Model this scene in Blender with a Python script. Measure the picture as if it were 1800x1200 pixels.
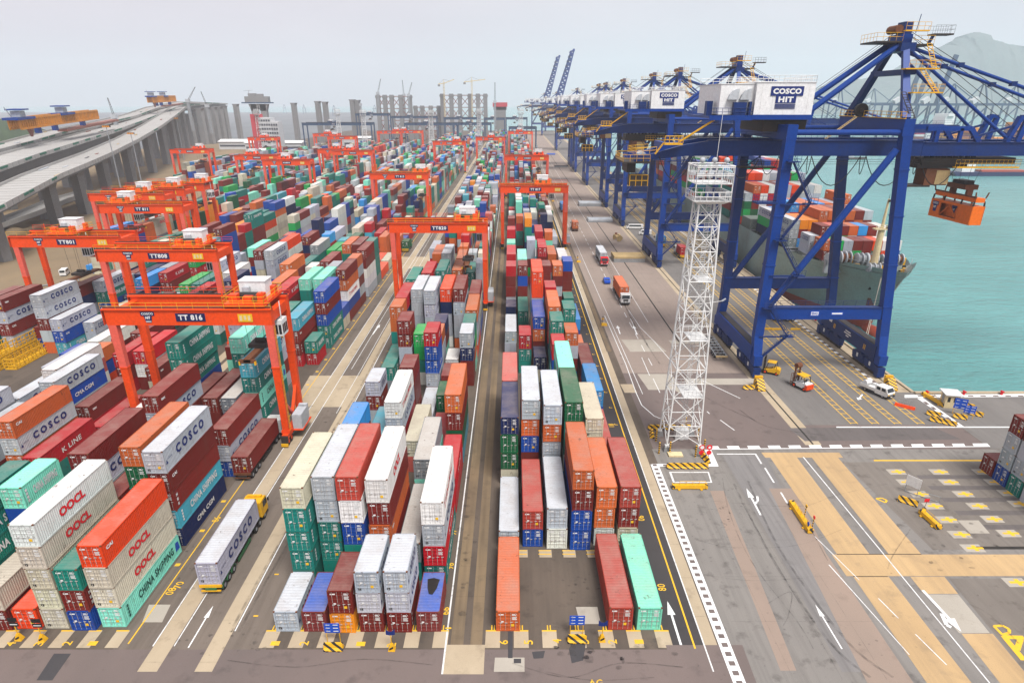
import bpy, bmesh, math, random
import numpy as np
from mathutils import Vector, Matrix
for _o in list(bpy.data.objects): bpy.data.objects.remove(_o)
R = math.radians
SC = bpy.context.scene
COL = SC.collection
# ------------------------------------------------------------------ camera
F, PT, H, CX, CY = 1120., R(23.46), 50.25, 901.5, 663.2      # focal in px of 1800, pitch, height, principal point
cd = bpy.data.cameras.new('camera'); cam = bpy.data.objects.new('camera', cd); COL.objects.link(cam)
cam.location = (0, 0, H); cam.rotation_euler = (math.pi/2 - PT, 0, 0)
cd.sensor_width = 36; cd.lens = F*36/1800
cd.shift_x = -(CX-900)/1800; cd.shift_y = (CY-600)/1800
cd.clip_start = .5; cd.clip_end = 20000
SC.camera = cam
# ------------------------------------------------------------------ sky, sun, exposure (overcast day)
SUN_EL, SUN_AZ = 60, 152          # degrees; azimuth clockwise from +y
w = bpy.data.worlds.new('World'); SC.world = w; w.use_nodes = True
nt = w.node_tree; N = nt.nodes; L = nt.links; N.clear()
sky = N.new('ShaderNodeTexSky'); sky.sky_type = 'NISHITA'; sky.sun_disc = False
sky.sun_elevation = R(SUN_EL); sky.sun_rotation = R(SUN_AZ)
sky.air_density = 1.0; sky.dust_density = 5.0; sky.ozone_density = 1.0
bw = N.new('ShaderNodeRGBToBW'); L.new(sky.outputs[0], bw.inputs[0])
tint = N.new('ShaderNodeMix'); tint.data_type = 'RGBA'; tint.blend_type = 'MULTIPLY'; tint.inputs[0].default_value = 1
L.new(bw.outputs[0], tint.inputs[6]); tint.inputs[7].default_value = (1.0, .985, 1.05, 1)
# cloud cover evens the sky out and hangs in soft, slightly darker patches
flat = N.new('ShaderNodeMix'); flat.data_type = 'RGBA'; flat.inputs[0].default_value = .72
L.new(tint.outputs[2], flat.inputs[6]); flat.inputs[7].default_value = (6.6, 6.35, 6.9, 1)
tc = N.new('ShaderNodeTexCoord'); mp = N.new('ShaderNodeMapping'); mp.inputs[3].default_value = (1.2, 1.2, 3.2)
L.new(tc.outputs['Generated'], mp.inputs[0])
nz = N.new('ShaderNodeTexNoise'); nz.inputs['Scale'].default_value = 1.3; nz.inputs['Detail'].default_value = 5; nz.inputs['Roughness'].default_value = .5
L.new(mp.outputs[0], nz.inputs[0])
rp = N.new('ShaderNodeValToRGB'); rp.color_ramp.elements[0].position = .3; rp.color_ramp.elements[1].position = .7
rp.color_ramp.elements[0].color = (.80, .82, .86, 1); rp.color_ramp.elements[1].color = (1.06, 1.05, 1.04, 1)
L.new(nz.outputs[0], rp.inputs[0])
cl = N.new('ShaderNodeMix'); cl.data_type = 'RGBA'; cl.blend_type = 'MULTIPLY'; cl.inputs[0].default_value = 1
L.new(flat.outputs[2], cl.inputs[6]); L.new(rp.outputs[0], cl.inputs[7])
bg = N.new('ShaderNodeBackground'); bg.inputs[1].default_value = .09
L.new(cl.outputs[2], bg.inputs[0])
wo = N.new('ShaderNodeOutputWorld'); L.new(bg.outputs[0], wo.inputs[0])
sl = bpy.data.lights.new('sun', 'SUN'); sl.energy = 2.6; sl.angle = R(20); sl.color = (1, .965, .91)
so = bpy.data.objects.new('sun', sl); COL.objects.link(so)
so.rotation_euler = (R(90-SUN_EL), 0, R(180-SUN_AZ)); so.location = (0, 0, 200)
so.rotation_euler = Vector((math.sin(R(SUN_AZ))*math.cos(R(SUN_EL)), math.cos(R(SUN_AZ))*math.cos(R(SUN_EL)), math.sin(R(SUN_EL)))).to_track_quat('Z', 'Y').to_euler()
SC.view_settings.view_transform = 'Standard'; SC.view_settings.look = 'None'
SC.view_settings.exposure = .64; SC.view_settings.gamma = 1; SC.view_settings.use_curve_mapping = False
SC.cycles.max_bounces = 6; SC.cycles.diffuse_bounces = 1; SC.cycles.glossy_bounces = 2; SC.cycles.transmission_bounces = 2
SC.cycles.volume_bounces = 4; SC.cycles.transparent_max_bounces = 4; SC.cycles.caustics_reflective = False; SC.cycles.caustics_refractive = False
SC.cycles.use_denoising = True
# ------------------------------------------------------------------ survey helpers: photo pixel (1800x1200) -> place on a level or at a distance
def gp(u, v, z=0.):
    a = (u-CX)/F; b = -(v-CY)/F
    dy = math.cos(PT)+b*math.sin(PT); dz = -math.sin(PT)+b*math.cos(PT); t = (z-H)/dz
    return a*t, dy*t
def at(u, v, y):
    a = (u-CX)/F; b = -(v-CY)/F
    dy = math.cos(PT)+b*math.sin(PT); dz = -math.sin(PT)+b*math.cos(PT); t = y/dy
    return a*t, H+dz*t
# ------------------------------------------------------------------ materials
MATS = {}
def nmat(name):
    m = bpy.data.materials.new(name); m.use_nodes = True; MATS[name] = m
    t = m.node_tree; b = t.nodes['Principled BSDF']; return m, t, t.nodes, t.links, b
def noise(t, scale, detail=4, rough=.55, coord='Object', sc=(1, 1, 1)):
    c = t.nodes.new('ShaderNodeTexCoord'); mp = t.nodes.new('ShaderNodeMapping'); mp.inputs[3].default_value = sc
    t.links.new(c.outputs[coord], mp.inputs[0])
    n = t.nodes.new('ShaderNodeTexNoise'); n.inputs['Scale'].default_value = scale; n.inputs['Detail'].default_value = detail; n.inputs['Roughness'].default_value = rough
    t.links.new(mp.outputs[0], n.inputs[0]); return n.outputs[0]
def ramp(t, fac, p0, p1, c0, c1):
    r = t.nodes.new('ShaderNodeValToRGB'); e = r.color_ramp.elements
    e[0].position = p0; e[1].position = p1; e[0].color = (*c0, 1) if len(c0) == 3 else c0; e[1].color = (*c1, 1) if len(c1) == 3 else c1
    t.links.new(fac, r.inputs[0]); return r.outputs[0]
def mix(t, fac, a, b, mode='MIX'):
    m = t.nodes.new('ShaderNodeMix'); m.data_type = 'RGBA'; m.blend_type = mode
    for s, x in ((0, fac), (6, a), (7, b)):
        if isinstance(x, (int, float)): m.inputs[s].default_value = x
        elif isinstance(x, tuple): m.inputs[s].default_value = (*x, 1) if len(x) == 3 else x
        else: t.links.new(x, m.inputs[s])
    return m.outputs[2]
def val(t, a, op, b):
    m = t.nodes.new('ShaderNodeMath'); m.operation = op
    for s, x in ((0, a), (1, b)):
        if isinstance(x, (int, float)): m.inputs[s].default_value = x
        else: t.links.new(x, m.inputs[s])
    return m.outputs[0]
def paint(name, c, rough=.5, grime=.35, dirt=(.12, .09, .07), gs=.35, metal=0.):
    """painted steel: fine tone variation, patchy grime and a few rust freckles"""
    m, t, n, l, b = nmat(name)
    k = ramp(t, noise(t, gs, 5), .42, .75, (0, 0, 0), (grime,)*3)
    col = mix(t, k, c, dirt)
    col = mix(t, ramp(t, noise(t, 1.6, 5, .7, 'Object', (1, 1, .12)), .56, .78, (0,)*3, (min(.8, grime*1.3),)*3), col, dirt)
    k2 = ramp(t, noise(t, 2.3, 4, .7), .3, .7, (.86,)*3, (1.1,)*3)
    col = mix(t, 1., col, k2, 'MULTIPLY')
    l.new(col, b.inputs['Base Color']); b.inputs['Roughness'].default_value = rough; b.inputs['Metallic'].default_value = metal; b.inputs['Specular IOR Level'].default_value = .5 if rough < .2 else .2
    return m
def ground(name, c, c2, s1=.12, s2=1.6, stain=.35, stain_c=(.05, .045, .04), grain=.1, bump=.0, streak=0):
    """concrete or asphalt: broad tone changes, darker oil patches, fine grain"""
    m, t, n, l, b = nmat(name)
    col = mix(t, ramp(t, noise(t, s1, 5, .6, 'Object', (1, .45, 1)), .3, .7, (0,)*3, (1,)*3), c, c2)
    st = ramp(t, noise(t, s2*.35, 6, .62), .56, .74, (0,)*3, (stain,)*3)
    col = mix(t, st, col, stain_c)
    if streak:
        sk = ramp(t, noise(t, 1.1, 4, .6, 'Object', (1, .03, 1)), .45, .75, (0,)*3, (streak,)*3)
        col = mix(t, sk, col, stain_c)
    sp = ramp(t, noise(t, s2*2.2, 3, .7), .66, .72, (0,)*3, (stain*.8,)*3)
    col = mix(t, sp, col, stain_c)
    g = ramp(t, noise(t, 14, 3, .8), .25, .75, (1-grain,)*3, (1+grain,)*3)
    col = mix(t, 1., col, g, 'MULTIPLY')
    l.new(col, b.inputs['Base Color']); b.inputs['Roughness'].default_value = .9; b.inputs['Specular IOR Level'].default_value = .1
    return m
def worn(name, c, wear=.35, under=(.17, .15, .14)):
    """road paint, rubbed through in places"""
    m, t, n, l, b = nmat(name)
    k = ramp(t, noise(t, 1.7, 6, .7), .52, .68, (0,)*3, (wear*1.6,)*3)
    l.new(mix(t, k, c, under), b.inputs['Base Color']); b.inputs['Roughness'].default_value = .75
    return m
paint('white_paint', (.78, .78, .76), .45, .12)
paint('white_house', (.82, .82, .81), .45, .06)
paint('red_crane', (.86, .075, .008), .42, .2, (.30, .035, .008))
paint('red_pale', (.80, .13, .09), .55, .2, (.35, .06, .04))  # paler red, for the near legs' upper sections and near brace arm
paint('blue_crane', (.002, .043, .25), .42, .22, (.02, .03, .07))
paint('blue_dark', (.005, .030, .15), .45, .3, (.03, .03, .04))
paint('navy_plate', (.012, .02, .09), .4, .1)
paint('far_blue', (.03, .075, .15), .5, .2)
paint('yellow_paint', (.80, .43, .015), .5, .25, (.3, .18, .05))
paint('black_paint', (.015, .015, .016), .5, .2)
paint('dark_steel', (.035, .033, .033), .55, .4, (.09, .05, .03))
paint('grey_steel', (.30, .32, .34), .5, .3)
paint('light_grey', (.5, .53, .56), .5, .25)
paint('rubber', (.02, .02, .021), .8, .2)
paint('rust_brown', (.17, .065, .03), .7, .5, (.07, .03, .02))
paint('orange_paint', (.85, .17, .012), .45, .1, (.3, .05, .01))
paint('cream_paint', (.76, .62, .36), .55, .2)
paint('green_paint', (.03, .16, .06), .5, .35)
paint('glass_dark', (.02, .028, .035), .08, .05)
paint('lock_rod', (.52, .5, .47), .5, .35)
paint('label_white', (.8, .8, .78), .5, .1)
paint('label_yellow', (.85, .5, .02), .5, .1)
paint('text_navy', (.012, .03, .17), .5, .05)
paint('text_white', (.82, .82, .8), .5, .1)
paint('text_red', (.75, .02, .03), .5, .08)
paint('text_green', (.015, .1, .08), .5, .05)
paint('sign_blue', (.01, .08, .5), .45, .05)
paint('tan_wood', (.5, .36, .17), .75, .3)
paint('rope', (.55, .5, .4), .9, .1)
paint('skin', (.45, .25, .17), .6, 0.)
paint('hivis', (.8, .82, .85), .8, .1)
paint('hair_dark', (.02, .015, .012), .6, 0.)
paint('ship_hull', (.27, .37, .35), .5, .5, (.20, .15, .09), .12)
paint('ship_red', (.42, .075, .04), .6, .5, (.3, .12, .08), .2)
paint('ship_deck', (.16, .2, .18), .7, .4)
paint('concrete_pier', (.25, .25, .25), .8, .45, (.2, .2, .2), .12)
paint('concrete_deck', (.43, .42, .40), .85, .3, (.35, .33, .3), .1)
paint('net_green', (.03, .17, .11), .8, .3)
paint('gantry_orange', (.72, .27, .02), .55, .3)
paint('truss_red', (.28, .1, .07), .6, .3)
paint('cladding', (.62, .63, .64), .5, .15)
paint('window_band', (.06, .07, .09), .3, .1)
paint('building_red', (.55, .06, .08), .6, .1)
ground('asphalt_mauve', (.195, .152, .138), (.155, .126, .116), .08, 1., .55, (.07, .06, .058), .12)
ground('asphalt_yard', (.155, .123, .097), (.095, .078, .064), .15, 1.1, .6, (.045, .04, .036), .14, streak=.25)
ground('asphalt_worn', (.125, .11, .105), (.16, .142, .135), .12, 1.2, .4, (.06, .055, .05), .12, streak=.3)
ground('asphalt_dark', (.072, .066, .066), (.055, .05, .05), .12, 1.2, .3, (.03, .03, .03), .12)
ground('asphalt_grey', (.255, .236, .214), (.20, .186, .172), .1, 1.4, .75, (.08, .072, .066), .14, streak=.35)
ground('asphalt_wheel', (.19, .18, .175), (.25, .235, .225), .1, 1.2, .4, (.10, .095, .09), .12, streak=.5)
ground('asphalt_pink', (.33, .25, .20), (.28, .22, .18), .1, 1., .35, (.14, .11, .09), .1)
ground('lane', (.205, .168, .138), (.15, .125, .105), .12, 1., .6, (.075, .062, .052), .12, streak=.45)
ground('apron', (.215, .20, .185), (.165, .154, .145), .1, 1., .4, (.08, .07, .065), .1, streak=.2)
ground('road_pale', (.325, .262, .222), (.275, .222, .19), .08, .9, .35, (.13, .11, .10), .1, streak=.2)
ground('slab_tan', (.56, .385, .20), (.44, .30, .16), .12, 1., .5, (.24, .18, .12), .09, streak=.35)
ground('slab_concrete', (.50, .41, .29), (.40, .32, .22), .18, 1.1, .55, (.18, .14, .10), .09)
ground('slab_pale', (.44, .40, .34), (.37, .335, .28), .2, 1.1, .4, (.2, .17, .14), .09)
ground('runway', (.29, .21, .125), (.15, .115, .08), .12, 1., .5, (.08, .065, .05), .1, streak=.55)
ground('yard_brown', (.225, .198, .172), (.165, .145, .126), .1, 1.1, .7, (.07, .06, .052), .12, streak=.3)
ground('hazy_far_land', (.20, .215, .225), (.15, .165, .175), .01, .05, .3, (.1, .11, .12), .05)  # distant haze is put into this grey-blue ground colour
ground('dirt', (.30, .22, .13), (.20, .155, .105), .03, .2, .4, (.12, .10, .075), .2)
ground('hole_dark', (.03, .028, .026), (.05, .045, .04), .5, 1., .3)
ground('patch_dark', (.06, .058, .062), (.075, .07, .072), .4, 1., .3)
worn('line_white', (.74, .74, .72)); worn('line_white_new', (.82, .82, .8), .12); worn('line_yellow', (.82, .48, .02), .18)
# black and yellow barrier stripes
m, t, n, l, b = nmat('hazard')
c = n.new('ShaderNodeTexCoord'); wv = n.new('ShaderNodeTexWave'); wv.wave_type = 'BANDS'; wv.bands_direction = 'DIAGONAL'
wv.inputs['Scale'].default_value = .62; wv.wave_profile = 'SAW'; l.new(c.outputs['Object'], wv.inputs[0])
k = n.new('ShaderNodeMath'); k.operation = 'GREATER_THAN'; k.inputs[1].default_value = .60; l.new(wv.outputs['Fac'], k.inputs[0])
l.new(mix(t, k.outputs[0], (.78, .42, .01), (.02, .02, .02)), b.inputs['Base Color']); b.inputs['Roughness'].default_value = .6
m, t, n, l, b = nmat('hazard_post')
c = n.new('ShaderNodeTexCoord'); wv = n.new('ShaderNodeTexWave'); wv.bands_direction = 'Z'; wv.inputs['Scale'].default_value = .8; l.new(c.outputs['Object'], wv.inputs[0])
k = n.new('ShaderNodeMath'); k.operation = 'GREATER_THAN'; k.inputs[1].default_value = .5; l.new(wv.outputs['Fac'], k.inputs[0])
l.new(mix(t, k.outputs[0], (.78, .42, .01), (.02, .02, .02)), b.inputs['Base Color']); b.inputs['Roughness'].default_value = .6
# water
m, t, n, l, b = nmat('sea')
wcol = mix(t, ramp(t, noise(t, .012, 4), .3, .7, (0,)*3, (1,)*3), (.075, .275, .265), (.13, .37, .36))
l.new(wcol, b.inputs['Base Color']); b.inputs['Roughness'].default_value = .16; b.inputs['Specular IOR Level'].default_value = .5
h1 = noise(t, .34, 5, .62, 'Object', (.7, 1.8, 1)); h2 = noise(t, .06, 4, .6, 'Object', (.7, 2.4, 1))
bp = n.new('ShaderNodeBump'); bp.inputs['Strength'].default_value = .75; bp.inputs['Distance'].default_value = 1.3
l.new(val(t, h1, 'ADD', val(t, h2, 'MULTIPLY', 1.5)), bp.inputs['Height']); l.new(bp.outputs[0], b.inputs['Normal'])
# foliage-covered slopes; the far hills' colour is lightened and greyed for haze
m, t, n, l, b = nmat('hill_hazy_green')
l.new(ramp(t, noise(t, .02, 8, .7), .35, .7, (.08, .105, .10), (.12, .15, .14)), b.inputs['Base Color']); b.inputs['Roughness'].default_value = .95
bp = n.new('ShaderNodeBump'); bp.inputs['Strength'].default_value = 1.; bp.inputs['Distance'].default_value = 6; l.new(noise(t, .06, 6, .7), bp.inputs['Height']); l.new(bp.outputs[0], b.inputs['Normal'])
m, t, n, l, b = nmat('slope_green')
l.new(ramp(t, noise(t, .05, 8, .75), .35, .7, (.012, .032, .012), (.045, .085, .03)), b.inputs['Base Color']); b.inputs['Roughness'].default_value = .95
# container paint: colour comes from the object itself
def cont_mat(name, bleach, attr=False):
    m, t, n, l, b = nmat(name)
    if attr:
        oi = n.new('ShaderNodeAttribute'); oi.attribute_name = 'tone'; col = oi.outputs['Color']; rnd = None
    else:
        oi = n.new('ShaderNodeObjectInfo'); col = oi.outputs['Color']; rnd = oi.outputs['Random']
    co = n.new('ShaderNodeTexCoord'); mp = n.new('ShaderNodeMapping'); l.new(co.outputs['Object'], mp.inputs[0])
    if rnd is not None:
        cb = n.new('ShaderNodeCombineXYZ'); l.new(val(t, rnd, 'MULTIPLY', 90.), cb.inputs[0]); l.new(val(t, rnd, 'MULTIPLY', 53.), cb.inputs[1]); l.new(cb.outputs[0], mp.inputs[1])
    def nn(s, d, r, sc=None):
        q = n.new('ShaderNodeTexNoise'); q.inputs['Scale'].default_value = s; q.inputs['Detail'].default_value = d; q.inputs['Roughness'].default_value = r
        if sc:
            m2 = n.new('ShaderNodeMapping'); m2.inputs[3].default_value = sc; l.new(mp.outputs[0], m2.inputs[0]); l.new(m2.outputs[0], q.inputs[0])
        else: l.new(mp.outputs[0], q.inputs[0])
        return q.outputs[0]
    if bleach:   # roofs: chalked by weather, dusty
        col = mix(t, bleach, col, (.60, .50, .46))
        col = mix(t, ramp(t, nn(.35, 6, .65), .42, .72, (0,)*3, (.42,)*3), col, (.36, .29, .24))
        col = mix(t, ramp(t, nn(1.3, 6, .75), .61, .68, (0,)*3, (.75,)*3), col, (.10, .06, .045))
    else:
        col = mix(t, ramp(t, nn(.45, 4, .6, (1, 1, .35)), .48, .8, (0,)*3, (.30,)*3), col, (.10, .075, .058))
        col = mix(t, ramp(t, nn(2.6, 5, .7, (1, 1, .10)), .55, .78, (0,)*3, (.5,)*3), col, (.09, .05, .03))
        col = mix(t, ramp(t, nn(1.9, 6, .75, (1, 1, .5)), .61, .68, (0,)*3, (.75,)*3), col, (.085, .038, .02))
    col = mix(t, 1., col, ramp(t, nn(5., 3, .7), .2, .8, (.88,)*3, (1.1,)*3), 'MULTIPLY')
    l.new(col, b.inputs['Base Color']); b.inputs['Roughness'].default_value = .5; b.inputs['Specular IOR Level'].default_value = .14
    return m
cont_mat('container_side', 0); cont_mat('container_roof', .11); cont_mat('container_far', 0, True); cont_mat('container_far_roof', .13, True)
M = MATS
# ------------------------------------------------------------------ mesh building
class MB:
    def __init__(s): s.v = []; s.f = []; s.m = []; s.mats = []
    def mi(s, mat):
        if mat not in s.mats: s.mats.append(mat)
        return s.mats.index(mat)
    def poly(s, pts, mat, faces=None):
        b = len(s.v); s.v += [tuple(p) for p in pts]; k = s.mi(mat)
        for f in (faces or [tuple(range(len(pts)))]): s.f.append(tuple(b+i for i in f)); s.m.append(k)
        return s
    BF = [(0, 3, 2, 1), (4, 5, 6, 7), (0, 1, 5, 4), (1, 2, 6, 5), (2, 3, 7, 6), (3, 0, 4, 7)]
    def box(s, x0, x1, y0, y1, z0, z1, mat, top=None):
        if top is None: return s.poly([(x0, y0, z0), (x1, y0, z0), (x1, y1, z0), (x0, y1, z0), (x0, y0, z1), (x1, y0, z1), (x1, y1, z1), (x0, y1, z1)], mat, s.BF)
        a, b_, c, d = top
        return s.poly([(x0, y0, z0), (x1, y0, z0), (x1, y1, z0), (x0, y1, z0), (a, c, z1), (b_, c, z1), (b_, d, z1), (a, d, z1)], mat, s.BF)
    def bar(s, p, q, w, h, mat, w2=None, h2=None):
        p = Vector(p); q = Vector(q); d = (q-p).normalized()
        up = Vector((0, 0, 1)) if abs(d.z) < .95 else Vector((0, 1, 0))
        sx = d.cross(up).normalized(); sz = sx.cross(d).normalized()
        P = []
        for e, ww, hh in ((p, w, h), (q, w2 or w, h2 or h)):
            for a, b_ in ((-1, -1), (1, -1), (1, 1), (-1, 1)): P.append(e+sx*(a*ww/2)+sz*(b_*hh/2))
        return s.poly(P, mat, s.BF)
    def tube(s, p, q, r, mat, n=8, r2=None, cap=True):
        p = Vector(p); q = Vector(q); d = (q-p).normalized()
        up = Vector((0, 0, 1)) if abs(d.z) < .95 else Vector((0, 1, 0))
        sx = d.cross(up).normalized(); sz = sx.cross(d).normalized(); P = []
        for e, rr in ((p, r), (q, r if r2 is None else r2)):
            for i in range(n):
                a = 2*math.pi*i/n; P.append(e+sx*(math.cos(a)*rr)+sz*(math.sin(a)*rr))
        fs = [(i, (i+1) % n, n+(i+1) % n, n+i) for i in range(n)]
        if cap: fs += [tuple(range(n-1, -1, -1)), tuple(range(n, 2*n))]
        return s.poly(P, mat, fs)
    def path(s, pts, r, mat, n=5):
        for a, b_ in zip(pts, pts[1:]): s.tube(a, b_, r, mat, n, cap=False)
        return s
    def ball(s, c, r, mat, nu=10, nv=6):
        P = [(c[0], c[1], c[2]-r)]
        for j in range(1, nv):
            t = -math.pi/2+math.pi*j/nv
            for i in range(nu): P.append((c[0]+r*math.cos(t)*math.cos(2*math.pi*i/nu), c[1]+r*math.cos(t)*math.sin(2*math.pi*i/nu), c[2]+r*math.sin(t)))
        P.append((c[0], c[1], c[2]+r)); fs = []
        for i in range(nu):
            fs.append((0, 1+(i+1) % nu, 1+i)); k = 1+(nv-2)*nu; fs.append((k+i, k+(i+1) % nu, len(P)-1))
            for j in range(nv-2):
                a = 1+j*nu; fs.append((a+i, a+(i+1) % nu, a+nu+(i+1) % nu, a+nu+i))
        return s.poly(P, mat, fs)
    def prism(s, pts, axis, a0, a1, mat):
        """polygon in the plane across an axis, pushed from a0 to a1"""
        n = len(pts)
        def P(p, a): return (a, p[0], p[1]) if axis == 'x' else (p[0], a, p[1]) if axis == 'y' else (p[0], p[1], a)
        return s.poly([P(p, a0) for p in pts]+[P(p, a1) for p in pts], mat, [(i, (i+1) % n, n+(i+1) % n, n+i) for i in range(n)]+[tuple(range(n-1, -1, -1)), tuple(range(n, 2*n))])
    def rail(s, pts, h, mat, r=.035, step=2., mid=True):
        """handrail: posts, top rail and knee rail along a line of floor points"""
        for a, b_ in zip(pts, pts[1:]):
            a = Vector(a); b_ = Vector(b_); n = max(1, int((b_-a).length/step))
            for k in range(n+1): p = a.lerp(b_, k/n); s.tube(p, p+Vector((0, 0, h)), r, mat, 4, cap=False)
            for hh in ((h, h*.5) if mid else (h,)): s.tube(a+Vector((0, 0, hh)), b_+Vector((0, 0, hh)), r, mat, 4, cap=False)
        return s
    def ladder(s, p, q, w, mat, r=.04, step=.5, side=(1, 0, 0)):
        p = Vector(p); q = Vector(q); sd = Vector(side)*w/2
        s.tube(p-sd, q-sd, r, mat, 4, cap=False); s.tube(p+sd, q+sd, r, mat, 4, cap=False)
        n = max(2, int((q-p).length/step))
        for k in range(n+1): c = p.lerp(q, k/n); s.tube(c-sd, c+sd, r*.8, mat, 4, cap=False)
        return s
    def xf(s, mat4):
        s.v = [tuple(mat4 @ Vector(p)) for p in s.v]; return s
    def add(s, o, mat4=None):
        b = len(s.v); s.v += [tuple(mat4 @ Vector(p)) for p in o.v] if mat4 else o.v
        for f, k in zip(o.f, o.m): s.f.append(tuple(b+i for i in f)); s.m.append(s.mi(o.mats[k]))
        return s
    def mesh(s, name):
        me = bpy.data.meshes.new(name); me.from_pydata(s.v, [], s.f); me.polygons.foreach_set('material_index', s.m)
        for k in s.mats: me.materials.append(M[k])
        me.update(); bm = bmesh.new(); bm.from_mesh(me); bmesh.ops.recalc_face_normals(bm, faces=bm.faces); bm.to_mesh(me); bm.free()
        return me
    def build(s, name, parent=None, smooth=False):
        me = s.mesh(name)
        if smooth: me.polygons.foreach_set('use_smooth', [True]*len(me.polygons))
        return link(name, me, parent)
def link(name, me, parent=None):
    o = bpy.data.objects.new(name, me); COL.objects.link(o)
    if parent is not None: o.parent = parent
    return o
def tag(o, label=None, cat=None, group=None, kind=None):
    if label: o['label'] = label
    if cat: o['category'] = cat
    if group: o['group'] = group
    if kind: o['kind'] = kind
    return o
def thing(name, label, cat, loc=(0, 0, 0), rz=0., group=None):
    o = bpy.data.objects.new(name, None); COL.objects.link(o); o.location = loc; o.rotation_euler = (0, 0, rz); o.empty_display_size = .5
    return tag(o, label, cat, group)
def dup(root, loc, rz, label, group=None):
    r = root.copy(); COL.objects.link(r); r.location = loc; r.rotation_euler = (0, 0, rz); r['label'] = label
    if group: r['group'] = group
    for ch in list(root.children):
        c = ch.copy(); COL.objects.link(c); c.parent = r
        for g in ch.children: d = g.copy(); COL.objects.link(d); d.parent = c
    return r
TX = {}
def text_mb(body, w, h, mat, spacing=1., bold=.02, shear=0.):
    """flat lettering fitted into a w x h field, lying in the x/z plane, facing -y, lower left corner at 0,0"""
    key = (body, spacing, bold, shear)
    if key not in TX:
        cu = bpy.data.curves.new('lettering', 'FONT'); cu.body = body; cu.space_character = spacing; cu.offset = bold; cu.shear = shear; cu.resolution_u = 2; cu.fill_mode = 'FRONT'
        ob = bpy.data.objects.new('lettering', cu); COL.objects.link(ob)
        dg = bpy.context.evaluated_depsgraph_get(); me = bpy.data.meshes.new_from_object(ob.evaluated_get(dg))
        V = np.array([v.co[:2] for v in me.vertices]); Fc = [tuple(p.vertices) for p in me.polygons]
        bpy.data.objects.remove(ob); bpy.data.curves.remove(cu); bpy.data.meshes.remove(me)
        lo = V.min(0); V = (V-lo)/(V.max(0)-lo); TX[key] = (V, Fc)
    V, Fc = TX[key]; mb = MB(); mb.v = [(float(x)*w, 0., float(y)*h) for x, y in V]; mb.f = list(Fc); mb.mi(mat); mb.m = [0]*len(Fc)
    return mb
# ------------------------------------------------------------------ the setting: ground, markings, water, hills
def sheet(name, polys, mat, z, kind='structure', label=None, cat=None):
    mb = MB()
    for i, p in enumerate(polys): mb.poly([(x, y, z+.00012*(i % 8)) for x, y in p], mat)
    me = bpy.data.meshes.new(name); me.from_pydata(mb.v, [], mb.f); me.materials.append(M[mat]); me.update()
    bm = bmesh.new(); bm.from_mesh(me)
    for f in bm.faces:
        f.normal_update()
        if f.normal.z < 0: f.normal_flip()
    bm.to_mesh(me); bm.free()
    return tag(link(name, me), kind=kind)
m, t, n, l, b = nmat('tyre_black')
tr_ = n.new('ShaderNodeBsdfTransparent'); ms = n.new('ShaderNodeMixShader'); l.new(val(t, ramp(t, noise(t, .8, 5, .65), .35, .75, (0,)*3, (.6,)*3), 'MULTIPLY', .75), ms.inputs[0]); l.new(tr_.outputs[0], ms.inputs[1]); l.new(b.outputs[0], ms.inputs[2]); l.new(ms.outputs[0], n['Material Output'].inputs[0]); b.inputs['Base Color'].default_value = (.04, .036, .034, 1); b.inputs['Roughness'].default_value = .8
def rect(x0, x1, y0, y1): return [(x0, y0), (x1, y0), (x1, y1), (x0, y1)]
def strip(x0, x1, y0, y1, n=None): return rect(x0, x1, y0, y1)
def P(*uv): return [gp(*q) for q in uv]
QX, QY = 75.2, 108.6          # quay corner
YE = 1250.                    # far end of the reclaimed land
sheet('ground', [[(-2500, -200), (400, -200), (400, QY), (QX, QY), (QX, YE), (-2500, YE)]], 'asphalt_yard', 0)
sheet('far_shore', [[(-6000, YE+.2), (-90, YE+.2), (-260, 3200), (-6000, 3200)], [(-6000, 640), (-420, 640), (-420, YE), (-6000, YE)], [(-420, 900), (-300, 900), (-300, YE), (-420, YE)]], 'hazy_far_land', .006)
sheet('sea', [[(-6000, -400), (6000, -400), (6000, 7000), (-6000, 7000)]], 'sea', -4.2)
mb = MB()
for a, b_ in (((QX, QY), (QX, YE)), ((400, QY), (QX, QY)), ((QX, YE), (-2500, YE))):
    mb.poly([(a[0], a[1], -.003), (b_[0], b_[1], -.003), (b_[0], b_[1], -9), (a[0], a[1], -9)], 'concrete_pier')
tag(mb.build('quay_face'), kind='structure')
mb = MB(); mb.box(QX-.5, QX+.12, QY, 900, .004, .28, 'slab_concrete'); mb.box(QX+.12, 330, QY-.5, QY+.12, .004, .28, 'slab_concrete')
tag(mb.build('quay_kerb'), kind='structure')
sheet('foreground_road', [rect(-120, 19.2, -20, 47.6)], 'asphalt_mauve', .004)
sheet('junction_road', [P((1170, 1133), (1305, 1133), (1330, 1200), (1190, 1200))], 'asphalt_mauve', .010)
sheet('dirt_ground', [[(-2400, 60), (-128, 60), (-128, 235), (-168, 330), (-190, 420), (-235, 620), (-290, 900), (-2400, 900)]], 'dirt', .004)
sheet('lane_asphalt', [rect(15.6, 19.2, 47.6, 700)], 'asphalt_dark', .004)
sheet('yard_lane', [rect(-40, -24.7, 47.6, 900)], 'lane', .004)
sheet('yard_aisle', [rect(-7.3, -2.1, 47.6, 900)], 'asphalt_yard', .004)
sheet('quay_road', [rect(22.1, 47.2, 118, 1200)], 'road_pale', .004)
sheet('crossing_road', [rect(22.1, 48.9, 87.5, 118), rect(48.9, 75.2, 87.5, 95.6)], 'asphalt_mauve', .0042)
sheet('apron_paving', [rect(49.1, 75.1, 95.6, 1200)], 'apron', .008)
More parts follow.
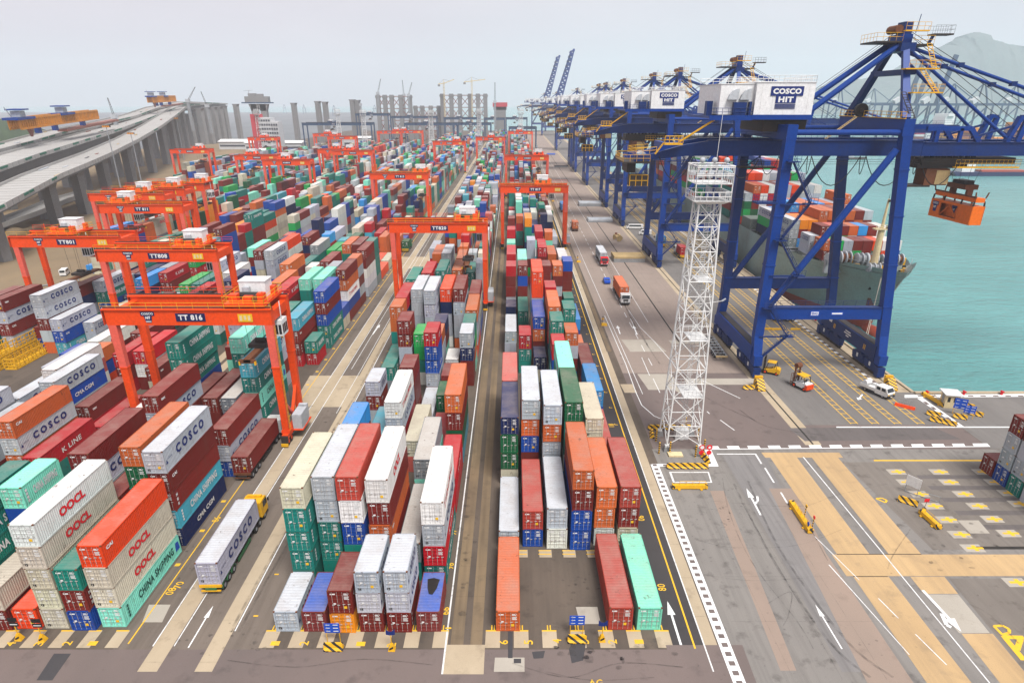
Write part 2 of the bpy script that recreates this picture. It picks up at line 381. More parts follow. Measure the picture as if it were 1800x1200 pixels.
sheet('apron_end_dark', [P((1415, 775), (1385, 752), (1640, 750), (1690, 772))], 'asphalt_worn', .014)
sheet('yard_road', [rect(21.9, 400, -100, 87.5)], 'asphalt_grey', .004)
sheet('quay_end_paving', [rect(75.3, 330, 87.6, 108.2)], 'apron', .006)
# wheel-darkened and pink bands of the road to the right
sheet('empty_yard_floor', [[gp(1482, 812), (125, gp(1482, 812)[1]), (125, 64.6), gp(1640, 966)], [gp(1668, 1016), (125, gp(1668, 1016)[1]), (125, 38), gp(1860, 1250)]], 'yard_brown', .0065)
sheet('row_dark_band', [rect(59., 125, gp(0, v)[1]-.5, gp(0, v)[1]+.5) for v in (838, 857, 878, 901, 926)], 'asphalt_worn', .0085)  # darker ground bands between the empty stacking rows
sheet('wheel_path', [P((1270, 800), (1345, 800), (1430, 975), (1540, 1180), (1480, 1180), (1370, 975))], 'asphalt_wheel', .008)
sheet('pink_band', [P((1248, 862), (1272, 862), (1400, 1178), (1372, 1178))], 'asphalt_pink', .009)
sheet('pink_lane', [P((1352, 858), (1398, 858), (1452, 972), (1640, 1250), (1550, 1250), (1405, 962))], 'asphalt_pink', .010)
# tan slabs
sl_ = [P((1354, 804), (1401, 804), (1528, 973), (1471, 973)), P((1427, 804), (1473, 804), (1619, 973), (1562, 973)),
       P((1500, 1013), (1562, 1013), (1720, 1215), (1640, 1215)), P((1600, 1013), (1660, 1013), (1684, 1043), (1624, 1043)), P((1690, 1113), (1745, 1113), (1830, 1215), (1770, 1215))]
sheet('tan_slab', sl_, 'slab_tan', .012)
sheet('cross_slab', [P((1462, 974), (1820, 974), (1860, 1012), (1488, 1012)), P((1338, 795), (1475, 795), (1482, 804), (1345, 804))], 'slab_tan', .013)
sheet('pale_patch', [P((1628, 1044), (1684, 1044), (1740, 1112), (1686, 1112))], 'slab_pale', .013)
sheet('slab_gap', [P((1471, 973), (1619, 973), (1620, 974.2), (1471, 974.2)), P((1499, 1012), (1560, 1012), (1561, 1013.3), (1500, 1013.3)), P((1712, 960), (1850, 960), (1850, 965), (1718, 965))], 'hole_dark', .015)
# long concrete strips
sheet('kerb_strip', [rect(19.35, 20.6, 44.9, 130), rect(19.35, 20.5, 130, 900)], 'slab_concrete', .008)
sheet('crane_runway', [rect(-36.1, -34.2, 44.9, 900), rect(-30.6, -28.9, 44.9, 900), rect(-6.7, -2.8, 44.6, 48.2), rect(-60.4, -58.6, 47, 900), rect(-85.5, -84, 60, 900), rect(-63, -61.2, 60, 900)], 'slab_concrete', .008)
sheet('wheel_track', [rect(-6.3, -5.0, 48.2, 900), rect(-4.3, -3.1, 48.2, 900), rect(20.7, 21.6, 130, 700)], 'runway', .008)
sheet('rail_strip', [rect(46.6, 49.2, 88, 1200), rect(70.6, 75.0, 108.8, 1200)], 'slab_concrete', .012)
sheet('crane_rail', [rect(47.75, 48.05, 89, 1200), rect(72.15, 72.45, 109, 1200), rect(37.6, 37.95, 136, 700)], 'hole_dark', .017)
sheet('pale_slab', [P((1092, 597), (1148, 597), (1172, 618), (1108, 618)), P((1120, 657), (1180, 657), (1200, 685), (1140, 685)), P((1202, 665), (1330, 665), (1340, 676), (1208, 676)),
                    P((1175, 598), (1262, 598), (1262, 604), (1180, 604)), P((1185, 685), (1220, 685), (1232, 692), (1197, 692))], 'slab_pale', .012)
sheet('lane_patch', [P((545, 660), (640, 660), (608, 715), (512, 715)), rect(-39.5, -25, 205, 222), P((1090, 675), (1112, 675), (1120, 690), (1098, 690))], 'slab_concrete', .007)
sheet('stack_pad', [rect(a+2.9*k-.35-.75, a+2.9*k-.35+.75, 47.8, 50.1) for a in (-1.7, -24.4) for k in range(7)] + [rect(-40.2-2.85*k-.75, -40.2-2.85*k+.6, 47.8, 50.1) for k in range(7)]
      + [rect(a+2.9*k-.9, a+2.9*k+.6, 61.6, 63.0) for a in (-1.7,) for k in range(1, 6)], 'slab_concrete', .008)
sheet('drain_grate', [P((1012, 1066), (1050, 1066), (1056, 1096), (1020, 1096)), P((262, 1062), (300, 1062), (285, 1093), (250, 1093)), P((1683, 914), (1720, 914), (1740, 937), (1706, 937)), P((870, 1155), (922, 1155), (922, 1180), (868, 1180))], 'slab_pale', .012)
sheet('drain_channel', [P((893, 1108), (901, 1108), (901, 1156), (893, 1156)), P((903, 1157), (916, 1157), (916, 1165), (903, 1165))], 'patch_dark', .016)
sheet('tar_patch', [P((95, 1148), (125, 1148), (92, 1195), (64, 1195)), P((1010, 1120), (1030, 1130), (1025, 1160), (1005, 1165), (1000, 1140)), P((935, 1145), (958, 1143), (955, 1156), (938, 1157))], 'patch_dark', .011)
# painted lines
wl = [rect(19.2, 19.34, 44.9, 700), rect(-6.85, -6.68, 44.6, 700), rect(-36.25, -36.12, 48, 700), rect(-34.1, -33.98, 48, 700), rect(-28.8, -28.66, 50, 700), rect(-33.0, -32.9, 120, 700), rect(-31.0, -30.9, 100, 700),
      rect(24.2, 24.32, 108, 700), rect(33.4, 33.52, 150, 700)]
wl += [rect(28.75, 28.9, 122+8*k, 126+8*k) for k in range(60)]
wl += [P((1236, 749), (1640, 745), (1640, 747.2), (1236, 751.3))] if 0 else []
wl += [P((1470, 749.5), (1800, 749.5), (1800, 751.5), (1470, 751.5)), P((1260, 797), (1328, 797), (1328, 798.6), (1260, 798.6)), P((1326, 797), (1329, 797), (1340, 815), (1337, 815)), P((1343, 822), (1346, 822), (1362, 848), (1359, 848)),
       P((1411, 803), (1413, 803), (1554, 973), (1552, 973)), P((1552, 973), (1554, 973), (1741, 1200), (1738.5, 1200)), P((1371, 865), (1374, 865), (1386, 885), (1383, 885)),
       P((1431, 942), (1432.5, 942), (1511, 1019), (1509.5, 1019)), P((1456, 992), (1458, 992), (1599, 1150), (1597.5, 1150)), P((1543, 1051), (1545, 1051), (1580, 1086), (1578, 1086)), P((1608, 1114), (1610, 1114), (1665, 1168), (1663, 1168)),
       P((1265, 738), (1267, 738), (1292, 756), (1290, 756)), P((1242, 723), (1244, 723), (1248, 727), (1246, 727)), P((1230, 667), (1232, 667), (1302, 700), (1300, 700)),
       P((1176, 829), (1246, 829), (1252, 848), (1183, 848)), ]
def bow(pts, wd):
    o = []
    for a, b_ in zip(pts, pts[1:]):
        a = Vector(a); b_ = Vector(b_); d = (b_-a).normalized(); n_ = Vector((-d.y, d.x))*wd/2; o.append([tuple(a-n_), tuple(b_-n_), tuple(b_+n_), tuple(a+n_)])
    return o
wl += bow([gp(*q) for q in ((1063, 555), (1100, 640), (1118, 690), (1128, 712), (1150, 731), (1165, 737))], .16) + bow([gp(*q) for q in ((1105, 545), (1125, 575), (1150, 600), (1180, 635))], .14)
wl += bow([gp(*q) for q in ((1108, 560), (1114, 572))], .14)+bow([gp(*q) for q in ((1128, 628), (1142, 660))], .14)+bow([gp(*q) for q in ((1148, 665), (1160, 690))], .14)
sheet('white_line', wl, 'line_white', .020)
# box inside the pale outline by the tower stays asphalt
sheet('outline_fill', [P((1180, 830.5), (1244, 830.5), (1249, 846.6), (1186, 846.6))], 'asphalt_grey', .024)
yl = [rect(18.15, 18.33, 47.7, 600), rect(-38.9, -38.76, 48.3, 400), P((1536, 808), (1735, 808), (1735, 810.2), (1536, 810.2))]
for a in (-1.7, -24.4):
    for k in range(7):
        x = a+2.9*k-.35
        yl += [rect(x-.75, x+.75, 49.95, 50.12), rect(x-.2, x-.08, 49.95, 50.8), rect(x+.08, x+.2, 49.95, 50.8)]
for k in range(7): x = -40.2-2.85*k-.1; yl.append(rect(x-.7, x+.6, 49.95, 50.12))
for k in range(1, 6):
    x = -1.7+2.9*k-.2; yl += [rect(x-.8, x+.7, 62.75, 62.9), rect(x-.8, x+.7, 62.1, 62.25)]
yl += [rect(-7.0, -6.4, 50.3+6.52*k, 50.5+6.52*k) for k in range(0, 1)]
for k in range(40): yl += [rect(17.2, 17.75, 56.6+6.5*k, 56.75+6.5*k), rect(17.2, 17.32, 56.6+6.5*k, 57.1+6.5*k)] if k > 2 else []
yl += [rect(-27.6, -27.1, 52+6.5*k, 52.2+6.5*k) for k in range(30)] + [rect(-39.9, -39.3, 60+6.5*k, 60.5+6.5*k) for k in range(30)]
# truck lanes under the quay cranes: ladder markings
for x in (57.3, 60.9, 64.7, 68.6):
    yl += [rect(x, x+.15, 96., 480), rect(x+1.15, x+1.3, 96., 480)] + [rect(x+.15, x+1.15, 96.3+1.75*k, 96.46+1.75*k) for k in range(210)]
# stacking marks of the empty yard to the right
for r_, n_ in (((1558, 835), 6), ((1648, 835), 6), ((1735, 835), 4)):
    pass
def cross(u, v, s=1.35):
    x, y = gp(u, v); return [rect(x-.75*s, x+.75*s, y-.18, y+.18), rect(x-.18*s, x+.18*s, y-.55, y+.55)]
YC = [(1579, 829), (1597, 847), (1619, 868), (1644, 889), (1668, 913), (1691, 939), (1714, 963), (1654, 829), (1672, 847), (1697, 868), (1722, 889), (1748, 912), (1777, 937), (1730, 829), (1752, 847), (1776, 866), (1795, 885), (1790, 1023)]
for q in YC: yl += cross(*q)
sheet('yellow_line', yl, 'line_yellow', .021)
sheet('corner_pad', [rect(x-1.5, x+.9, y-.75, y+.75) for x, y in (gp(*q) for q in YC)], 'slab_pale', .013)
# big painted symbol at the lower right: a house-shaped frame and a broad arrow
sheet('yellow_symbol', bow([gp(*q) for q in ((1747, 1100), (1762, 1115), (1774, 1112), (1774, 1105), (1762, 1099), (1747, 1100))], .3)+bow([gp(*q) for q in ((1764, 1117), (1800, 1160))], .6)+bow([gp(*q) for q in ((1764, 1119), (1800, 1120))], .5)+bow([gp(*q) for q in ((1788, 1141), (1794, 1122))], .5)
      + bow([gp(*q) for q in ((1540, 876), (1556, 883), (1559, 879), (1550, 875), (1540, 876))], .25), 'line_yellow', .022)
# checkered kerb band: white field with grey squares
sheet('checker_band', [rect(20.75, 21.95, 40, 82.9), P((1146, 815), (1260, 815), (1263, 819.5), (1149, 819.5)), P((1245, 784), (1735, 779), (1741, 785), (1245, 790)), P((1238, 790), (1250, 790), (1263, 819), (1252, 819)),
                       P((1590, 694), (1810, 692), (1810, 697), (1590, 699)), P((1612, 700), (1622, 699), (1695, 750), (1685, 750))] + [rect(70.0, 70.75, 112, 500)], 'line_white_new', .018)
ck = [rect(21.05, 21.65, 41+1.15*k, 41.55+1.15*k) for k in range(37)]
ck += [P((1262+36*k, 783.5-.36*k), (1277+36*k, 783.4-.36*k), (1280+36*k, 788.4-.36*k), (1265+36*k, 788.5-.36*k)) for k in range(13)]
ck += [P((1612+22*k, 694.5), (1622+22*k, 694.5), (1624+22*k, 696.8), (1614+22*k, 696.8)) for k in range(9)] + [P((1165+22*k, 816), (1174+22*k, 816), (1175+22*k, 818.8), (1166+22*k, 818.8)) for k in range(4)]
ck += [P((1622+13*k, 706+9*k), (1628+13*k, 706+9*k), (1634+13*k, 711+9*k), (1628+13*k, 711+9*k)) for k in range(5)]
ck += [rect(69.95, 70.8, 113.2+2.4*k, 114.4+2.4*k) for k in range(150)]
sheet('checker_square', ck, 'asphalt_mauve', .024)
# arrows on the road
def arrow(tail, tip, w_, hd=.33):
    a = Vector(gp(*tail)); b_ = Vector(gp(*tip)); d = (b_-a); ln = d.length; d.normalize(); n_ = Vector((-d.y, d.x)); c = b_-d*ln*hd
    return [[tuple(a-n_*w_*.28), tuple(c-n_*w_*.28), tuple(c+n_*w_*.28), tuple(a+n_*w_*.28)], [tuple(c-n_*w_), tuple(b_), tuple(c+n_*w_)]]
ar = arrow((1197, 1133), (1173, 1056), .42)+arrow((1480, 1140), (1433, 1062), .26, .28)+arrow((331, 1138), (375, 1064), .26, .3)
ar += arrow((1337, 905), (1312, 858), .42, .36)+bow([gp(*q) for q in ((1328, 885), (1332, 879), (1331, 872))], .3)
ar += arrow((1090, 587), (1085, 572), .5)+arrow((1120, 588), (1113, 572), .5)+arrow((1622, 1037), (1690, 1110), .6, .3)+bow([gp(*q) for q in ((1655, 1078), (1664, 1098), (1672, 1102))], .4)+arrow((655, 588), (668, 570), .45)+arrow((1516, 693), (1508, 703), .5)
tm = []; rr = random.Random(9)
for pts, wd in [(((1290, 850), (1330, 930), (1375, 1010), (1460, 1130), (1530, 1190)), .3), (((1315, 845), (1352, 930), (1400, 1010), (1492, 1130), (1570, 1190)), .3), (((1270, 840), (1282, 900), (1320, 985), (1400, 1090), (1430, 1140)), .12), (((1350, 1060), (1390, 1040), (1386, 1080), (1376, 1100)), .1), (((1230, 950), (1290, 962), (1400, 958), (1480, 930)), .08), (((1236, 1010), (1320, 1020), (1420, 1015)), .07), (((1250, 880), (1400, 890), (1470, 870), (1560, 850)), .08),
 ((( 1420, 920), (1455, 985)), .12), (((1600, 930), (1570, 975), (1560, 1000)), .12), (((1700, 1060), (1740, 1080), (1790, 1130)), .2), (((540, 900), (480, 1000), (420, 1110)), .3), (((520, 905), (462, 1005), (405, 1110)), .3), (((575, 800), (640, 700), (690, 600)), .35), (((555, 800), (622, 700), (676, 600)), .35), (((900, 1165), (1000, 1190), (1090, 1165), (1200, 1172)), .14), (((400, 1160), (520, 1172), (640, 1158), (760, 1168)), .14), (((1150, 1190), (1040, 1195), (960, 1180)), .1), (((1300, 720), (1350, 750), (1450, 765)), .25), (((1180, 620), (1230, 690), (1330, 740)), .25), (((1070, 470), (1110, 560), (1160, 640)), .3), (((1045, 420), (1080, 500), (1120, 580)), .3), (((1060, 440), (1095, 520), (1140, 610)), .3)]:
    P2 = [Vector(gp(*q)) for q in pts]; C2 = []
    for i in range(len(P2)-1):
        p0 = P2[max(0, i-1)]; p1 = P2[i]; p2 = P2[i+1]; p3 = P2[min(len(P2)-1, i+2)]
        for k in range(6): u_ = k/6; C2.append(.5*((2*p1)+(p2-p0)*u_+(2*p0-5*p1+4*p2-p3)*u_*u_+(3*p1-p0-3*p2+p3)*u_**3))
    C2.append(P2[-1]); tm += bow([tuple(q) for q in C2], wd)
sheet('tyre_mark', tm, 'tyre_black', .0275)
sheet('road_arrow', ar, 'line_white_new', .026)
rr = random.Random(17); jl = []
jl += [rect(19.35, 20.6, y, y+.05) for y in np.arange(46, 400, 6.).tolist()] + [rect(46.6, 49.2, y, y+.06) for y in np.arange(90, 500, 8.).tolist()] + [rect(70.6, 75., y, y+.06) for y in np.arange(110, 500, 8.).tolist()]
jl += [rect(49.2, 70.5, y, y+.05) for y in np.arange(98, 420, 11.).tolist()] + [rect(22.2, 46.5, y, y+.05) for y in np.arange(120, 420, 12.).tolist()] + [rect(-6.3, -3.1, y, y+.05) for y in np.arange(50, 400, 5.).tolist()]
jl += [rect(x0, x1, y, y+.045) for x0, x1 in ((-36.1, -34.2), (-30.6, -28.9)) for y in np.arange(46, 400, 5.5).tolist()] + [rect(23, 39, y, y+.04) for y in (51.3, 58.2, 64.9, 71.4, 78.8)] + [rect(x, x+.045, 44, 86) for x in (26.6, 31.2, 35.4)]
jl += bow([gp(*q) for q in ((1400, 800), (1500, 930), (1530, 974))], .05)+bow([gp(*q) for q in ((1300, 660), (1420, 780))], .06)
sheet('pavement_joint', jl, 'tyre_black', .0268)
sp = []
for cx_, cy_, n_, sx, sy, r0 in ((1265, 920, 70, 45, 60, .16), (1030, 1020, 26, 50, 40, .22), (1100, 1150, 14, 60, 20, .3), (1010, 1145, 10, 50, 14, .5), (1440, 1110, 30, 160, 60, .14), (1680, 950, 30, 110, 60, .3), (420, 1120, 20, 120, 30, .22), (600, 700, 26, 60, 90, .3), (1130, 560, 26, 50, 90, .35), (1420, 700, 26, 90, 60, .25), (820, 900, 24, 14, 160, .4), (330, 1000, 20, 40, 60, .2)):
    for _ in range(n_):
        x, y = gp(cx_+rr.gauss(0, sx*.5), cy_+rr.gauss(0, sy*.5)); r_ = r0*rr.uniform(.35, 1.3); sp.append([(x+r_*math.cos(a)*rr.uniform(.6, 1.3), y+r_*.8*math.sin(a)*rr.uniform(.6, 1.3)) for a in [2*math.pi*k/7 for k in range(7)]])
sheet('oil_spot', sp, 'tyre_black', .0285)
# row and bay numbers painted on the ground
def gtext(body, u, v, size, rz=0., wd=None, mat='line_yellow'):
    x, y = gp(u, v); mb = text_mb(body, wd or size*.62*len(body), size, mat, 1., .01)
    mb.xf(Matrix.Translation((x, y, .027)) @ Matrix.Rotation(rz, 4, 'Z') @ Matrix.Rotation(-math.pi/2, 4, 'X')); return mb
num = MB()
for s_, u, v in (('1', 1136, 1131), ('2', 1089, 1131), ('3', 1040, 1131), ('4', 991, 1130), ('5', 941, 1132), ('1', 645, 1135), ('2', 699, 1137), ('6', 897, 1132), ('1', 494, 1134), ('2', 545, 1134), ('2', 127, 1134), ('1', 172, 1134), ('3', 77, 1135), ('4', 27, 1135)):
    num.add(gtext(s_, u-4, v, .9, math.pi/2))
for s_, u, v in (('80', 1172, 1038), ('06', 1134, 915), ('66', 789, 1080), ('08', 303, 1045), ('70', 317, 1034), ('86', 383, 917), ('98', 797, 1000), ('97', 802, 940), ('18', 1080, 750)):
    num.add(gtext(s_, u, v, .9, math.pi/2))
o = num.build('ground_number'); tag(o, kind='structure')
tag(gtext('AG', 1036, 1206, .8, 0, 1.3).build('ground_letters'), kind='structure')
# hills across the water and the wooded slope at the far left
def hills(name, prof, y0, depth, mat, base=-5.):
    n_ = len(prof); mb = MB(); P_ = []; rnd = random.Random(5); ny = 9
    for j in range(ny):
        f = j/(ny-1); k = math.sin(f*math.pi)**.8
        for x, z in prof: P_.append((x+rnd.uniform(-1, 1)*depth*.02, y0+depth*f, base+(z-base)*k*(1+rnd.uniform(-.04, .04)*(j != ny//2))))
    mb.poly(P_, mat, [(j*n_+i, j*n_+i+1, (j+1)*n_+i+1, (j+1)*n_+i) for j in range(ny-1) for i in range(n_-1)])
    return tag(mb.build(name, smooth=True), kind='structure')
YH = 2900.
pk = [(1250, 176), (1350, 168), (1430, 158), (1500, 140), (1560, 130), (1605, 108), (1640, 88), (1675, 75), (1700, 60), (1718, 57), (1740, 70), (1765, 78), (1800, 84), (1840, 80), (1890, 100), (1960, 110), (2100, 120), (2300, 150)]
prof = []
for i in range(len(pk)-1):
    for k in range(5):
        f = k/5; prof.append((pk[i][0]*(1-f)+pk[i+1][0]*f, pk[i][1]*(1-f)+pk[i+1][1]*f+random.Random(i*7+k).uniform(-1.6, 1.6)))
hills('hills', [at(u, v, YH+300) for u, v in prof], YH, 600, 'hill_hazy_green')
pk = [(-300, 190), (-160, 196), (-60, 200), (0, 213), (22, 222), (40, 236), (70, 258), (120, 275)]
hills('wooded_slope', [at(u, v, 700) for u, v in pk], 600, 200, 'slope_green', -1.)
# ------------------------------------------------------------------ shipping containers
TONE = dict(r=(0.47, 0.007, 0.016), R=(0.185, 0.017, 0.013), o=(.57, .125, .03), O=(0.82, 0.06, 0.008), b=(0.005, 0.065, 0.35), n=(0.006, 0.018, 0.085), l=(0.06, 0.36, 0.46), k=(0.03, 0.28, 0.68), g=(0.005, 0.105, 0.04), e=(0.01, 0.36, 0.08),
            t=(0.007, 0.195, 0.155), a=(0.22, 0.72, 0.54), G=(.42, .45, .50), w=(.76, .75, .71), c=(.60, .56, .43), y=(0.88, 0.26, 0.01), p=(0.52, 0.1, 0.08), d=(.20, .23, .25), T=(.18, .03, .028), m=(.40, .62, .42), q=(.40, .05, .035))
WORD = dict(r='bright red', R='dark maroon', o='rust orange', O='vivid orange-red', b='royal blue', n='navy blue', l='turquoise blue', k='sky blue', g='dark green', e='bright green', t='teal green', a='pale mint', G='light grey',
            w='white', c='dirty cream', y='yellow-orange', p='faded pink-red', d='dark grey', T='tarpaulin-topped maroon', m='pale green', q='brick red')
WC, HC, HH = 2.438, 2.591, 2.896
CONT = []       # dicts: block,row,stack,tier,n,x,y,z,L,h,code,rz,known
def parse(s):
    out = []; i = 0
    while i < len(s):
        c = s[i]; i += 1; h = HC
        if i < len(s) and s[i] == '^': h = HH; i += 1
        out.append((c, h))
    return out
BLK = dict(A=(-1.7, 2.9, 6), B=(-24.4, 2.9, 6), C=(-57.1, 2.88, 6), D=(-82.1, 2.9, 6), E=(-109.9, 2.9, 6), F=(-135.0, 2.9, 6), G=(-157., 2.9, 6), H=(-183., 2.9, 6), I=(-214., 2.9, 6))
BNAME = dict(A='quayside block', B='middle block', C='left-centre block', D='second block from left', E='far-left block', F='far-left rear block', G='rear blocks', H='rear blocks', I='rear blocks')
L40, L20 = 12.192, 6.058
DEF = {}
def st(b, row, v, tiers, ln=40, y=None):
    ts = parse(tiers); z = sum(h for _, h in ts)
    yy = gp(900, v, z)[1] if y is None else y
    DEF.setdefault((b, row), []).append((yy, ts, L40 if ln == 40 else L20))
# quayside block (rows counted from the left)
for r, q in {
 0: [(1075, 'o'), (933, 'G'), (734, 'cgg^n'), (672, '???p^'), (583, 'GG'), (539, '?n', 20), (468, '?GRRr', 20), (447, '???Rr'), (427, '???ta', 20), (404, '??Rc?r', 20), (384, '?GcRR', 20)],
 1: [(899, 'bq'), (703, '?RboG^'), (589, 'ttr^', 20), (547, 'tt'), (467, '??RbR', 20), (455, '????a'), (380, '?ttro', 20)],
 2: [(894, 'w^G^'), (712, '?GGoG^'), (628, '?n', 20), (557, 'RRob'), (480, '????^O^O^'), (422, '???GG^', 20), (384, '???ty^')],
 3: [(827, 'b^b^R^o'), (707, '???tg^'), (650, '???ta'), (606, '???r^', 20), (565, '???tt', 20), (539, '??rRo'), (505, '????r', 20), (467, '??RRR', 20), (435, '??wRr'), (407, '????r')],
 4: [(856, 'wo^o^'), (735, 'GRoc^'), (585, 'bRGo', 20), (543, '??ttt', 20), (467, '??GRo', 20), (447, '???o'), (408, '?ttao', 20), (377, '??nnn')],
 5: [(856, 'cR^q^'), (781, 'q'), (718, 'b^k^'), (656, '?R'), (632, 'o'), (561, 'bk'), (524, '?t', 20), (467, '??RRb', 20), (452, '??bw'), (416, '?dG'), (378, '?onw')]}.items():
    for e in q: st('A', r, *e)
DEF[('A', 5)].insert(0, (50.2, parse('a^'), L40)); DEF[('A', 4)].insert(0, (50.2, parse('q^'), L40))
for r, q in {
 0: [(1075, 'G', 20), (859, 'tttt^c'), (775, '??k^'), (671, '?RG', 20), (646, '?t'), (564, '??too', 20), (546, '????r'), (491, '??ttt'), (437, '???G^'), (404, '??b', 20)],
 1: [(1075, 'T', 20), (838, 'tttG^G^'), (780, '?l'), (564, '?GGRR', 20), (509, '??G^G^G^'), (480, '???^?r'), (446, '????o'), (405, '?Rot', 20)],
 2: [(1038, 'yR^', 20), (838, '?t^b^w^q^'), (707, 'nrGw'), (646, '??RR', 20), (587, '?tee', 20), (511, '??^G^G^G^'), (476, '????t'), (446, '??^GG^G^'), (407, '??GO', 20)],
 3: [(1005, 'RGG', 20), (843, '??oR^w^'), (775, '?c'), (790, 'G'), (619, '?Gbbr', 20), (586, 'rGGo', 20), (567, '??Rn', 20), (508, '??GnO^'), (475, '???o'), (454, '???o')],
 4: [(1005, 'RGG', 20), (955, '?d'), (808, '??d^'), (792, 'r'), (695, '?g', 20), (660, '?R', 20), (632, '?w', 20), (508, '?GGG^R^'), (479, '??t'), (455, '??bG', 20)],
 5: [(1075, 'T', 20), (883, 'trG^w^'), (842, '?r'), (694, '?g^R^o^'), (586, 'RRnG^', 20), (567, '???t', 20), (545, '???o'), (520, '???R'), (462, '?GGG^', 20)]}.items():
    for e in q: st('B', r, *e)
# rows of the left-hand blocks also run left to right
for r, q in {
 5: [(960, 'accO'), (794, 'nlRRG^'), (755, '?GR'), (655, '?tatl', 40), (600, '?t', 20), (545, '?b', 20), (512, 'ttbRb'), (480, 'RbwoR'), (457, 'RGRGo', 20), (440, 'GwwRR'), (480, 'O'), (429, '?tttt', 20)],
 4: [(1002, 'bRt'), (786, '??^?g^o'), (700, '??d'), (655, '??GG'), (560, '?RRl'), (491, '????a'), (468, '???RG', 20), (430, '????R')],
 3: [(923, 'ccccw'), (888, '?GR'), (700, '?RR'), (631, '??tta^'), (560, '??wt'), (491, '??^tta'), (460, '???w^R'), (430, '???to')],
 2: [(1071, 'O'), (798, '??GGR'), (697, '?RRGR'), (600, '??GR'), (511, '???Rr'), (470, '???R^'), (440, '???e')],
 1: [(1038, 'Rc', 20), (857, '????a', 20), (850, '?GR'), (705, '?R'), (610, '??R'), (497, '???oo'), (470, '??Gw', 20), (440, '??te')],
 0: [(924, '?tttt'), (880, '?R'), (720, '?tw'), (632, '??^tt^t^'), (560, '???G'), (512, '??wG'), (480, '???^R^o')]}.items():
    for e in q: st('C', r, *e)
for r, q in {
 5: [(775, '?r', 40, 76.), (705, 'r', 40, 90.), (600, '?R', 40, 108), (500, '??GR', 40, 134), (441, '??GGG'), (424, '??RwO'), (417, '??nR')],
 4: [(741, 'GoGo'), (690, '?R', 40, 92.), (580, '?wr', 40, 110), (500, '??tn', 40, 150), (452, '??tn'), (441, '???GR'), (425, '???b')],
 3: [(672, 'GGbG'), (622, 'rRr', 40), (520, '??Rr'), (480, '?rrw'), (455, '??o'), (436, '???Ra')],
 2: [(700, '?GG', 40, 76.3), (642, '???w', 40, 95.), (560, '?RR', 40, 120), (500, '??dt'), (460, '??RwG')],
 1: [(742, '??dG', 40, 76.5), (672, '??G', 40, 89.5), (621, '??o', 20), (540, '?ttR'), (500, '???e'), (460, '??GG')],
 0: [(700, '??R', 40, 77), (645, '??G', 40), (600, '?Rw', 40), (540, '?tG'), (500, '??R')]}.items():
    for e in q: st('D', r, *e)
for r, q in {
 5: [(567, 'GG', 20), (540, '?c', 20), (480, '?Rr'), (455, '?re')],
 4: [(562, 'lbG'), (520, 'nn', 20), (500, '?nk'), (470, '?nG')],
 3: [(519, 'oGRGG'), (495, '??tG'), (482, '?nn')],
 2: [(575, 'bR'), (555, '???R', 40, 141.5), (498, '??G', 40, 156)],
 1: [(527, 'bGRGR'), (500, '??o')],
 0: [(530, 'R?RGR'), (505, '??m')]}.items():
    for e in q: st('E', r, *e)
rnd = random.Random(20)
PAL = 'RRRRRRRRooorrrGGGGGGGttttttaaaeegbbbbbnnllkkwwwccccdOyp'
def cap(b, row, y):
    """nothing may stand here: crane aisles and lanes that cross the rows"""
    if b == 'B' and 205 < y < 224 and row < 1: return True
    return False
for b, (x0, pit, nr) in BLK.items():
    for row in range(nr):
        q = sorted(DEF.get((b, row), []), key=lambda e: e[0]); res = []; y = None
        for yy, ts, ln in q:
            if y is not None and yy < y+.25: yy = y+.25
            res.append((yy, ts, ln)); y = yy+ln
        start = dict(A=50, B=50, C=50, D=76, E=128, F=196, G=330, H=400, I=400)[b]
        yend = dict(A=1000, B=1000, C=980, D=900, E=700, F=720, G=700, H=640, I=600)[b]
        y = (res[-1][0]+res[-1][2]+.3) if res else start+rnd.uniform(0, 3)
        far40 = .12 if b in 'AB' else .45
        trend = 3
        while y < yend:
            if rnd.random() < .05: y += 6.5; continue
            ln = L40 if rnd.random() < far40 else L20
            trend = max(1, min(5, trend+rnd.choice((-2, -1, 0, 1, 1, 2)))); n_ = trend
            if b in 'EF' and row < 2: n_ = min(n_, 4)
            base = rnd.choice(PAL); ts = []
            for _ in range(n_):
                if rnd.random() < .55: base = rnd.choice(PAL)
                ts.append((base, HH if rnd.random() < .25 else HC))
            res.append((y, ts, ln)); y += ln+rnd.uniform(.25, .6)
        for si, (yy, ts, ln) in enumerate(res):
            z = .02
            for ti, (c, h) in enumerate(ts):
                known = c != '?'
                if not known: c = rnd.choice(PAL)
                CONT.append(dict(b=b, row=row, s=si, t=ti, n=len(ts), x=x0+pit*row+rnd.uniform(-.05, .05), y=yy+rnd.uniform(-.06, .06), z=z, L=ln, h=h, c=c, rz=0, known=known, u=1)); z += h
# the ship's deck load: bays run aft from the bow, ten across
SHIP = []
def bay(y, base, cols, ln, x0=79.2, pit=2.55):
    for i, ts in enumerate(cols):
        z = base
        for ti, (c, h) in enumerate(parse(ts)):
            if c == '.': z += h; continue
            CONT.append(dict(b='S', row=i, s=len(SHIP), t=ti, n=len(parse(ts)), x=x0+pit*i, y=y, z=z, L=ln, h=h, c=c, rz=0, known=True, u=1)); z += h
    SHIP.append(y)
bay(167.5, 11.4, ['Ro', 'Re', 'GG', 'eR', 'RR', 'gO', 'Ow', 'bw'], L20, 81.9)
bay(174.4, 11.4, ['GG', 'RoR', 'Rop', 'ReR', 'GGo', 'tRk', 'RoR', 'Gww'], L20, 81.)
bay(185., 11.2, ['dGG', 'kRy', 'eoy', 'wRoo', 'ooRo', 'RRoR', 'etRo', 'RkoR', 'ooRG'], L40, 79.8)
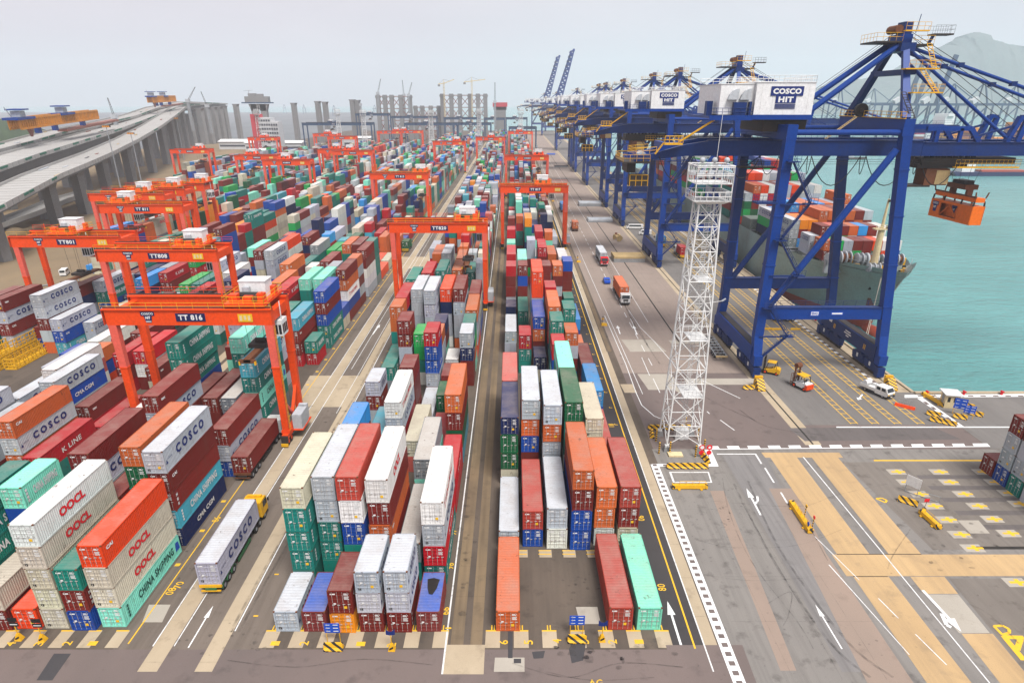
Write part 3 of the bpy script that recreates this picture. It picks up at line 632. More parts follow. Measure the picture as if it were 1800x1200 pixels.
bay(199., 11.2, ['neG', 'nyk', 'oRrk', 'eGRo', 'RRoo', 'RoGk', 'RoRo', 'etRG', 'RRtoo'], L40, 79.8)
bay(222., 11.2, ['OegG', 'egRro', 'RGwwO', 'oRRrw', 'ReeoR', 'rwwGG', 'GGrrO', 'tRGGw', 'RoGGG', 'ooRGw'], L40, 78.6)
bay(236., 11.2, ['tRGtRl', 'RRookR', 'GReRbO', 'GoRGbO', 'RRGGww', 'eRGRoG', 'GRRbRG', 'RRGGRR', 'ooGRGe', 'GGGRRG'], L40, 78.6)
for k in range(8):
    bay(256.+14*k+(6 if k > 3 else 0), 11.2, [''.join(rnd.choice('RRRoOrreetGGGwbkl') for _ in range(rnd.choice((5, 6, 6, 7)))) for _ in range(10)], L40, 78.4)
# boxes on lorries and on the small yard to the right: placed singly
def single(b, x, y, z, ln, c, h=HC, rz=0., u=1): CONT.append(dict(b=b, row=0, s=len([q for q in CONT if q['b'] == b]), t=0, n=1, x=x, y=y, z=z, L=ln, h=h, c=c, rz=rz, known=True, u=u))
for k, col in enumerate(('R', 'bGGR', 'tGGRn', 'GGRb', 'RGb')):
    z = .02
    for ti, (c, h) in enumerate(parse(col)):
        CONT.append(dict(b='Y', row=k, s=0, t=ti, n=len(col), x=69.6, y=81.9-2.75*k, z=z, L=L20 if k < 1 else L40, h=h, c=c, rz=-math.pi/2, known=True, u=1)); z += h
LORRY = [  # x, y of the box's near left corner, z, length, colour, rz, height, label
 ('loadA', -34.6, 55.4, 1.32, L40, 'G', R(1.2), HH, 'long pale grey container riding on the green-framed trailer nearest the camera'),
 ('loadB', -40.05, 78.4, 1.32, L40, 'R', 0, HC, 'dull maroon container riding on a trailer beside the front red gantry leg'),
 ('loadC', 28.9, 167.2, 1.32, L40, 'o', 0, HH, 'rust orange container on the white-cabbed truck on the quay road'),
 ('loadD', 29.0, 210.6, 1.32, L40, 'G', 0, HC, 'grey box load on the red-cabbed truck on the quay road'),
 ('loadE', 24.9, 269., 1.32, L20, 'o', 0, HC, 'short brown-orange container on a truck beyond the second quayside gantry'),
 ('loadF', 23.6, 318., 1.32, L40, 'k', 0, HC, 'sky blue container on the truck beneath the quayside gantry'),
 ('loadG', 57.8, 219., 1.32, L20, 'r', 0, HC, 'short red container on a trailer behind the white floodlight tower'),
 ('loadH', 54.6, 238., 1.32, L20, 'k', 0, HC, 'short blue container on a trailer under the second blue quay crane'),
 ('loadI', -40.0, 229., 1.32, L20, 'g', 0, HC, 'short green container on a truck left of the middle gantry'),
 ('loadJ', -93.2, 121.9, 1.32, L20, 'b', 0, HC, 'short blue container standing alone at the left beside the yellow cages')]
for b, x, y, z, ln, c, rz, h, lab in LORRY: single(b, x, y, z if b != 'loadJ' else .02, ln, c, h, rz)
# ---- which boxes show largest: a small depth-buffered drawing of all of them
def visible(conts, W_=600, H_=400):
    zb = np.zeros((H_, W_)); ib = -np.ones((H_, W_), int); s = W_/1800.
    cp, sp = math.cos(PT), math.sin(PT)
    for i, c in enumerate(conts):
        Lx, Ly = WC, c['L']
        P = np.array([(x, y, z) for z in (0, c['h']) for y in (0, Ly) for x in (0, Lx)], float)
        if c['rz']:
            cr, sr = math.cos(c['rz']), math.sin(c['rz']); P[:, :2] = P[:, :2] @ np.array([[cr, sr], [-sr, cr]])
        P += (c['x'], c['y'], c['z']); z = P[:, 2]-H
        D = P[:, 1]*cp-z*sp; V = P[:, 1]*sp+z*cp
        if D.min() < 5: continue
        U = np.stack([(CX+F*P[:, 0]/D)*s, (CY-F*V/D)*s], 1)
        if U[:, 0].max() < 0 or U[:, 0].min() > W_ or U[:, 1].min() > H_ or U[:, 1].max() < 0: continue
        for f in ((0, 1, 5, 4), (4, 5, 7, 6), (1, 3, 7, 5), (2, 0, 4, 6)):
            q = U[list(f)]; w_ = 1/D[list(f)]
            ar = sum(q[k][0]*q[(k+1) % 4][1]-q[(k+1) % 4][0]*q[k][1] for k in range(4))
            if ar >= 0: ar_ok = True
            else: q = q[::-1]; w_ = w_[::-1]
            x0 = max(0, int(q[:, 0].min())); x1 = min(W_-1, int(q[:, 0].max())+1); y0 = max(0, int(q[:, 1].min())); y1 = min(H_-1, int(q[:, 1].max())+1)
            if x1 < x0 or y1 < y0: continue
            A_ = np.c_[q[:3], np.ones(3)]
            try: co = np.linalg.solve(A_, w_[:3])
            except np.linalg.LinAlgError: continue
            yy, xx = np.mgrid[y0:y1+1, x0:x1+1]; xx = xx+.5; yy = yy+.5; ins = np.ones(xx.shape, bool)
            for k in range(4):
                a, b_ = q[k], q[(k+1) % 4]; ins &= ((b_[0]-a[0])*(yy-a[1])-(b_[1]-a[1])*(xx-a[0])) >= 0
            wv = co[0]*xx+co[1]*yy+co[2]; sub = zb[y0:y1+1, x0:x1+1]; ok = ins & (wv > sub+1e-7); sub[ok] = wv[ok]; ib[y0:y1+1, x0:x1+1][ok] = i
    return np.bincount(ib[ib >= 0].ravel(), minlength=len(conts))
PX = visible(CONT)
order = sorted(range(len(CONT)), key=lambda i: (CONT[i]['b'].startswith('load') or False, PX[i]), reverse=True)
KEEP = set(order[:300]); DETAIL = set(i for i in order[:300] if PX[i] > 38 or CONT[i]['b'].startswith('load'))
# ---- the box itself
CM = {}
def corr(mb, L_, h, x, sgn, mat, per=.28, dep=.036, z0=.16, z1=.12, y0=.12):
    """trapezoid corrugated side wall"""
    n_ = int((L_-2*y0)/per); pr = []
    for k in range(n_):
        a = y0+k*per; pr += [(a, 0), (a+per*.22, 0), (a+per*.36, -dep), (a+per*.78, -dep), (a+per*.92, 0)]
    pr.append((L_-y0, 0)); P_ = [(x+sgn*d, y, z) for z in (z0, h-z1) for y, d in pr]; n_ = len(pr)
    mb.poly(P_, mat, [(i, i+1, n_+i+1, n_+i) for i in range(n_-1)])
def cont_meshes(L_, h):
    k = (round(L_, 1), round(h, 2))
    if k in CM: return CM[k]
    W2 = WC; d = {}
    mb = MB()
    corr(mb, L_, h, W2-.02, 1, 'container_side'); corr(mb, L_, h, .02, -1, 'container_side')
    n_ = int((W2-.2)/.24); pr = []
    for q in range(n_): a = .1+q*.24; pr += [(a, 0), (a+.06, 0), (a+.1, .035), (a+.19, .035)]
    mb.poly([(x, L_-.02-dd, z) for z in (.1, h-.1) for x, dd in pr], 'container_side', [(i, i+1, len(pr)+i+1, len(pr)+i) for i in range(len(pr)-1)])
    mb.poly([(.03, .06, .1), (W2-.03, .06, .1), (W2-.03, L_-.05, .1), (.03, L_-.05, .1)], 'dark_steel')
    d['body'] = mb.mesh('body')
    mb = MB(); n_ = int((L_-.5)/.42); pr = [(.06, 0)]
    for q in range(n_): a = .25+q*.42; pr += [(a, 0), (a+.05, -.028), (a+.16, -.028), (a+.21, 0)]
    pr.append((L_-.06, 0)); mb.poly([(x, y, h-.022+dd) for x in (.05, W2-.05) for y, dd in pr], 'container_roof', [(i, i+1, len(pr)+i+1, len(pr)+i) for i in range(len(pr)-1)])
    d['roof'] = mb.mesh('roof')
    mb = MB(); s = 'container_side'
    for x in (0, W2-.16):
        for y in (0, L_-.16): mb.box(x, x+.16, y, y+.16, .0, h, s)
    for x in (0, W2-.07):
        mb.box(x+.003, x+.067, .16, L_-.16, .0, .16, s); mb.box(x+.003, x+.067, .16, L_-.16, h-.12, h-.004, s)
    for y in (.0, L_-.1):
        mb.box(.16, W2-.16, y+.003, y+.097, 0, .14, s); mb.box(.16, W2-.16, y+.003, y+.097, h-.13, h-.004, s)
    for x in (-.006, W2-.164):
        for y in (-.006, L_-.164):
            for z in (-.002, h-.118): mb.box(x, x+.17, y, y+.17, z, z+.12, 'rust_brown' if z > 1 else s)
    d['frame'] = mb.mesh('frame')
    for q, xa in enumerate((.17, W2/2+.012)):
        mb = MB(); wd = W2/2-.182; z0, z1 = .16, h-.15
        # panel with shallow horizontal pressings
        pr = [(z0, .045)]; hh = z1-z0
        for j in range(5): a = z0+.06+hh*j/5.; b_ = a+hh/5-.1; pr += [(a, .045), (a+.03, .075), (b_-.03, .075), (b_, .045)]
        pr.append((z1, .045)); mb.poly([(xa+dx, y, z) for dx in (0, wd) for z, y in pr], 'container_side', [(i, i+1, len(pr)+i+1, len(pr)+i) for i in range(len(pr)-1)])
        for fx in (.26, .76):
            x = xa+wd*fx; mb.tube((x, .028, .1), (x, .028, h-.09), .02, 'lock_rod', 5)
            mb.box(x-.07, x+.2, .0, .02, 1.05+.1*q, 1.12+.1*q, 'lock_rod')
            for z in (.35, 1.3, h-.4): mb.box(x-.05, x+.05, .004, .05, z, z+.07, 's' if 0 else 'container_side')
        # plates and stencil marks
        rr = random.Random(q)
        if q == 1:
            for z, w_ in ((h-.42, .5), (h-.55, .42), (h-.8, .5), (h-.95, .45), (h-1.1, .5)): mb.box(xa+.4, xa+.4+w_, .022, .040, z, z+.07, 'label_white')
        else:
            mb.box(xa+.1, xa+.62, .022, .04, h-.5, h-.36, 'label_white'); mb.box(xa+.35, xa+.6, .022, .04, 1.15, 1.32, 'label_white')
        d['door%d' % q] = mb.mesh('door')
    mb = MB(); mb.box(WC/2+.32, WC/2+.62, .015, .03, .62, .92, 'label_yellow'); d['tag'] = mb.mesh('marking_plate')
    mb = MB(); mb.box(.3, .58, .015, .03, .3, .56, 'black_paint'); d['vent'] = mb.mesh('marking_plate')
    CM[k] = d; return d
def simple_mesh(L_, h):
    k = ('s', round(L_, 1), round(h, 2))
    if k not in CM:
        mb = MB(); d = cont_meshes(L_, h)
        mb.poly([(x, y, z) for x, y, z in ((0, 0, 0), (WC, 0, 0), (WC, 0, h), (0, 0, h))], 'container_side'); mb.poly([(0, L_, 0), (WC, L_, 0), (WC, L_, h), (0, L_, h)], 'container_side')
        corr(mb, L_, h, WC, 1, 'container_side', .45, .06, .0, .0, .0); corr(mb, L_, h, 0, -1, 'container_side', .45, .06, 0, 0, 0)
        mb.poly([(0, 0, h), (WC, 0, h), (WC, L_, h), (0, L_, h)], 'container_roof')
        for x in (.0, WC/2-.05, WC-.1): mb.box(x, x+.1, -.03, 0, 0, h, 'container_side')
        for z in (0, h-.1): mb.box(.1, WC-.1, -.028, 0, z, z+.1, 'container_side')
        for x in (.45, .95, 1.5, 2.0): mb.box(x, x+.035, -.035, -.005, .1, h-.1, 'lock_rod')
        mb.box(1.6, 2.2, -.04, -.02, h-.9, h-.4, 'label_white'); CM[k] = mb.mesh('shipping_container')
    return CM[k]
LET = {}
def lettering(kind, L_, h, side):
    k = (kind, round(L_, 1), round(h, 2), side)
    if k in LET: return LET[k]
    S = dict(cosco=('COSCO', 'text_navy', .60, .42, .23, 1.5, .045), china=('CHINA SHIPPING', 'text_white', .62, .38, .25, 1.12, .035), chinag=('CHINA SHIPPING', 'text_green', .62, .38, .25, 1.12, .035), oocl=('OOCL', 'text_red', .34, .40, .28, 1., .05),
             kline=('K LINE', 'text_white', .36, .30, .36, 1.1, .02), yang=('YANG MING', 'text_red', .6, .32, .2, 1., .02), ever=('EVERGREEN', 'text_white', .5, .28, .25, 1., .03), mol=('MOL', 'text_white', .28, .34, .6, 1., .05), cma=('CMA CGM', 'text_white', .4, .26, .3, 1., .03))
    ex = MB()
    if kind in S:
        body, mt, fw, fh, f0, sp, bo = S[kind]; mb = text_mb(body, L_*fw, h*fh, mt, sp, bo); off = Vector((L_*f0, 0, h*.34))
        if kind == 'cosco':
            ex.add(text_mb('COSCO', L_*.09, h*.07, mt, 1.1, .01), Matrix.Translation((-L_*.17, 0, h*.16)))
            ex.add(MB().poly([(0, 0, 0), (.5, 0, 0), (.25, 0, .5)], mt), Matrix.Translation((-L_*.21, 0, h*.02)))
        if kind == 'chinag': ex.add(MB().poly([(0, 0, 0), (.95, 0, 0), (.8, 0, 1.), (.2, 0, 1.1)], 'sign_blue'), Matrix.Translation((L_*.655, 0, -.1)))
        if kind in ('china', 'chinag'):
            for j in range(4): ex.add(MB().box(0, .3, -.001, 0, 0, .3, mt), Matrix.Translation((-L_*.18, 0, .9-j*.42)))
        if kind == 'yang': ex.add(text_mb('T', .9, h*.34, 'text_red', 1, .05), Matrix.Translation((-L_*.09, 0, 0)))
    else:       # small upright company marks near the end
        word = dict(cai='CAI', mes='MES', tex='tex')[kind]; mb = MB(); off = Vector((.55, 0, h*.5))
        if kind == 'mes':
            for j, ch in enumerate(word): mb.add(text_mb(ch, .34, .38, 'text_white', 1, .06), Matrix.Translation((0, 0, .35-j*.62)))
        else: mb.add(text_mb(word, 1.1, .42, 'text_white', 1, .05), Matrix.Translation((.1, 0, .3)))
    out = []
    for q in (mb, ex):
        if not q.v: continue
        q.xf(Matrix.Translation(off))
        if side > 0: q.xf(Matrix.Translation((WC+.008, 0, 0)) @ Matrix.Rotation(math.pi/2, 4, 'Z'))
        else: q.xf(Matrix.Translation((-.008, L_, 0)) @ Matrix.Rotation(-math.pi/2, 4, 'Z'))
        out.append(q.mesh('lettering' if q is mb else 'logo_mark'))
    LET[k] = out; return out
rl = random.Random(3)
def pick(c, L_):
    o = dict(G=['cosco']*4, t=['china']*4, l=['china']*3, a=['chinag', 'china'], m=['china'], c=['oocl', 'oocl', None], w=['yang', 'oocl', 'yang'], r=['kline', 'kline', None], R=['cai', 'mes', None, 'tex'], o=['cai', 'tex', None], O=['cai', None], b=[None, 'cai', 'cma'],
             n=['mol', 'cma'], e=['ever'], g=['ever', None]).get(c, [None])
    return rl.choice(o)
LETTER = {('C', 5, 0, 0): 'chinag', ('C', 5, 0, 1): 'oocl', ('C', 5, 0, 2): 'oocl', ('C', 5, 0, 3): 'cai', ('C', 5, 1, 0): 'cma', ('C', 5, 1, 1): 'china', ('C', 5, 1, 2): 'mes', ('C', 5, 1, 3): 'cai', ('B', 5, 1, 3): 'yang', ('B', 3, 1, 4): 'oocl', ('B', 5, 1, 2): 'cosco', ('B', 5, 1, 1): 'kline', ('B', 5, 1, 0): 'china', ('C', 3, 0, 4): 'oocl'}
ORD = ['first', 'second', 'third', 'fourth', 'fifth', 'sixth', 'seventh', 'eighth', 'ninth', 'tenth', 'eleventh', 'twelfth', 'thirteenth', 'fourteenth', 'fifteenth', 'sixteenth', 'seventeenth', 'eighteenth', 'nineteenth', 'twentieth']
def ordn(i): return ORD[i] if i < 20 else 'number %d' % (i+1)
def clabel(c):
    size = 'long' if c['L'] > 8 else 'short'; w_ = WORD[c['c']]
    if c['b'].startswith('load'): return [q[8] for q in LORRY if q[0] == c['b']][0]
    tier = 'alone' if c['n'] == 1 else 'top tier' if c['t'] == c['n']-1 else 'bottom tier' if c['t'] == 0 else ORD[c['t']]+' tier'
    if c['b'] == 'S': return f"{size} {w_} container on the ship, {tier}, {ordn(c['row'])} from quay, {ordn(c['s'])} bay from bow"
    if c['b'] == 'Y': return f"{w_} container at right edge, {tier}, {ordn(c['row'])} stack back from the far end"
    return f"{size} {w_} container, {tier}, {ordn(c['s'])} stack of {ordn(c['row'])} row, {BNAME[c['b']]}"
def jit(c, r_):
    t_ = TONE[c]; k = r_.uniform(.86, 1.14); return tuple(min(.85, max(.005, v*k*r_.uniform(.95, 1.05))) for v in t_)
rc = random.Random(8); far = []
for i, c in enumerate(CONT):
    colr = jit(c['c'], rc); side = 1 if c['x'] < 0 else -1
    if i not in KEEP:
        far.append((c, colr)); continue
    lk = LETTER.get((c['b'], c['row'], c['s'], c['t'])) if not c['b'].startswith('load') else {'loadA': 'cosco', 'loadB': 'mes'}.get(c['b'])
    if lk is None: lk = pick(c['c'], c['L'])
    if c['b'] == 'S': side = -1
    grp = 'containers stacked on the ship' if c['b'] == 'S' else 'containers on lorries' if c['b'].startswith('load') else 'containers stacked in the yard'
    rz = c['rz']+rc.uniform(-.002, .002); loc = (c['x'], c['y'], c['z'])
    if i in DETAIL:
        t_ = thing('shipping_container', clabel(c), 'container', loc, rz, grp); d = cont_meshes(c['L'], c['h'])
        parts = [link('body', d['body'], t_), link('roof', d['roof'], t_), link('frame', d['frame'], t_), link('door', d['door0'], t_), link('door', d['door1'], t_)]
        if rc.random() < .3: parts.append(link('marking_plate', d['tag'], t_))
        if c['c'] in 'Gcd' and rc.random() < .75: parts.append(link('marking_plate', d['vent'], t_))
        for p in parts: p.color = (*colr, 1)
        if c['c'] in 'oO' and c['b'] == 'A': pass
        if c['c'] == 'T':
            parts[1].color = (.02, .10, .45, 1); parts[1]['label'] = 'faded blue tarpaulin roof'
            if c['row'] == 5:
                hm_ = MB(); hm_.poly([(.62, 4.9, c['h']+.03), (.75, 3.6, c['h']+.03), (1.0, 2.6, c['h']+.03), (1.4, 2.5, c['h']+.03), (1.75, 3.4, c['h']+.03), (1.95, 4.8, c['h']+.03), (1.3, 5.05, c['h']+.03)], 'black_paint'); hm_.build('tarpaulin_tear', t_)
        if c['c'] in 'Gw': parts[1].color = (.55, .585, .62, 1) if c['c'] == 'G' else (.74, .74, .71, 1)
        if c['c'] == 'd': parts[1].color = (.5, .48, .44, 1)
    else:
        t_ = link('shipping_container', simple_mesh(c['L'], c['h'])); t_.location = loc; t_.rotation_euler = (0, 0, rz); tag(t_, clabel(c), 'container', grp); t_.color = (*colr, 1)
    if lk and (i in DETAIL or PX[i] > 12): [link(q.name.split('.')[0], q, t_) for q in lettering(lk, c['L'], c['h'], side)]
# ---- every other box, farther off or buried in the stacks, as one mass
nf = len(far); FV = np.zeros((nf, 8, 3)); FC = np.zeros((nf, 4))
for i, (c, colr) in enumerate(far):
    P_ = np.array([(x, y, z) for z in (0, c['h']-.03) for y in (0, c['L']) for x in (0, WC)], float)
    if c['rz']:
        cr, sr = math.cos(c['rz']), math.sin(c['rz']); P_[:, :2] = P_[:, :2] @ np.array([[cr, sr], [-sr, cr]])
    FV[i] = P_+(c['x'], c['y'], c['z']); FC[i] = (*colr, 1)
q = np.array([(0, 1, 5, 4), (1, 3, 7, 5), (3, 2, 6, 7), (2, 0, 4, 6), (4, 5, 7, 6)])
fi = (np.arange(nf)[:, None, None]*8+q[None]).reshape(-1, 4)
me = bpy.data.meshes.new('distant_containers'); me.from_pydata(FV.reshape(-1, 3).tolist(), [], fi.tolist())
at_ = me.attributes.new('tone', 'FLOAT_COLOR', 'FACE'); at_.data.foreach_set('color', np.repeat(FC, 5, 0).ravel())
me.materials.append(M['container_far']); me.materials.append(M['container_far_roof']); me.polygons.foreach_set('material_index', np.tile([0, 0, 0, 0, 1], nf)); me.update()
tag(link('distant_containers', me), 'countless mixed coloured containers filling the yard and the far stacks', 'containers', None, 'stuff')
print('containers', len(CONT), 'kept', len(KEEP), 'detailed', len(DETAIL), 'min px', PX[order[299]])
# ------------------------------------------------------------------ rubber-tyred gantry cranes
def rtg(loc, tx, label, plate, group, tdrop=8., detail=True, mat='red_crane', S=23., zt=20., dp=8.):
    """local: x across the span 0..S, y towards the far legs 0..dp"""
    t = thing('gantry_crane', label, 'gantry crane', loc, 0, group); hot = mat == 'red_crane'; pale = 'red_pale' if hot else mat
    for x in (0, S):
        for y in (.5, dp-.5):
            mb = MB(); s_ = 1 if x == 0 else -1
            mb.box(x-.5, x+.5, y-.38, y+.38, 2.4, 13.2, mat, (x-.55, x+.55, y-.42, y+.42)); mb.box(x-.55, x+.55, y-.42, y+.42, 13.2, zt, pale if y < 1 else mat, (x-.6, x+.6, y-.5, y+.5))
            mb.box(x-.62, x+.62, y-.5, y+.5, 13.1, 13.3, mat); mb.box(x-.66, x+.66, y-.5, y+.5, 2.0, 2.5, mat)
            if detail and y < 1: mb.ladder((x+s_*-.65, y, 2.4), (x+s_*-.65, y, zt-.3), .45, 'yellow_paint', .03, .6, (0, 1, 0))
            mb.build('leg', t)
        mb = MB(); mb.box(x-.45, x+.45, -.6, dp+.6, 1.25, 2.0, mat); mb.box(x-.35, x+.35, 1.2, dp-1.2, 2.0, 2.25, mat)
        mb.bar((x, .9, 7.2), (x, dp/2, 3.6), .45, .45, pale); mb.bar((x, dp/2, 3.6), (x, dp-.9, 7.2), .45, .45, mat)
        mb.box(x-.5, x+.5, -1.0, -.6, .8, 1.9, 'dark_steel'); mb.box(x-.55, x+.55, -1.15, -1.0, .25, .75, 'yellow_paint')
        mb.build('sill_beam', t)
        if detail:
            for y in (.0, 1.3, dp-1.3, dp):
                w_ = MB(); w_.tube((x-.34, y, .72), (x+.34, y, .72), .72, 'rubber', 14); w_.tube((x-.36, y, .72), (x+.36, y, .72), .34, mat, 10); w_.build('wheel', t)
    x = S
    mb = MB(); mb.box(x+.5, x+2.0, 2.2, 5.4, 1.7, 4.2, 'light_grey'); mb.box(x+.55, x+1.9, 5.6, 6.3, 1.8, 4.4, 'light_grey'); mb.box(x+.5, x+2.1, 2.0, 6.6, 1.5, 1.7, mat); mb.build('power_unit', t)
    for y, nm in ((.5, 'near'), (dp-.5, 'far')):
        mb = MB(); mb.box(-.7, S+.6, y-.5, y+.5, zt, zt+2.3, mat); mb.box(-1.0, S+.7, y-.7, y+.7, zt+2.3, zt+2.5, mat)
        mb.box(-1.0, S+.7, y-.12, y+.12, zt+2.5, zt+2.66, 'dark_steel')
        if detail:
            yy = y-.75 if nm == 'near' else y+.75; mb.rail([(-.95, yy, zt+2.5), (S+.8, yy, zt+2.5)], 1., 'yellow_paint' if nm == 'near' else mat, .03, 2.2)
            for k in range(5): mb.box(-1.1+k*5.4, -1.02+k*5.4, y-.53, y+.53, zt+.05, zt+2.3, mat)
        mb.build('main_girder', t)
    for x in (0, S): mb = MB(); mb.box(x-.5, x+.5, 1.05, dp-1.05, zt+.3, zt+1.8, mat); mb.build('end_tie', t)
    # plates on the near girder
    mb = MB(); mb.box(S*.42, S*.42+4.3, -.075, -.02, zt+.62, zt+1.85, 'navy_plate')
    if plate: mb.add(text_mb(plate, 3.5, .85, 'text_white', 1.1, .035), Matrix.Translation((S*.42+.4, -.09, zt+.82)))
    else:
        for k in range(5): mb.box(S*.42+.5+.7*k, S*.42+.95+.7*k, -.09, -.076, zt+.95, zt+1.55, 'label_white')
    pl = mb.build('number_plate', t)
    mb = MB(); mb.box(S*.2, S*.2+2., -.07, -.02, zt+1.5, zt+2.1, 'navy_plate'); mb.prism([(S*.2+.4, zt+1.5), (S*.2+1.6, zt+1.5), (S*.2+1.4, zt+.45), (S*.2+.6, zt+.45)], 'y', -.07, -.02, 'navy_plate')
    if hot:
        mb.add(text_mb('COSCO', 1.7, .34, 'text_white', 1.05, .03), Matrix.Translation((S*.2+.15, -.085, zt+1.63))); mb.add(text_mb('HIT', .75, .42, 'text_white', 1.05, .05), Matrix.Translation((S*.2+.62, -.085, zt+.98)))
        mb.box(S*.2+.62, S*.2+1.38, -.085, -.07, zt+.5, zt+.56, 'label_white'); mb.box(S*.2+.6, S*.2+1.4, -.085, -.07, zt+.64, zt+.70, 'label_white')
    mb.build('logo_plate', t)
    if hot:
        mb = MB(); mb.box(S*.815, S*.815+2.1, -.07, -.02, zt+.55, zt+1.75, 'label_yellow')
        for k in range(3): mb.box(S*.815+.25+.6*k, S*.815+.6+.6*k, -.085, -.07, zt+.75+.12*(k % 2), zt+1.5, 'cream_paint')
        mb.build('warning_plate', t)
    # trolley with hoist house, driver's cab and spreader
    mb = MB(); mb.box(tx-3, tx+3, .1, dp-.1, zt+2.75, zt+3.15, mat)
    for yy in (.6, dp-.6):
        for xx in (tx-2.4, tx+2.4): mb.tube((xx, yy-.15, zt+2.85), (xx, yy+.15, zt+2.85), .3, 'dark_steel', 10)
    mb.box(tx-2.6, tx-1.4, 1.4, 2.6, zt+3.15, zt+4.2, mat); mb.box(tx-.4, tx+.9, .9, 2.0, zt+3.15, zt+4.0, mat); mb.tube((tx-2.2, 3, zt+3.7), (tx+1.8, 3, zt+3.7), .5, 'dark_steel', 10); mb.box(tx+1.6, tx+2.6, 1.4, 2.4, zt+3.15, zt+4.4, mat)
    for q_ in (-2.2, .4, 2.2): mb.box(tx+q_-.5, tx+q_+.5, dp-2.2, dp-1.2, zt+3.15, zt+3.9+.2*q_, mat)
    mb.tube((tx+1.2, 1.2, zt+3.6), (tx+1.2, 3.4, zt+3.6), .42, 'rust_brown', 10); mb.bar((tx-2.9, .3, zt+3.15), (tx-2.9, .3, zt+5.2), .12, .12, mat); mb.bar((tx+2.9, .3, zt+3.15), (tx+2.9, .3, zt+5.0), .12, .12, mat)
    if detail: mb.rail([(tx-3, .1, zt+3.15), (tx+3, .1, zt+3.15), (tx+3, dp-.1, zt+3.15), (tx-3, dp-.1, zt+3.15), (tx-3, .1, zt+3.15)], 1.1, 'yellow_paint', .035, 1.5)
    mb.build('trolley', t)
    mb = MB(); mb.box(tx-1.9, tx+2.0, 4.0, 6.8, zt+3.15, zt+5.5, 'white_house'); mb.box(tx-2.0, tx+2.1, 3.9, 6.9, zt+5.5, zt+5.62, 'white_house'); mb.box(tx-1.2, tx-.2, 3.2, 3.95, zt+3.15, zt+4.8, 'light_grey'); mb.build('hoist_house', t)
    cx = min(tx+3.3, S+1.0)
    mb = MB(); mb.box(cx-.9, cx+.9, 2.6, 4.9, zt-2.6, zt-.1, 'white_paint')
    for k in range(3): mb.box(cx+.9, cx+.93, 2.75+.72*k, 3.3+.72*k, zt-2.2, zt-.8, 'glass_dark'); mb.box(cx-.75+.55*k, cx-.35+.55*k, 2.57, 2.6, zt-2.3, zt-.8, 'glass_dark')
    for q_ in (-.8, .8): mb.bar((cx+q_, 3, zt-.1), (cx+q_, 3, zt+2.8), .12, .12, 'white_paint')
    mb.build('driver_cab', t)
    zs = zt-tdrop
    mb = MB(); mb.box(tx-1.6, tx+1.2, 2.3, dp-2.3, zt-1.4, zt-.6, 'dark_steel') if 0 else None
    mb.box(tx-1.4, tx+1.4, dp/2-1.6, dp/2+1.6, zs+.9, zs+1.5, 'dark_steel'); mb.box(tx-.5, tx+.5, dp/2-6.05, dp/2+6.05, zs+.3, zs+.85, 'rust_brown')
    for yy in (dp/2-5.9, dp/2+5.9): mb.box(tx-1.22, tx+1.22, yy-.15, yy+.15, zs+.2, zs+.75, 'rust_brown'); mb.box(tx-1.25, tx-1.05, yy-.2, yy+.2, zs-.1, zs+.5, 'yellow_paint'); mb.box(tx+1.05, tx+1.25, yy-.2, yy+.2, zs-.1, zs+.5, 'yellow_paint')
    mb.tube((tx-.8, dp/2, zs+1.7), (tx+.8, dp/2, zs+1.7), .35, 'dark_steel', 8)
    mb.build('spreader', t)
    mb = MB()
    for xx in (-1.2, 1.2):
        for yy in (-1.4, 1.4): mb.tube((tx+xx*1.2, dp/2+yy*1.2, zt+2.8), (tx+xx, dp/2+yy, zs+1.4), .03, 'dark_steel', 4, cap=False)
    mb.build('hoist_rope', t); return t
RG = 'red rubber-tyred gantry cranes over the container blocks'
XB = dict(A=-3.8, B=-30.1, C=-58.9, D=-84.0, E=-111.8)
for b, y, tx, num_, lab, dr in [
 ('C', 88.9, 19.8, 'TT 816', 'large red gantry crane numbered 816, nearest the camera at left', 5.4), ('D', 129., 17.5, 'TT808', 'red gantry crane numbered 808, directly behind the nearest red gantry', 9.), ('E', 143., 10.5, 'TT801', 'red gantry crane numbered 801 at far left by the bridge piers', 8.),
 ('B', 160., 18.5, 'TT820', 'red gantry crane numbered 820 over the middle block', 8.5), ('A', 235., 14.5, 'TT 817', 'red gantry crane numbered 817 over the quayside block', 8.), ('C', 277., 20., 'TT 815', 'red gantry crane over the left-centre block, second from camera there', 8.),
 ('A', 369., 18., '', 'red gantry crane second from camera over the quayside block', 6.), ('C', 503., 17., '', 'red gantry crane over the left-centre block, third from camera there', 6.), ('B', 562., 12., '', 'distant red gantry crane over the middle block, second from camera there', 6.), ('A', 672., 10., '', 'most distant red gantry crane over the quayside block', 6.)]:
    rtg((XB[b], y, 0), tx, lab, num_, RG, dr, y < 300)
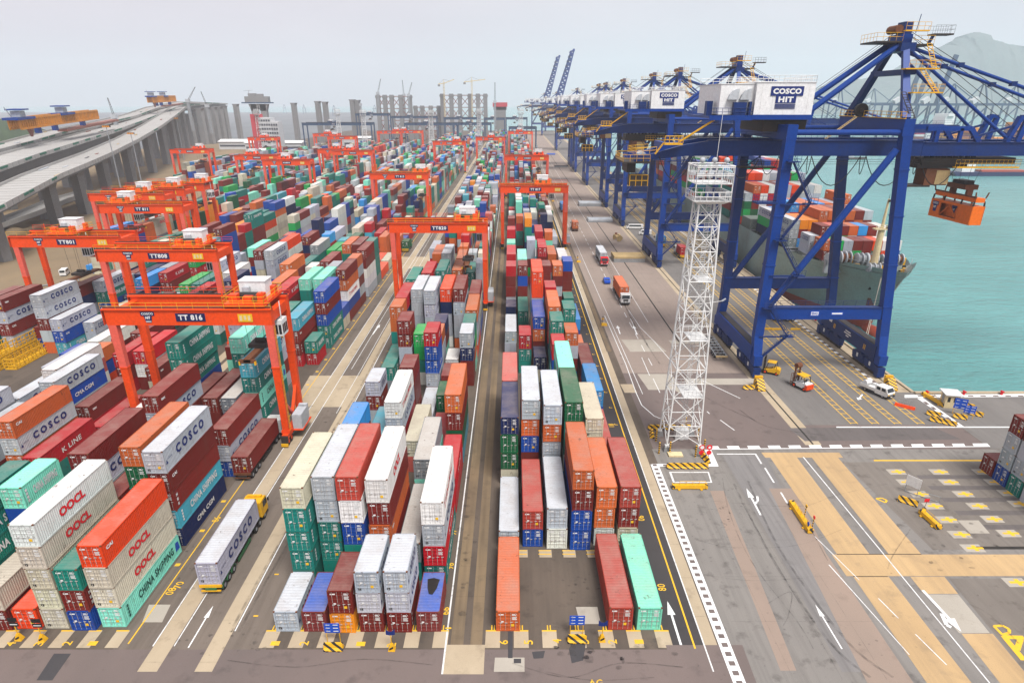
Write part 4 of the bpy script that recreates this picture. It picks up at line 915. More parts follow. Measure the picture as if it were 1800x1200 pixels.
for x, y, tx, num_, lab in [(-120., 190., 5., 'TT 811', 'red gantry crane numbered 811, front of the tight cluster at left'), (-137.5, 214., 15., '', 'red gantry crane in the left cluster, second row'), (-137., 227., 18., '', 'red gantry crane in the left cluster, third row'), (-136., 240., 21., '', 'red gantry crane in the left cluster, rearmost'),
 (-127., 341., 10., '', 'red gantry crane left of centre beyond the left cluster, front of a pair'), (-154., 373., 8., '', 'red gantry crane left of centre beyond the left cluster, rear of a pair'), (-108.5, 407., 9., '', 'red gantry crane at centre left with a blue box hoisted beneath'), (-121., 420., 10., '', 'red gantry crane just behind the one hoisting a blue box'),
 (-213., 420., 16., '', 'red gantry crane farthest left, beneath the tall bridge piers'), (-218., 560., 12., '', 'red gantry crane in front of the red and white building'), (-135., 680., 18., '', 'small far red gantry crane, left of an overlapping pair'), (-115., 690., 4., '', 'small far red gantry crane, right of an overlapping pair'),
 (-183., 625., 12., '', 'faraway red gantry crane, leftmost of two by the white sheds'), (-157., 577., 5., '', 'faraway red gantry crane, rightmost of two by the white sheds')]:
    rtg((x, y, 0), tx, lab, num_, RG, 6., y < 260)
BG_ = 'dark blue gantry cranes at the far end of the yard'
for x, y, S_, zt_, lab in [(-215., 700., 70., 27., 'wide dark blue gantry crane on three legs at the far left end'), (-196., 860., 40., 33., 'dark blue gantry crane behind the wide three-legged one'), (-160., 900., 60., 29., 'dark blue gantry crane in front of the left concrete bridge columns'), (-120., 760., 58., 25., 'dark blue gantry crane at far centre, front of the row'),
 (-88., 880., 46., 28., 'dark blue gantry crane at far centre, behind the front one'), (-70., 800., 44., 24., 'dark blue gantry crane at far centre, right of the front one'), (-37., 900., 26., 27., 'dark blue gantry crane left of the red-topped pier'), (-9., 920., 28., 27., 'dark blue gantry crane right of the red-topped pier'), (-4., 760., 30., 21., 'dark blue gantry crane at the far end of the quayside block')]:
    rtg((x, y, 0), S_*.4, lab, '', BG_, 5., False, 'far_blue', S_, zt_, 16.)
# ------------------------------------------------------------------ ship-to-shore quay cranes
QL = 47.9
def quay_crane(loc, label, near=False, raised=False, group='blue ship-to-shore cranes along the quay', trx=40., boomL=92.):
    """local: x=0 landside rail, x=24.4 seaside rail; y -11 near legs, +11 far legs"""
    t = thing('quay_crane', label, 'quay crane', loc, 0, group); B, Dk = 'blue_crane', 'blue_dark'; G_ = 24.4; YN, YF = -11., 11.
    for x in (0, G_):
        for y in (YN, YF):
            s_ = 1 if y > 0 else -1; mb = MB()
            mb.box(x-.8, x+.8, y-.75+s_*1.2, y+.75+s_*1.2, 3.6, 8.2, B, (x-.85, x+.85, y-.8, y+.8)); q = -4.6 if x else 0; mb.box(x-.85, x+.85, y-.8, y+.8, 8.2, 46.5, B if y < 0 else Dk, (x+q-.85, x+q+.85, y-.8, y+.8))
            if near:
                for z in (14, 22, 31, 39): e = q*(z-8.2)/38.3; mb.box(x+e-.95, x+e+.95, y-.9, y+.9, z, z+.25, B)
            mb.build('leg', t)
        # equaliser beam and bogies
        mb = MB(); mb.box(x-1., x+1., YN-.6, YF+.6, 3.2, 6.0, B if x == 0 else Dk); mb.box(x-.75, x+.75, YN-.2, YF+.2, 6.0, 6.12, 'dark_steel'); mb.box(x-.8, x+.8, YN-2.4, YN-.6, 2.6, 4.6, B); mb.box(x-.8, x+.8, YF+.6, YF+2.4, 2.6, 4.6, B)
        if near and x > 1:
            for k, w_ in enumerate((2.2, 3., 1.2)): mb.box(x-1.03, x-1.0, -.5-w_/2, -.5+w_/2, 5.1-.5*k, 5.35-.5*k, 'label_white')
            mb.box(x-1.04, x-1.0, 6.8, 8.2, 4.9, 5.6, 'label_white')
            for yy in (-8., 5.): mb.box(x-1.03, x-1.0, yy, yy+.25, 4, 5, 'yellow_paint'); mb.box(x-1.03, x-1.0, yy+.5, yy+.75, 4, 5, 'yellow_paint')
        eq = mb.build('equaliser_beam', t)
        mb = MB()
        for k in range(4):
            y = YN-.5+7.34*k-(0 if k < 2 else .0); y = (-10.2, -5.2, 5.2, 10.2)[k]
            mb.box(x-.65, x+.65, y-2.1, y+2.1, 1.5, 2.4, Dk); mb.prism([(y-1.3, 2.4), (y+1.3, 2.4), (y+.4, 3.2), (y-.4, 3.2)], 'x', x-.55, x+.55, Dk)
            for q in (-1.7, -.57, .57, 1.7): mb.tube((x-.3, y+q, .55), (x+.3, y+q, .55), .5, 'dark_steel', 10)
            mb.box(x-.5, x+.5, y-2.2, y+2.2, .75, 1.5, Dk)
            if near and k in (0, 1, 3): mb.box(x-.72, x-.66, y-.3, y+.3, 1.5, 2.3, 'label_white')
        mb.box(x-.7, x+.7, -13.6, -12.3, .3, 2.2, Dk); mb.box(x-.7, x+.7, 12.3, 13.6, .3, 2.2, Dk)
        mb.build('bogie', t)
    for y in (YN, YF):
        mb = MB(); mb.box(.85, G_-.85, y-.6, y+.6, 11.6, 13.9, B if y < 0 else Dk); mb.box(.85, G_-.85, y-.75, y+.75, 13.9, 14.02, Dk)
        if near and y < 0:
            mb.rail([(1.2, y+.5, 14.), (23, y+.5, 14.)], 1., Dk, .035, 2.4)
            mb.box(9.2, 10.9, y-.64, y-.6, 12.3, 13.3, 'sign_blue'); mb.box(9.35, 10.75, y-.66, y-.63, 12.45, 13.15, 'label_white'); mb.add(text_mb('ENG', 1.1, .5, 'sign_blue', 1, .03), Matrix.Translation((9.5, y-.67, 12.55)))
            mb.box(13.2, 15.5, y-.64, y-.6, 12.5, 13.1, 'sign_blue'); mb.box(13.35, 15.35, y-.66, y-.63, 12.65, 12.95, 'label_white')
        mb.build('sill_beam', t)
        mb = MB(); mb.tube((.6, y, 13.0), (G_-5.4, y, 42.4), .62, B if y < 0 else Dk, 12); mb.tube((.9, y, 45.2), (G_-5.3, y, 45.2), .5, B, 10); mb.build('diagonal_brace', t)
    for x in (0, G_):
        xx = x-4.6 if x else 0; mb = MB(); mb.box(xx-.9, xx+.9, YN-.85, YF+.85, 44.6 if x else 44.0, 47.4 if x else 46.4, B); mb.build('portal_beam', t)
    mb = MB(); mb.bar((G_+.2, YN, 44.), (G_+.2, YN, 47.4), .9, 1.4, B) if 0 else None
    # trolley girders with a backreach, and the boom
    bx = 27.2
    for y in (-4., 4.):
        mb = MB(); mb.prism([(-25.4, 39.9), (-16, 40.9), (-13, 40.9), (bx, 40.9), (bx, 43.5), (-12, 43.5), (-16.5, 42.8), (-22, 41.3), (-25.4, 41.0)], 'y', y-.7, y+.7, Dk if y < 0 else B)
        if near or y < 0:
            mb.box(-12, bx, y-.9, y+.9, 43.5, 43.62, Dk); mb.rail([(-12, y-.9, 43.6), (bx, y-.9, 43.6)], 1.1, Dk, .035, 2.2); mb.rail([(-25.2, y-.7, 41.1), (-21.5, y-.7, 41.4)], 1.1, 'yellow_paint', .04, 1.2)
        mb.build('girder', t)
    if raised:
        a = R(76); p0 = Vector((bx, 0, 43)); d = Vector((math.cos(a), 0, math.sin(a))); p1 = p0+d*(boomL-bx+14)
        mb = MB()
        for y in (-4., 4.):
            mb.bar(p0+Vector((0, y, 0)), p1+Vector((0, y, 0)), 1.5, 3.4, B); mb.bar(p0+Vector((-9, y, 3)), p1+Vector((-5, y, -4)), 1.4, 2.2, B); [mb.bar(p0.lerp(p1, k/12)+Vector((0, y, 0)), p0.lerp(p1, (k+.6)/12)+Vector((-8.6+.3*k, y, 1)), 1.4, 2.4, B) for k in range(0, 12)]; [mb.bar(p0.lerp(p1, (k+.6)/12)+Vector((-8.6+.3*k, y, 1)), p0.lerp(p1, (k+1)/12)+Vector((0, y, 0)), 1.4, 2.0, B) for k in range(0, 12)]
        for k in range(9): q = p0.lerp(p1, (k+.5)/9); mb.bar(q+Vector((0, -4, 0)), q+Vector((0, 4, 0)), .8, .8, B)
        mb.box(p1.x-1.5, p1.x+1.2, -5, 5, p1.z-1, p1.z+2.2, B); mb.build('boom', t)
    else:
        mb = MB()
        for y in (-4., 4.):
            mb.box(bx+.05, boomL, y-.7, y+.7, 40.9, 43.2, Dk if y < 0 else B); mb.box(bx+.3, boomL, y-.9, y+.9, 43.2, 43.3, Dk)
            if y < 0: mb.rail([(bx+.3, y-.9, 43.3), (boomL, y-.9, 43.3)], 1.1, Dk, .035, 2.5)
        for k in range(5): x = bx+6+k*(boomL-bx-8)/4; mb.box(x-.5, x+.5, -3.3, 3.3, 42.3, 43.1, B)
        mb.build('boom', t)
        for y in (-4., 4.):   # boom heel frame and the stay lugs
            mb = MB()
            mb.bar((bx+.5, y, 45.6), (bx+8.5, y, 45.6), .6, .8, B); mb.bar((bx+8.5, y, 45.6), (bx+10.5, y, 43.3), .7, .8, B); mb.bar((bx+2.5, y, 43.2), (bx+2.5, y, 45.6), .7, .7, B); mb.bar((bx+6.8, y, 43.2), (bx+6.8, y, 45.6), .6, .6, B)
            mb.bar((bx+15.5, y, 43.3), (bx+17, y, 47.6), 1.1, .7, B); mb.bar((bx+17, y, 47.6), (bx+18.3, y, 47.4), .9, .6, B); mb.bar((bx+18.3, y, 47.4), (bx+17.6, y, 43.3), .9, .6, B)
            mb.bar((bx+9, y, 44.), (bx+16, y, 46.), .35, .35, Dk); mb.bar((bx+18, y, 45.5), (bx+23, y, 43.4), .35, .35, Dk)
            mb.build('boom_lug_frame', t)
    for x in (-20, -9, 0, 8, 16, 23.5): mb = MB(); mb.box(x-.4, x+.4, -3.3, 3.3, 42.2, 43.2, B); mb.build('cross_beam', t)
    mb = MB()
    mb.rail([(-25.2, -4.7, 41.0), (-25.2, 4.7, 41.0)], 1.2, 'yellow_paint', .034, 1.3); mb.box(-27.5, -22.6, -5., 5., 39.6, 39.9, 'dark_steel'); mb.rail([(-27.5, -5, 39.9), (-22.6, -5, 39.9)], 1.2, 'yellow_paint', .034, 1.); mb.rail([(-27.5, -5, 39.9), (-27.5, 5, 39.9), (-22.6, 5, 39.9)], 1.2, 'yellow_paint', .034, 1.2)
    mb.box(-26.4, -24.8, -3, 3, 37.8, 39.5, 'dark_steel'); mb.box(-25.8, -22.4, -3.4, -.8, 35.4, 37.4, 'dark_steel'); mb.rail([(-25.8, -3.4, 35.4), (-22.4, -3.4, 35.4)], 2., 'yellow_paint', .07, 1.1); mb.tube((-23, 1, 40.4), (-23, 3.6, 40.4), .9, 'light_grey', 10)
    mb.build('backreach_platform', t)
    # machinery house
    X0, X1, X2, ZT = -11.9, -6., 4.1, 53.1
    mb = MB(); mb.box(X1, X2, -8.6, 6., 48.0, ZT, 'white_house'); mb.box(X0, X1, -7.8, 6., 48.0, ZT-.25, 'white_house'); mb.box(X1-.1, X2+.1, -8.7, 6.1, ZT, ZT+.12, 'white_house'); mb.box(X0-.1, X1-.1, -7.9, 6.1, ZT-.25, ZT-.15, 'white_house')
    for k in range(5): x_ = X1+(X2-X1)*(k+.5)/5; mb.box(x_-.04, x_+.04, -8.63, -8.6, 48.1, ZT-.1, 'white_paint')
    mb.rail([(X0, -7.7, ZT-.15), (X1, -7.7, ZT-.15)], 1., 'white_paint', .04, 1.); mb.rail([(X1, -8.5, ZT+.1), (X2, -8.5, ZT+.1), (X2, 6, ZT+.1)], 1., 'white_paint', .05, .9); mb.rail([(X0, 6, ZT), (X2, 6, ZT)], 1., 'white_paint', .04, 1.2)
    hs = mb.build('machinery_house', t)
    mb = MB(); mb.box(X1-.2, X2+.2, -8.8, 6.2, 47.2, 47.99, B); mb.box(X0-1.8, X1-.2, -8.9, 6.2, 47.4, 47.8, B); mb.box(X0-1.8, X1-.2, -8.95, -8.8, 47.1, 47.9, B); mb.rail([(X0-1.7, -8.8, 47.85), (X1-.2, -8.8, 47.85)], 1.2, Dk, .04, 1.); mb.box(-9.6, -7.4, -8.75, -7.85, 47.8, 50.0, Dk); mb.box(-6.9, -6.5, -8.7, -7.85, 47.8, 50.1, Dk); mb.box(-13.5, -12.5, -6, -4.5, 47.8, 50.2, Dk)
    mb.box(-3.5, 4.0, -7.4, 5, 45.2, 47.2, 'dark_steel'); mb.build('house_floor', t)
    mb = MB()
    for x0 in (-10.7, -8.6):
        pts = [(x0, 50.4), (x0+1.8, 50.4), (x0+1.8, 52.1), (x0+1.4, 52.1), (x0+.8, 51.8), (x0+.3, 51.2)]; mb.prism(pts, 'y', -8.6, -7.81, 'light_grey')
    mb.build('vent_hood', hs)
    mb = MB(); mb.box(-3.5, 2.1, -8.70, -8.64, 51.0, 52.5, 'text_navy'); mb.box(-2.5, 1.0, -8.70, -8.64, 49.85, 51.0, 'text_navy')
    for k, z in enumerate((49.65, 49.42, 49.22, 49.02)): mb.box(-2.5, 1.0, -8.70, -8.64, z-.05-.01*(3-k), z+.06, 'text_navy')
    mb.add(text_mb('COSCO', 4.9, .92, 'text_white', 1.05, .05), Matrix.Translation((-3.15, -8.72, 51.28))); mb.add(text_mb('HIT', 2.6, .9, 'text_white', 1.1, .05), Matrix.Translation((-2.05, -8.72, 49.98)))
    mb.build('logo_panel', hs)
    # apex frame over the seaside legs
    ax, az = 21.4, 59.4
    mb = MB()
    for s_ in (-1, 1): mb.bar((G_-4.6, s_*10.2, 47.3), (ax+.1, s_*2.0, az), 1.35, 1.2, B if s_ < 0 else Dk, 1.0, .9)
    mb.box(ax-1.2, ax+1.4, -3.2, 3.2, az-1.2, az+.2, Dk); mb.box(ax-1., ax+1., -2.2, 2.2, az+.2, az+1.6, B); mb.box(ax-.3, ax+1.2, -1.2, 1.2, az+1.6, az+3.6, Dk); mb.tube((ax-1.3, -1.6, az+2.4), (ax-1.3, 1.6, az+2.4), .7, 'rust_brown', 10)
    mb.box(ax-1, ax+.8, -6, 6, 54.4, 55.3, Dk); mb.bar((ax+1.2, -2.4, az+1.7), (ax+1.5, -2.4, az+4.6), .09, .09, Dk); mb.build('apex_frame', t)
    mb = MB(); mb.box(ax-5.6, ax-1, -2.8, 2.8, az+.2, az+.45, 'dark_steel'); mb.box(ax+1, ax+4.6, -2.8, 2.8, az-.3, az, 'dark_steel'); mb.box(ax+4.6, ax+8., -2.4, -.2, az+1.4, az+1.65, 'dark_steel'); mb.bar((ax+4.4, -1.4, az), (ax+5, -1.4, az+1.4), .4, .4, Dk)
    mb.rail([(ax-5.6, 2.8, az+.45), (ax-5.6, -2.8, az+.45), (ax-1, -2.8, az+.45)], 1.3, 'yellow_paint', .032, 1.1); mb.rail([(ax+1, -2.8, az), (ax+4.6, -2.8, az)], 1.3, 'yellow_paint', .032, 1.); mb.rail([(ax+4.6, -2.4, az+1.65), (ax+8, -2.4, az+1.65), (ax+8, -.2, az+1.65), (ax+4.6, -.2, az+1.65)], 1.3, 'grey_steel', .03, .8); mb.box(ax-1.2, ax+3.0, -3.5, -2.8, az+1.9, az+2.1, 'yellow_paint'); mb.rail([(ax-1.2, -3.5, az+2.1), (ax+3, -3.5, az+2.1)], 1.2, 'yellow_paint', .034, 1.)
    for z, y in ((55.4, -6.0), (51.6, -8.6)):
        mb.box(ax-1.6+(.6 if z < 55 else 0), ax+4.2, y-1., y+.6, z-.2, z, 'yellow_paint'); mb.rail([(ax-1.2, y-1, z), (ax+4.2, y-1, z), (ax+4.2, y+.6, z)], 1.2, 'yellow_paint', .034, 1.)
    mb.ladder((ax+3.5, -3.4, az), (ax+3.9, -5.9, 55.4), .8, 'yellow_paint', .07, .45); mb.ladder((ax+1.2, -6.6, 55.4), (ax+3.4, -9., 51.6), .8, 'yellow_paint', .07, .45); mb.ladder((ax-2.4, -9.2, 51.6), (ax-.6, -10.6, 47.5), .8, 'dark_steel', .07, .45)
    mb.build('apex_platform', t)
    mb = MB(); mb.rail([(G_-5.6, -12, 47.4), (G_-5.6, 11.8, 47.4)], 1.1, 'yellow_paint', .045, 1.5); mb.box(G_-5.8, G_-5.5, -12, 11.8, 47.38, 47.5, 'yellow_paint'); mb.tube((G_-6.0, 2.4, 48.6), (G_-6.0, 3.2, 48.6), 1.2, 'black_paint', 16); mb.tube((G_-6.05, 2.2, 48.6), (G_-5.95, 3.4, 48.6), .4, 'dark_steel', 8); mb.ladder((G_-13.5, -1, 43.7), (G_-7.4, 1.5, 47.4), .8, 'tan_wood', .08, .45, (0, 1, 0)); mb.build('winch_walkway', t)
    for s_ in (-1, 1):
        mb = MB(); mb.tube((ax-1.2, s_*2., az-.2), (1.2, s_*4., 45.0), .52, B, 10); mb.build('back_stay', t)
        if not raised:
            mb = MB(); mb.tube((ax+1.4, s_*2., az-.6), (bx+46, s_*4., 43.6), .30, B, 8)
            for k in range(4): q = Vector((ax+1.4, s_*2., az-.6)).lerp(Vector((bx+46, s_*4., 43.6)), .18+.2*k); mb.box(q.x-.5, q.x+.5, q.y-.4, q.y+.4, q.z-.4, q.z+.4, Dk)
            mb.build('fore_stay', t)
            mb = MB(); mb.tube((ax+1.2, s_*2., az-1.), (bx+16., s_*4., 43.6), .30, B, 8); mb.build('fore_stay', t)
        else:
            mb = MB(); mb.tube((ax+1., s_*2, az-.5), (p0+d*34)+Vector((0, s_*4, 0)), .3, B, 8); mb.build('fore_stay', t)
    if not raised:
        mb = MB()
        for s_ in (-.8, .8):
            mb.tube((ax, s_, az+2.5), (5.8, s_-5, 52.), .045, 'dark_steel', 4, cap=False); mb.tube((ax+1, s_, az+2.2), (bx+30, s_*2, 44.), .05, 'dark_steel', 4, cap=False); mb.tube((ax+1, s_*2, az+1.2), (bx+22, s_*2, 44.4), .05, 'dark_steel', 4, cap=False)
        mb.build('hoist_rope', t)
    # stairs up the landside near leg, festoon loops under the girder
    mb = MB(); zz = [3.4, 8.5, 14.2, 20.5, 27, 33.5, 40.6]; xs = [.2, 5.2, .8, 5.2, .8, 5.0, .8]
    yy = YN-1.3
    for k in range(len(zz)-1):
        mb.bar((xs[k], yy, zz[k]), (xs[k+1], yy, zz[k+1]), .7, .2, Dk); mb.rail([(xs[k], yy-.4, zz[k]), (xs[k+1], yy-.4, zz[k+1])], 1., Dk, .04, 1.4)
        e = 1 if xs[k+1] > 3 else -1; mb.box(xs[k+1]-1.1, xs[k+1]+1.1, yy-.6, yy+.6, zz[k+1]-.18, zz[k+1], Dk); mb.bar((0, yy+.4, zz[k+1]-.3), (xs[k+1], yy, zz[k+1]-.15), .25, .25, Dk)
        if near: mb.rail([(xs[k+1]-1.1, yy-.6, zz[k+1]), (xs[k+1]+1.1, yy-.6, zz[k+1])], 1., Dk, .035, .7)
    mb.box(-4.6, -.9, YN-1.8, YN+.8, 33.4, 33.7, Dk); mb.rail([(-4.6, YN-1.8, 33.7), (-.9, YN-1.8, 33.7)], 1.1, Dk, .04, .8); mb.rail([(-4.6, YN-1.8, 33.7), (-4.6, YN+.8, 33.7)], 1.1, Dk, .04, .8)
    mb.build('access_stair', t)
    mb = MB(); mb.box(-1.6, 5.8, YF-3.6, YF-.9, 37.6, 37.9, 'dark_steel'); mb.rail([(-1.6, YF-3.6, 37.9), (5.8, YF-3.6, 37.9)], 1.1, Dk, .04, .9); mb.bar((.5, YF-1., 37.8), (3.8, YF-3, 41), .25, .25, Dk); mb.build('service_platform', t)
    mb = MB(); xs = [-21, -14.6, -8.4, -2.4, 1., 6.3, 7., 16., 17, 26., 27., 35.]
    for a, b_ in zip(xs[::2], xs[1::2]):
        pts = [(a+(b_-a)*k/10, -5.1, 40.9-5.2*(1-((k-5)/5)**2)*min(1, (b_-a)/8)) for k in range(11)]; mb.path(pts, .085, 'black_paint', 5)
    for a, b_ in zip(xs[1::2], xs[2::2]):
        pts = [(a+(b_-a)*k/8, -5.1, 40.9-3.2*(1-((k-4)/4)**2)) for k in range(9)]; mb.path(pts, .07, 'black_paint', 5)
    for z in (40.3, 39.9, 39.5): mb.tube((-24, -5.0, z), (60, -5.0, z), .03, 'black_paint', 4, cap=False)
    mb.build('festoon_cable', t)
    mb = MB(); mb.ladder((-17.5, -5.2, 43.4), (-11.8, -8.4, 47.7), .9, 'yellow_paint', .09, .4, (0, 1, 0)); mb.box(-20.5, -17.2, -6.4, -4.8, 42.9, 43.2, 'yellow_paint'); mb.rail([(-20.5, -6.4, 43.2), (-17.2, -6.4, 43.2)], 1.2, 'yellow_paint', .06, .8); mb.ladder((-21.8, -5.2, 41.3), (-20.4, -5.2, 43.2), .8, 'yellow_paint', .07, .4, (0, 1, 0)); mb.build('yellow_stair', t)
    # trolley, cab
    q = trx
    mb = MB(); mb.box(q-7., q+10.5, -3.4, 3.4, 39.4, 40.5, 'dark_steel')
    for k in range(9): mb.box(q-6.6+k*1.1, q-6.0+k*1.1, -3.6, -3.0, 40.5, 40.9, 'black_paint')
    mb.box(q-1., q+11., -4.2, -3.4, 38.7, 38.95, 'yellow_paint'); mb.rail([(q-1, -4.2, 38.95), (q+11, -4.2, 38.95)], 1.2, 'yellow_paint', .034, .8); mb.box(q-7.4, q+2, -3, 3, 38.6, 39.4, 'dark_steel'); mb.rail([(q-9.5, -3, 36.1), (q-9.1, -3, 38.9)], .9, 'dark_steel', .06, .8); mb.box(q-8.8, q-4.2, -3.2, .6, 35.2, 35.5, 'dark_steel'); mb.build('trolley', t)
    mb = MB(); mb.box(q-5.4, q-1.0, -3., .4, 35.5, 38.5, 'rust_brown'); mb.box(q-3.4, q-.9, -3.06, -3.0, 35.7, 38.2, 'cream_paint' if 0 else 'tan_wood'); mb.box(q-1.0, q-.95, -2.7, 0, 36, 38.2, 'glass_dark'); mb.build('driver_cab', t)
    return t
CG = 'blue ship-to-shore cranes along the quay'
nearc = quay_crane((QL, 128.7, 0), 'nearest blue quay crane with a large white machinery house', True, trx=35.5)
farc = quay_crane((QL, 219., 0), 'second blue quay crane from the camera, behind the floodlight tower', trx=-5.)
for y, lab in ((294, 'third blue quay crane from the camera, front of the receding row'), (347, 'fourth blue quay crane from the camera'), (440, 'fifth blue quay crane from the camera'), (522, 'sixth blue quay crane from the camera'), (564, 'seventh blue quay crane from the camera'), (753, 'eighth blue quay crane from the camera, its boom lowered')):
    dup(farc, (QL, y, 0), 0, lab)
rc_ = quay_crane((QL-2, 1080., 0), 'far blue quay crane with raised boom, nearer of the two', False, True)
dup(rc_, (QL-14, 1225., 0), 0, 'farthest blue quay crane with raised boom')
# orange box under the near crane's hoist
t = thing('spreader_box', 'vivid orange overheight lifting frame hanging under the near quay crane', 'lifting frame', (QL+40.9, 130.6, 0))
mb = MB(); mb.box(-6.1, 6.1, -1.25, 1.25, 28.3, 31.6, 'orange_paint') if 0 else None
mb.box(-6.1, 6.1, -1.2, 1.25, 28.2, 28.5, 'orange_paint'); mb.box(-6.1, 6.1, 1.1, 1.25, 28.5, 31.7, 'orange_paint')
mb.box(-6.1, -3.0, -1.25, -1.1, 28.2, 31.7, 'orange_paint'); mb.box(2.2, 6.1, -1.25, -1.1, 28.2, 31.7, 'orange_paint'); mb.box(-3.0, 2.2, -1.25, -1.1, 28.2, 28.75, 'orange_paint'); mb.box(-3.0, 2.2, -1.25, -1.1, 31.2, 31.7, 'orange_paint'); mb.box(-3.0, 2.2, -.2, -.1, 28.7, 31.2, 'orange_paint')
mb.bar((-2.8, -1.17, 28.9), (-.2, -1.17, 31.1), .25, .12, 'orange_paint'); mb.bar((2.0, -1.17, 28.9), (-.4, -1.17, 31.1), .25, .12, 'orange_paint')
for x in (-6.1, 5.95): mb.box(x, x+.15, -1.2, 1.2, 28.5, 31.7, 'orange_paint')
mb.box(-5.9, 5.9, -1.1, 1.1, 31.6, 31.7, 'orange_paint')
mb.xf(Matrix.Translation((0, 0, 30)) @ Matrix.Rotation(R(-88), 4, 'Z') @ Matrix.Translation((0, 0, -30))); bxo = mb.build('box_frame', t)
mb = MB(); mb.box(-5.4, -3.6, -1.30, -1.26, 30.6, 31.3, 'text_navy'); mb.prism([(-5.1, 30.6), (-3.9, 30.6), (-4.1, 29.3), (-4.9, 29.3)], 'y', -1.30, -1.26, 'text_navy'); mb.add(text_mb('COSCO', 1.6, .4, 'text_white', 1, .03), Matrix.Translation((-5.3, -1.32, 30.75))); mb.add(text_mb('HIT', .8, .45, 'text_white', 1, .04), Matrix.Translation((-4.9, -1.32, 29.95)))
mb.box(-.9, .5, -.26, -.21, 30.5, 31., 'text_navy'); mb.prism([(-.7, 30.5), (.3, 30.5), (.1, 29.5), (-.5, 29.5)], 'y', -.26, -.21, 'text_navy'); mb.add(text_mb('HIT', .6, .4, 'text_white', 1, .04), Matrix.Translation((-.5, -.28, 30.)))
mb.xf(Matrix.Rotation(R(-88), 4, 'Z')); mb.build('logo_panel', t)
mb = MB(); mb.box(-6, 6, -.9, .9, 32.4, 33.2, 'orange_paint'); mb.box(-6, 6, -.95, -.8, 33.2, 33.5, 'rust_brown')
for x in (-5.9, -2.5, 2.5, 5.9):
    for y in (-1, 1): mb.bar((x, y, 32.6), (x, y*1.1, 31.7), .22, .22, 'dark_steel'); mb.bar((x, y, 33.2), (x*1.02, y*1.25, 34.3), .16, .2, 'rust_brown') if abs(x) > 3 else None
mb.box(-2.6, 2.8, -1.3, 1.3, 34.4, 35.3, 'rust_brown'); mb.box(-1.6, 1.8, -1., 1., 35.3, 36., 'dark_steel')
for x in (-2.2, 2.4): mb.bar((x, 0, 33.2), (x, 0, 34.5), .5, 1.2, 'rust_brown')
mb.xf(Matrix.Rotation(R(-88), 4, 'Z')); mb.build('spreader', t)
mb = MB()
for x in (-1.5, 1.5):
    for y in (-1, 1): mb.tube((x, y, 35.5), (x*1.4, y*1.6, 40.), .035, 'dark_steel', 4, cap=False)
mb.build('hoist_rope', t)
# ------------------------------------------------------------------ white floodlight tower
t = thing('floodlight_tower', 'tall white lattice floodlight tower at the road junction', 'light tower', (26.6, 89.6, 0))
mb = MB(); hb, ht, Z0, Z1 = 2.55, 1.45, 1.0, 37.6
def tc_(sx, sy, z): f = (z-Z0)/(Z1-Z0); h_ = hb+(ht-hb)*f; return Vector((sx*h_, sy*h_, z))
cor = [(-1, -1), (1, -1), (1, 1), (-1, 1)]; lv = [Z0, 4.2, 9.0, 13.5, 18., 22.5, 26.8, 31., 34.4, Z1]
for sx, sy in cor: mb.tube(tc_(sx, sy, Z0), tc_(sx, sy, Z1), .14, 'white_paint', 6)
for a, b_ in zip(lv, lv[1:]):
    for k in range(4):
        c0, c1 = cor[k], cor[(k+1) % 4]
        mb.tube(tc_(*c0, b_), tc_(*c1, b_), .075, 'white_paint', 5); mb.tube(tc_(*c0, a), tc_(*c1, b_), .065, 'white_paint', 5); mb.tube(tc_(*c1, a), tc_(*c0, b_), .065, 'white_paint', 5)
        m_ = (a+b_)/2; mb.tube(tc_(*c0, m_), tc_(*c1, m_), .05, 'white_paint', 4)
mb.build('lattice_mast', t)
mb = MB()
for z in (9., 18., 26.8): h_ = tc_(1, 1, z).x; mb.box(-h_*.3, h_*.95, -h_, h_, z-.1, z+.06, 'white_paint'); mb.rail([(-h_*.3, -h_, z), (h_, -h_, z)], 1.1, 'white_paint', .035, .6); mb.rail([(-h_*.3, h_, z), (h_, h_, z)], 1.1, 'white_paint', .035, .6)
mb.build('landing', t)
mb = MB(); mb.ladder((.5, .4, .3), (.35, .2, 37.5), .6, 'white_paint', .045, .32)
for k in range(38): z = 3+.9*k; c_ = Vector((.5-.15*z/37, .4-.2*z/37-.4, z)); mb.path([c_+Vector((.42*math.cos(a), .42*math.sin(a), 0)) for a in (math.pi, 1.25*math.pi, 1.5*math.pi, 1.75*math.pi, 2*math.pi)], .025, 'white_paint', 4)
mb.build('caged_ladder', t)
mb = MB(); pw = 2.45; mb.poly([(-pw, -pw, 37.9), (pw, -pw, 37.9), (pw, pw, 37.9), (-pw, pw, 37.9), (-pw+.7, -pw+.7, 37.5), (pw-.7, -pw+.7, 37.5), (pw-.7, pw-.7, 37.5), (-pw+.7, pw-.7, 37.5)], 'white_paint', [(0, 1, 2, 3), (7, 6, 5, 4), (0, 4, 5, 1), (1, 5, 6, 2), (2, 6, 7, 3), (3, 7, 4, 0)])
sq = [(-pw, -pw), (pw, -pw), (pw, pw), (-pw, pw), (-pw, -pw)]
for z, h_ in ((37.9, 1.2), (40.2, 2.0)): mb.rail([(x, y, z) for x, y in sq], h_, 'white_paint', .05, .75)
mb.box(-pw, pw, -pw, pw, 40.12, 40.2, 'white_paint')
for x, y in sq[:4]: mb.tube((x*.98, y*.98, 37.9), (x*.98, y*.98, 42.4), .08, 'white_paint', 5)
for x, y in sq: pass
for a, b_ in zip(sq, sq[1:]): mb.tube((*a, 42.4), (*b_, 42.4), .08, 'white_paint', 5); mb.tube((*a, 41.4), (*b_, 41.4), .05, 'white_paint', 5)
mb.build('top_platform', t)
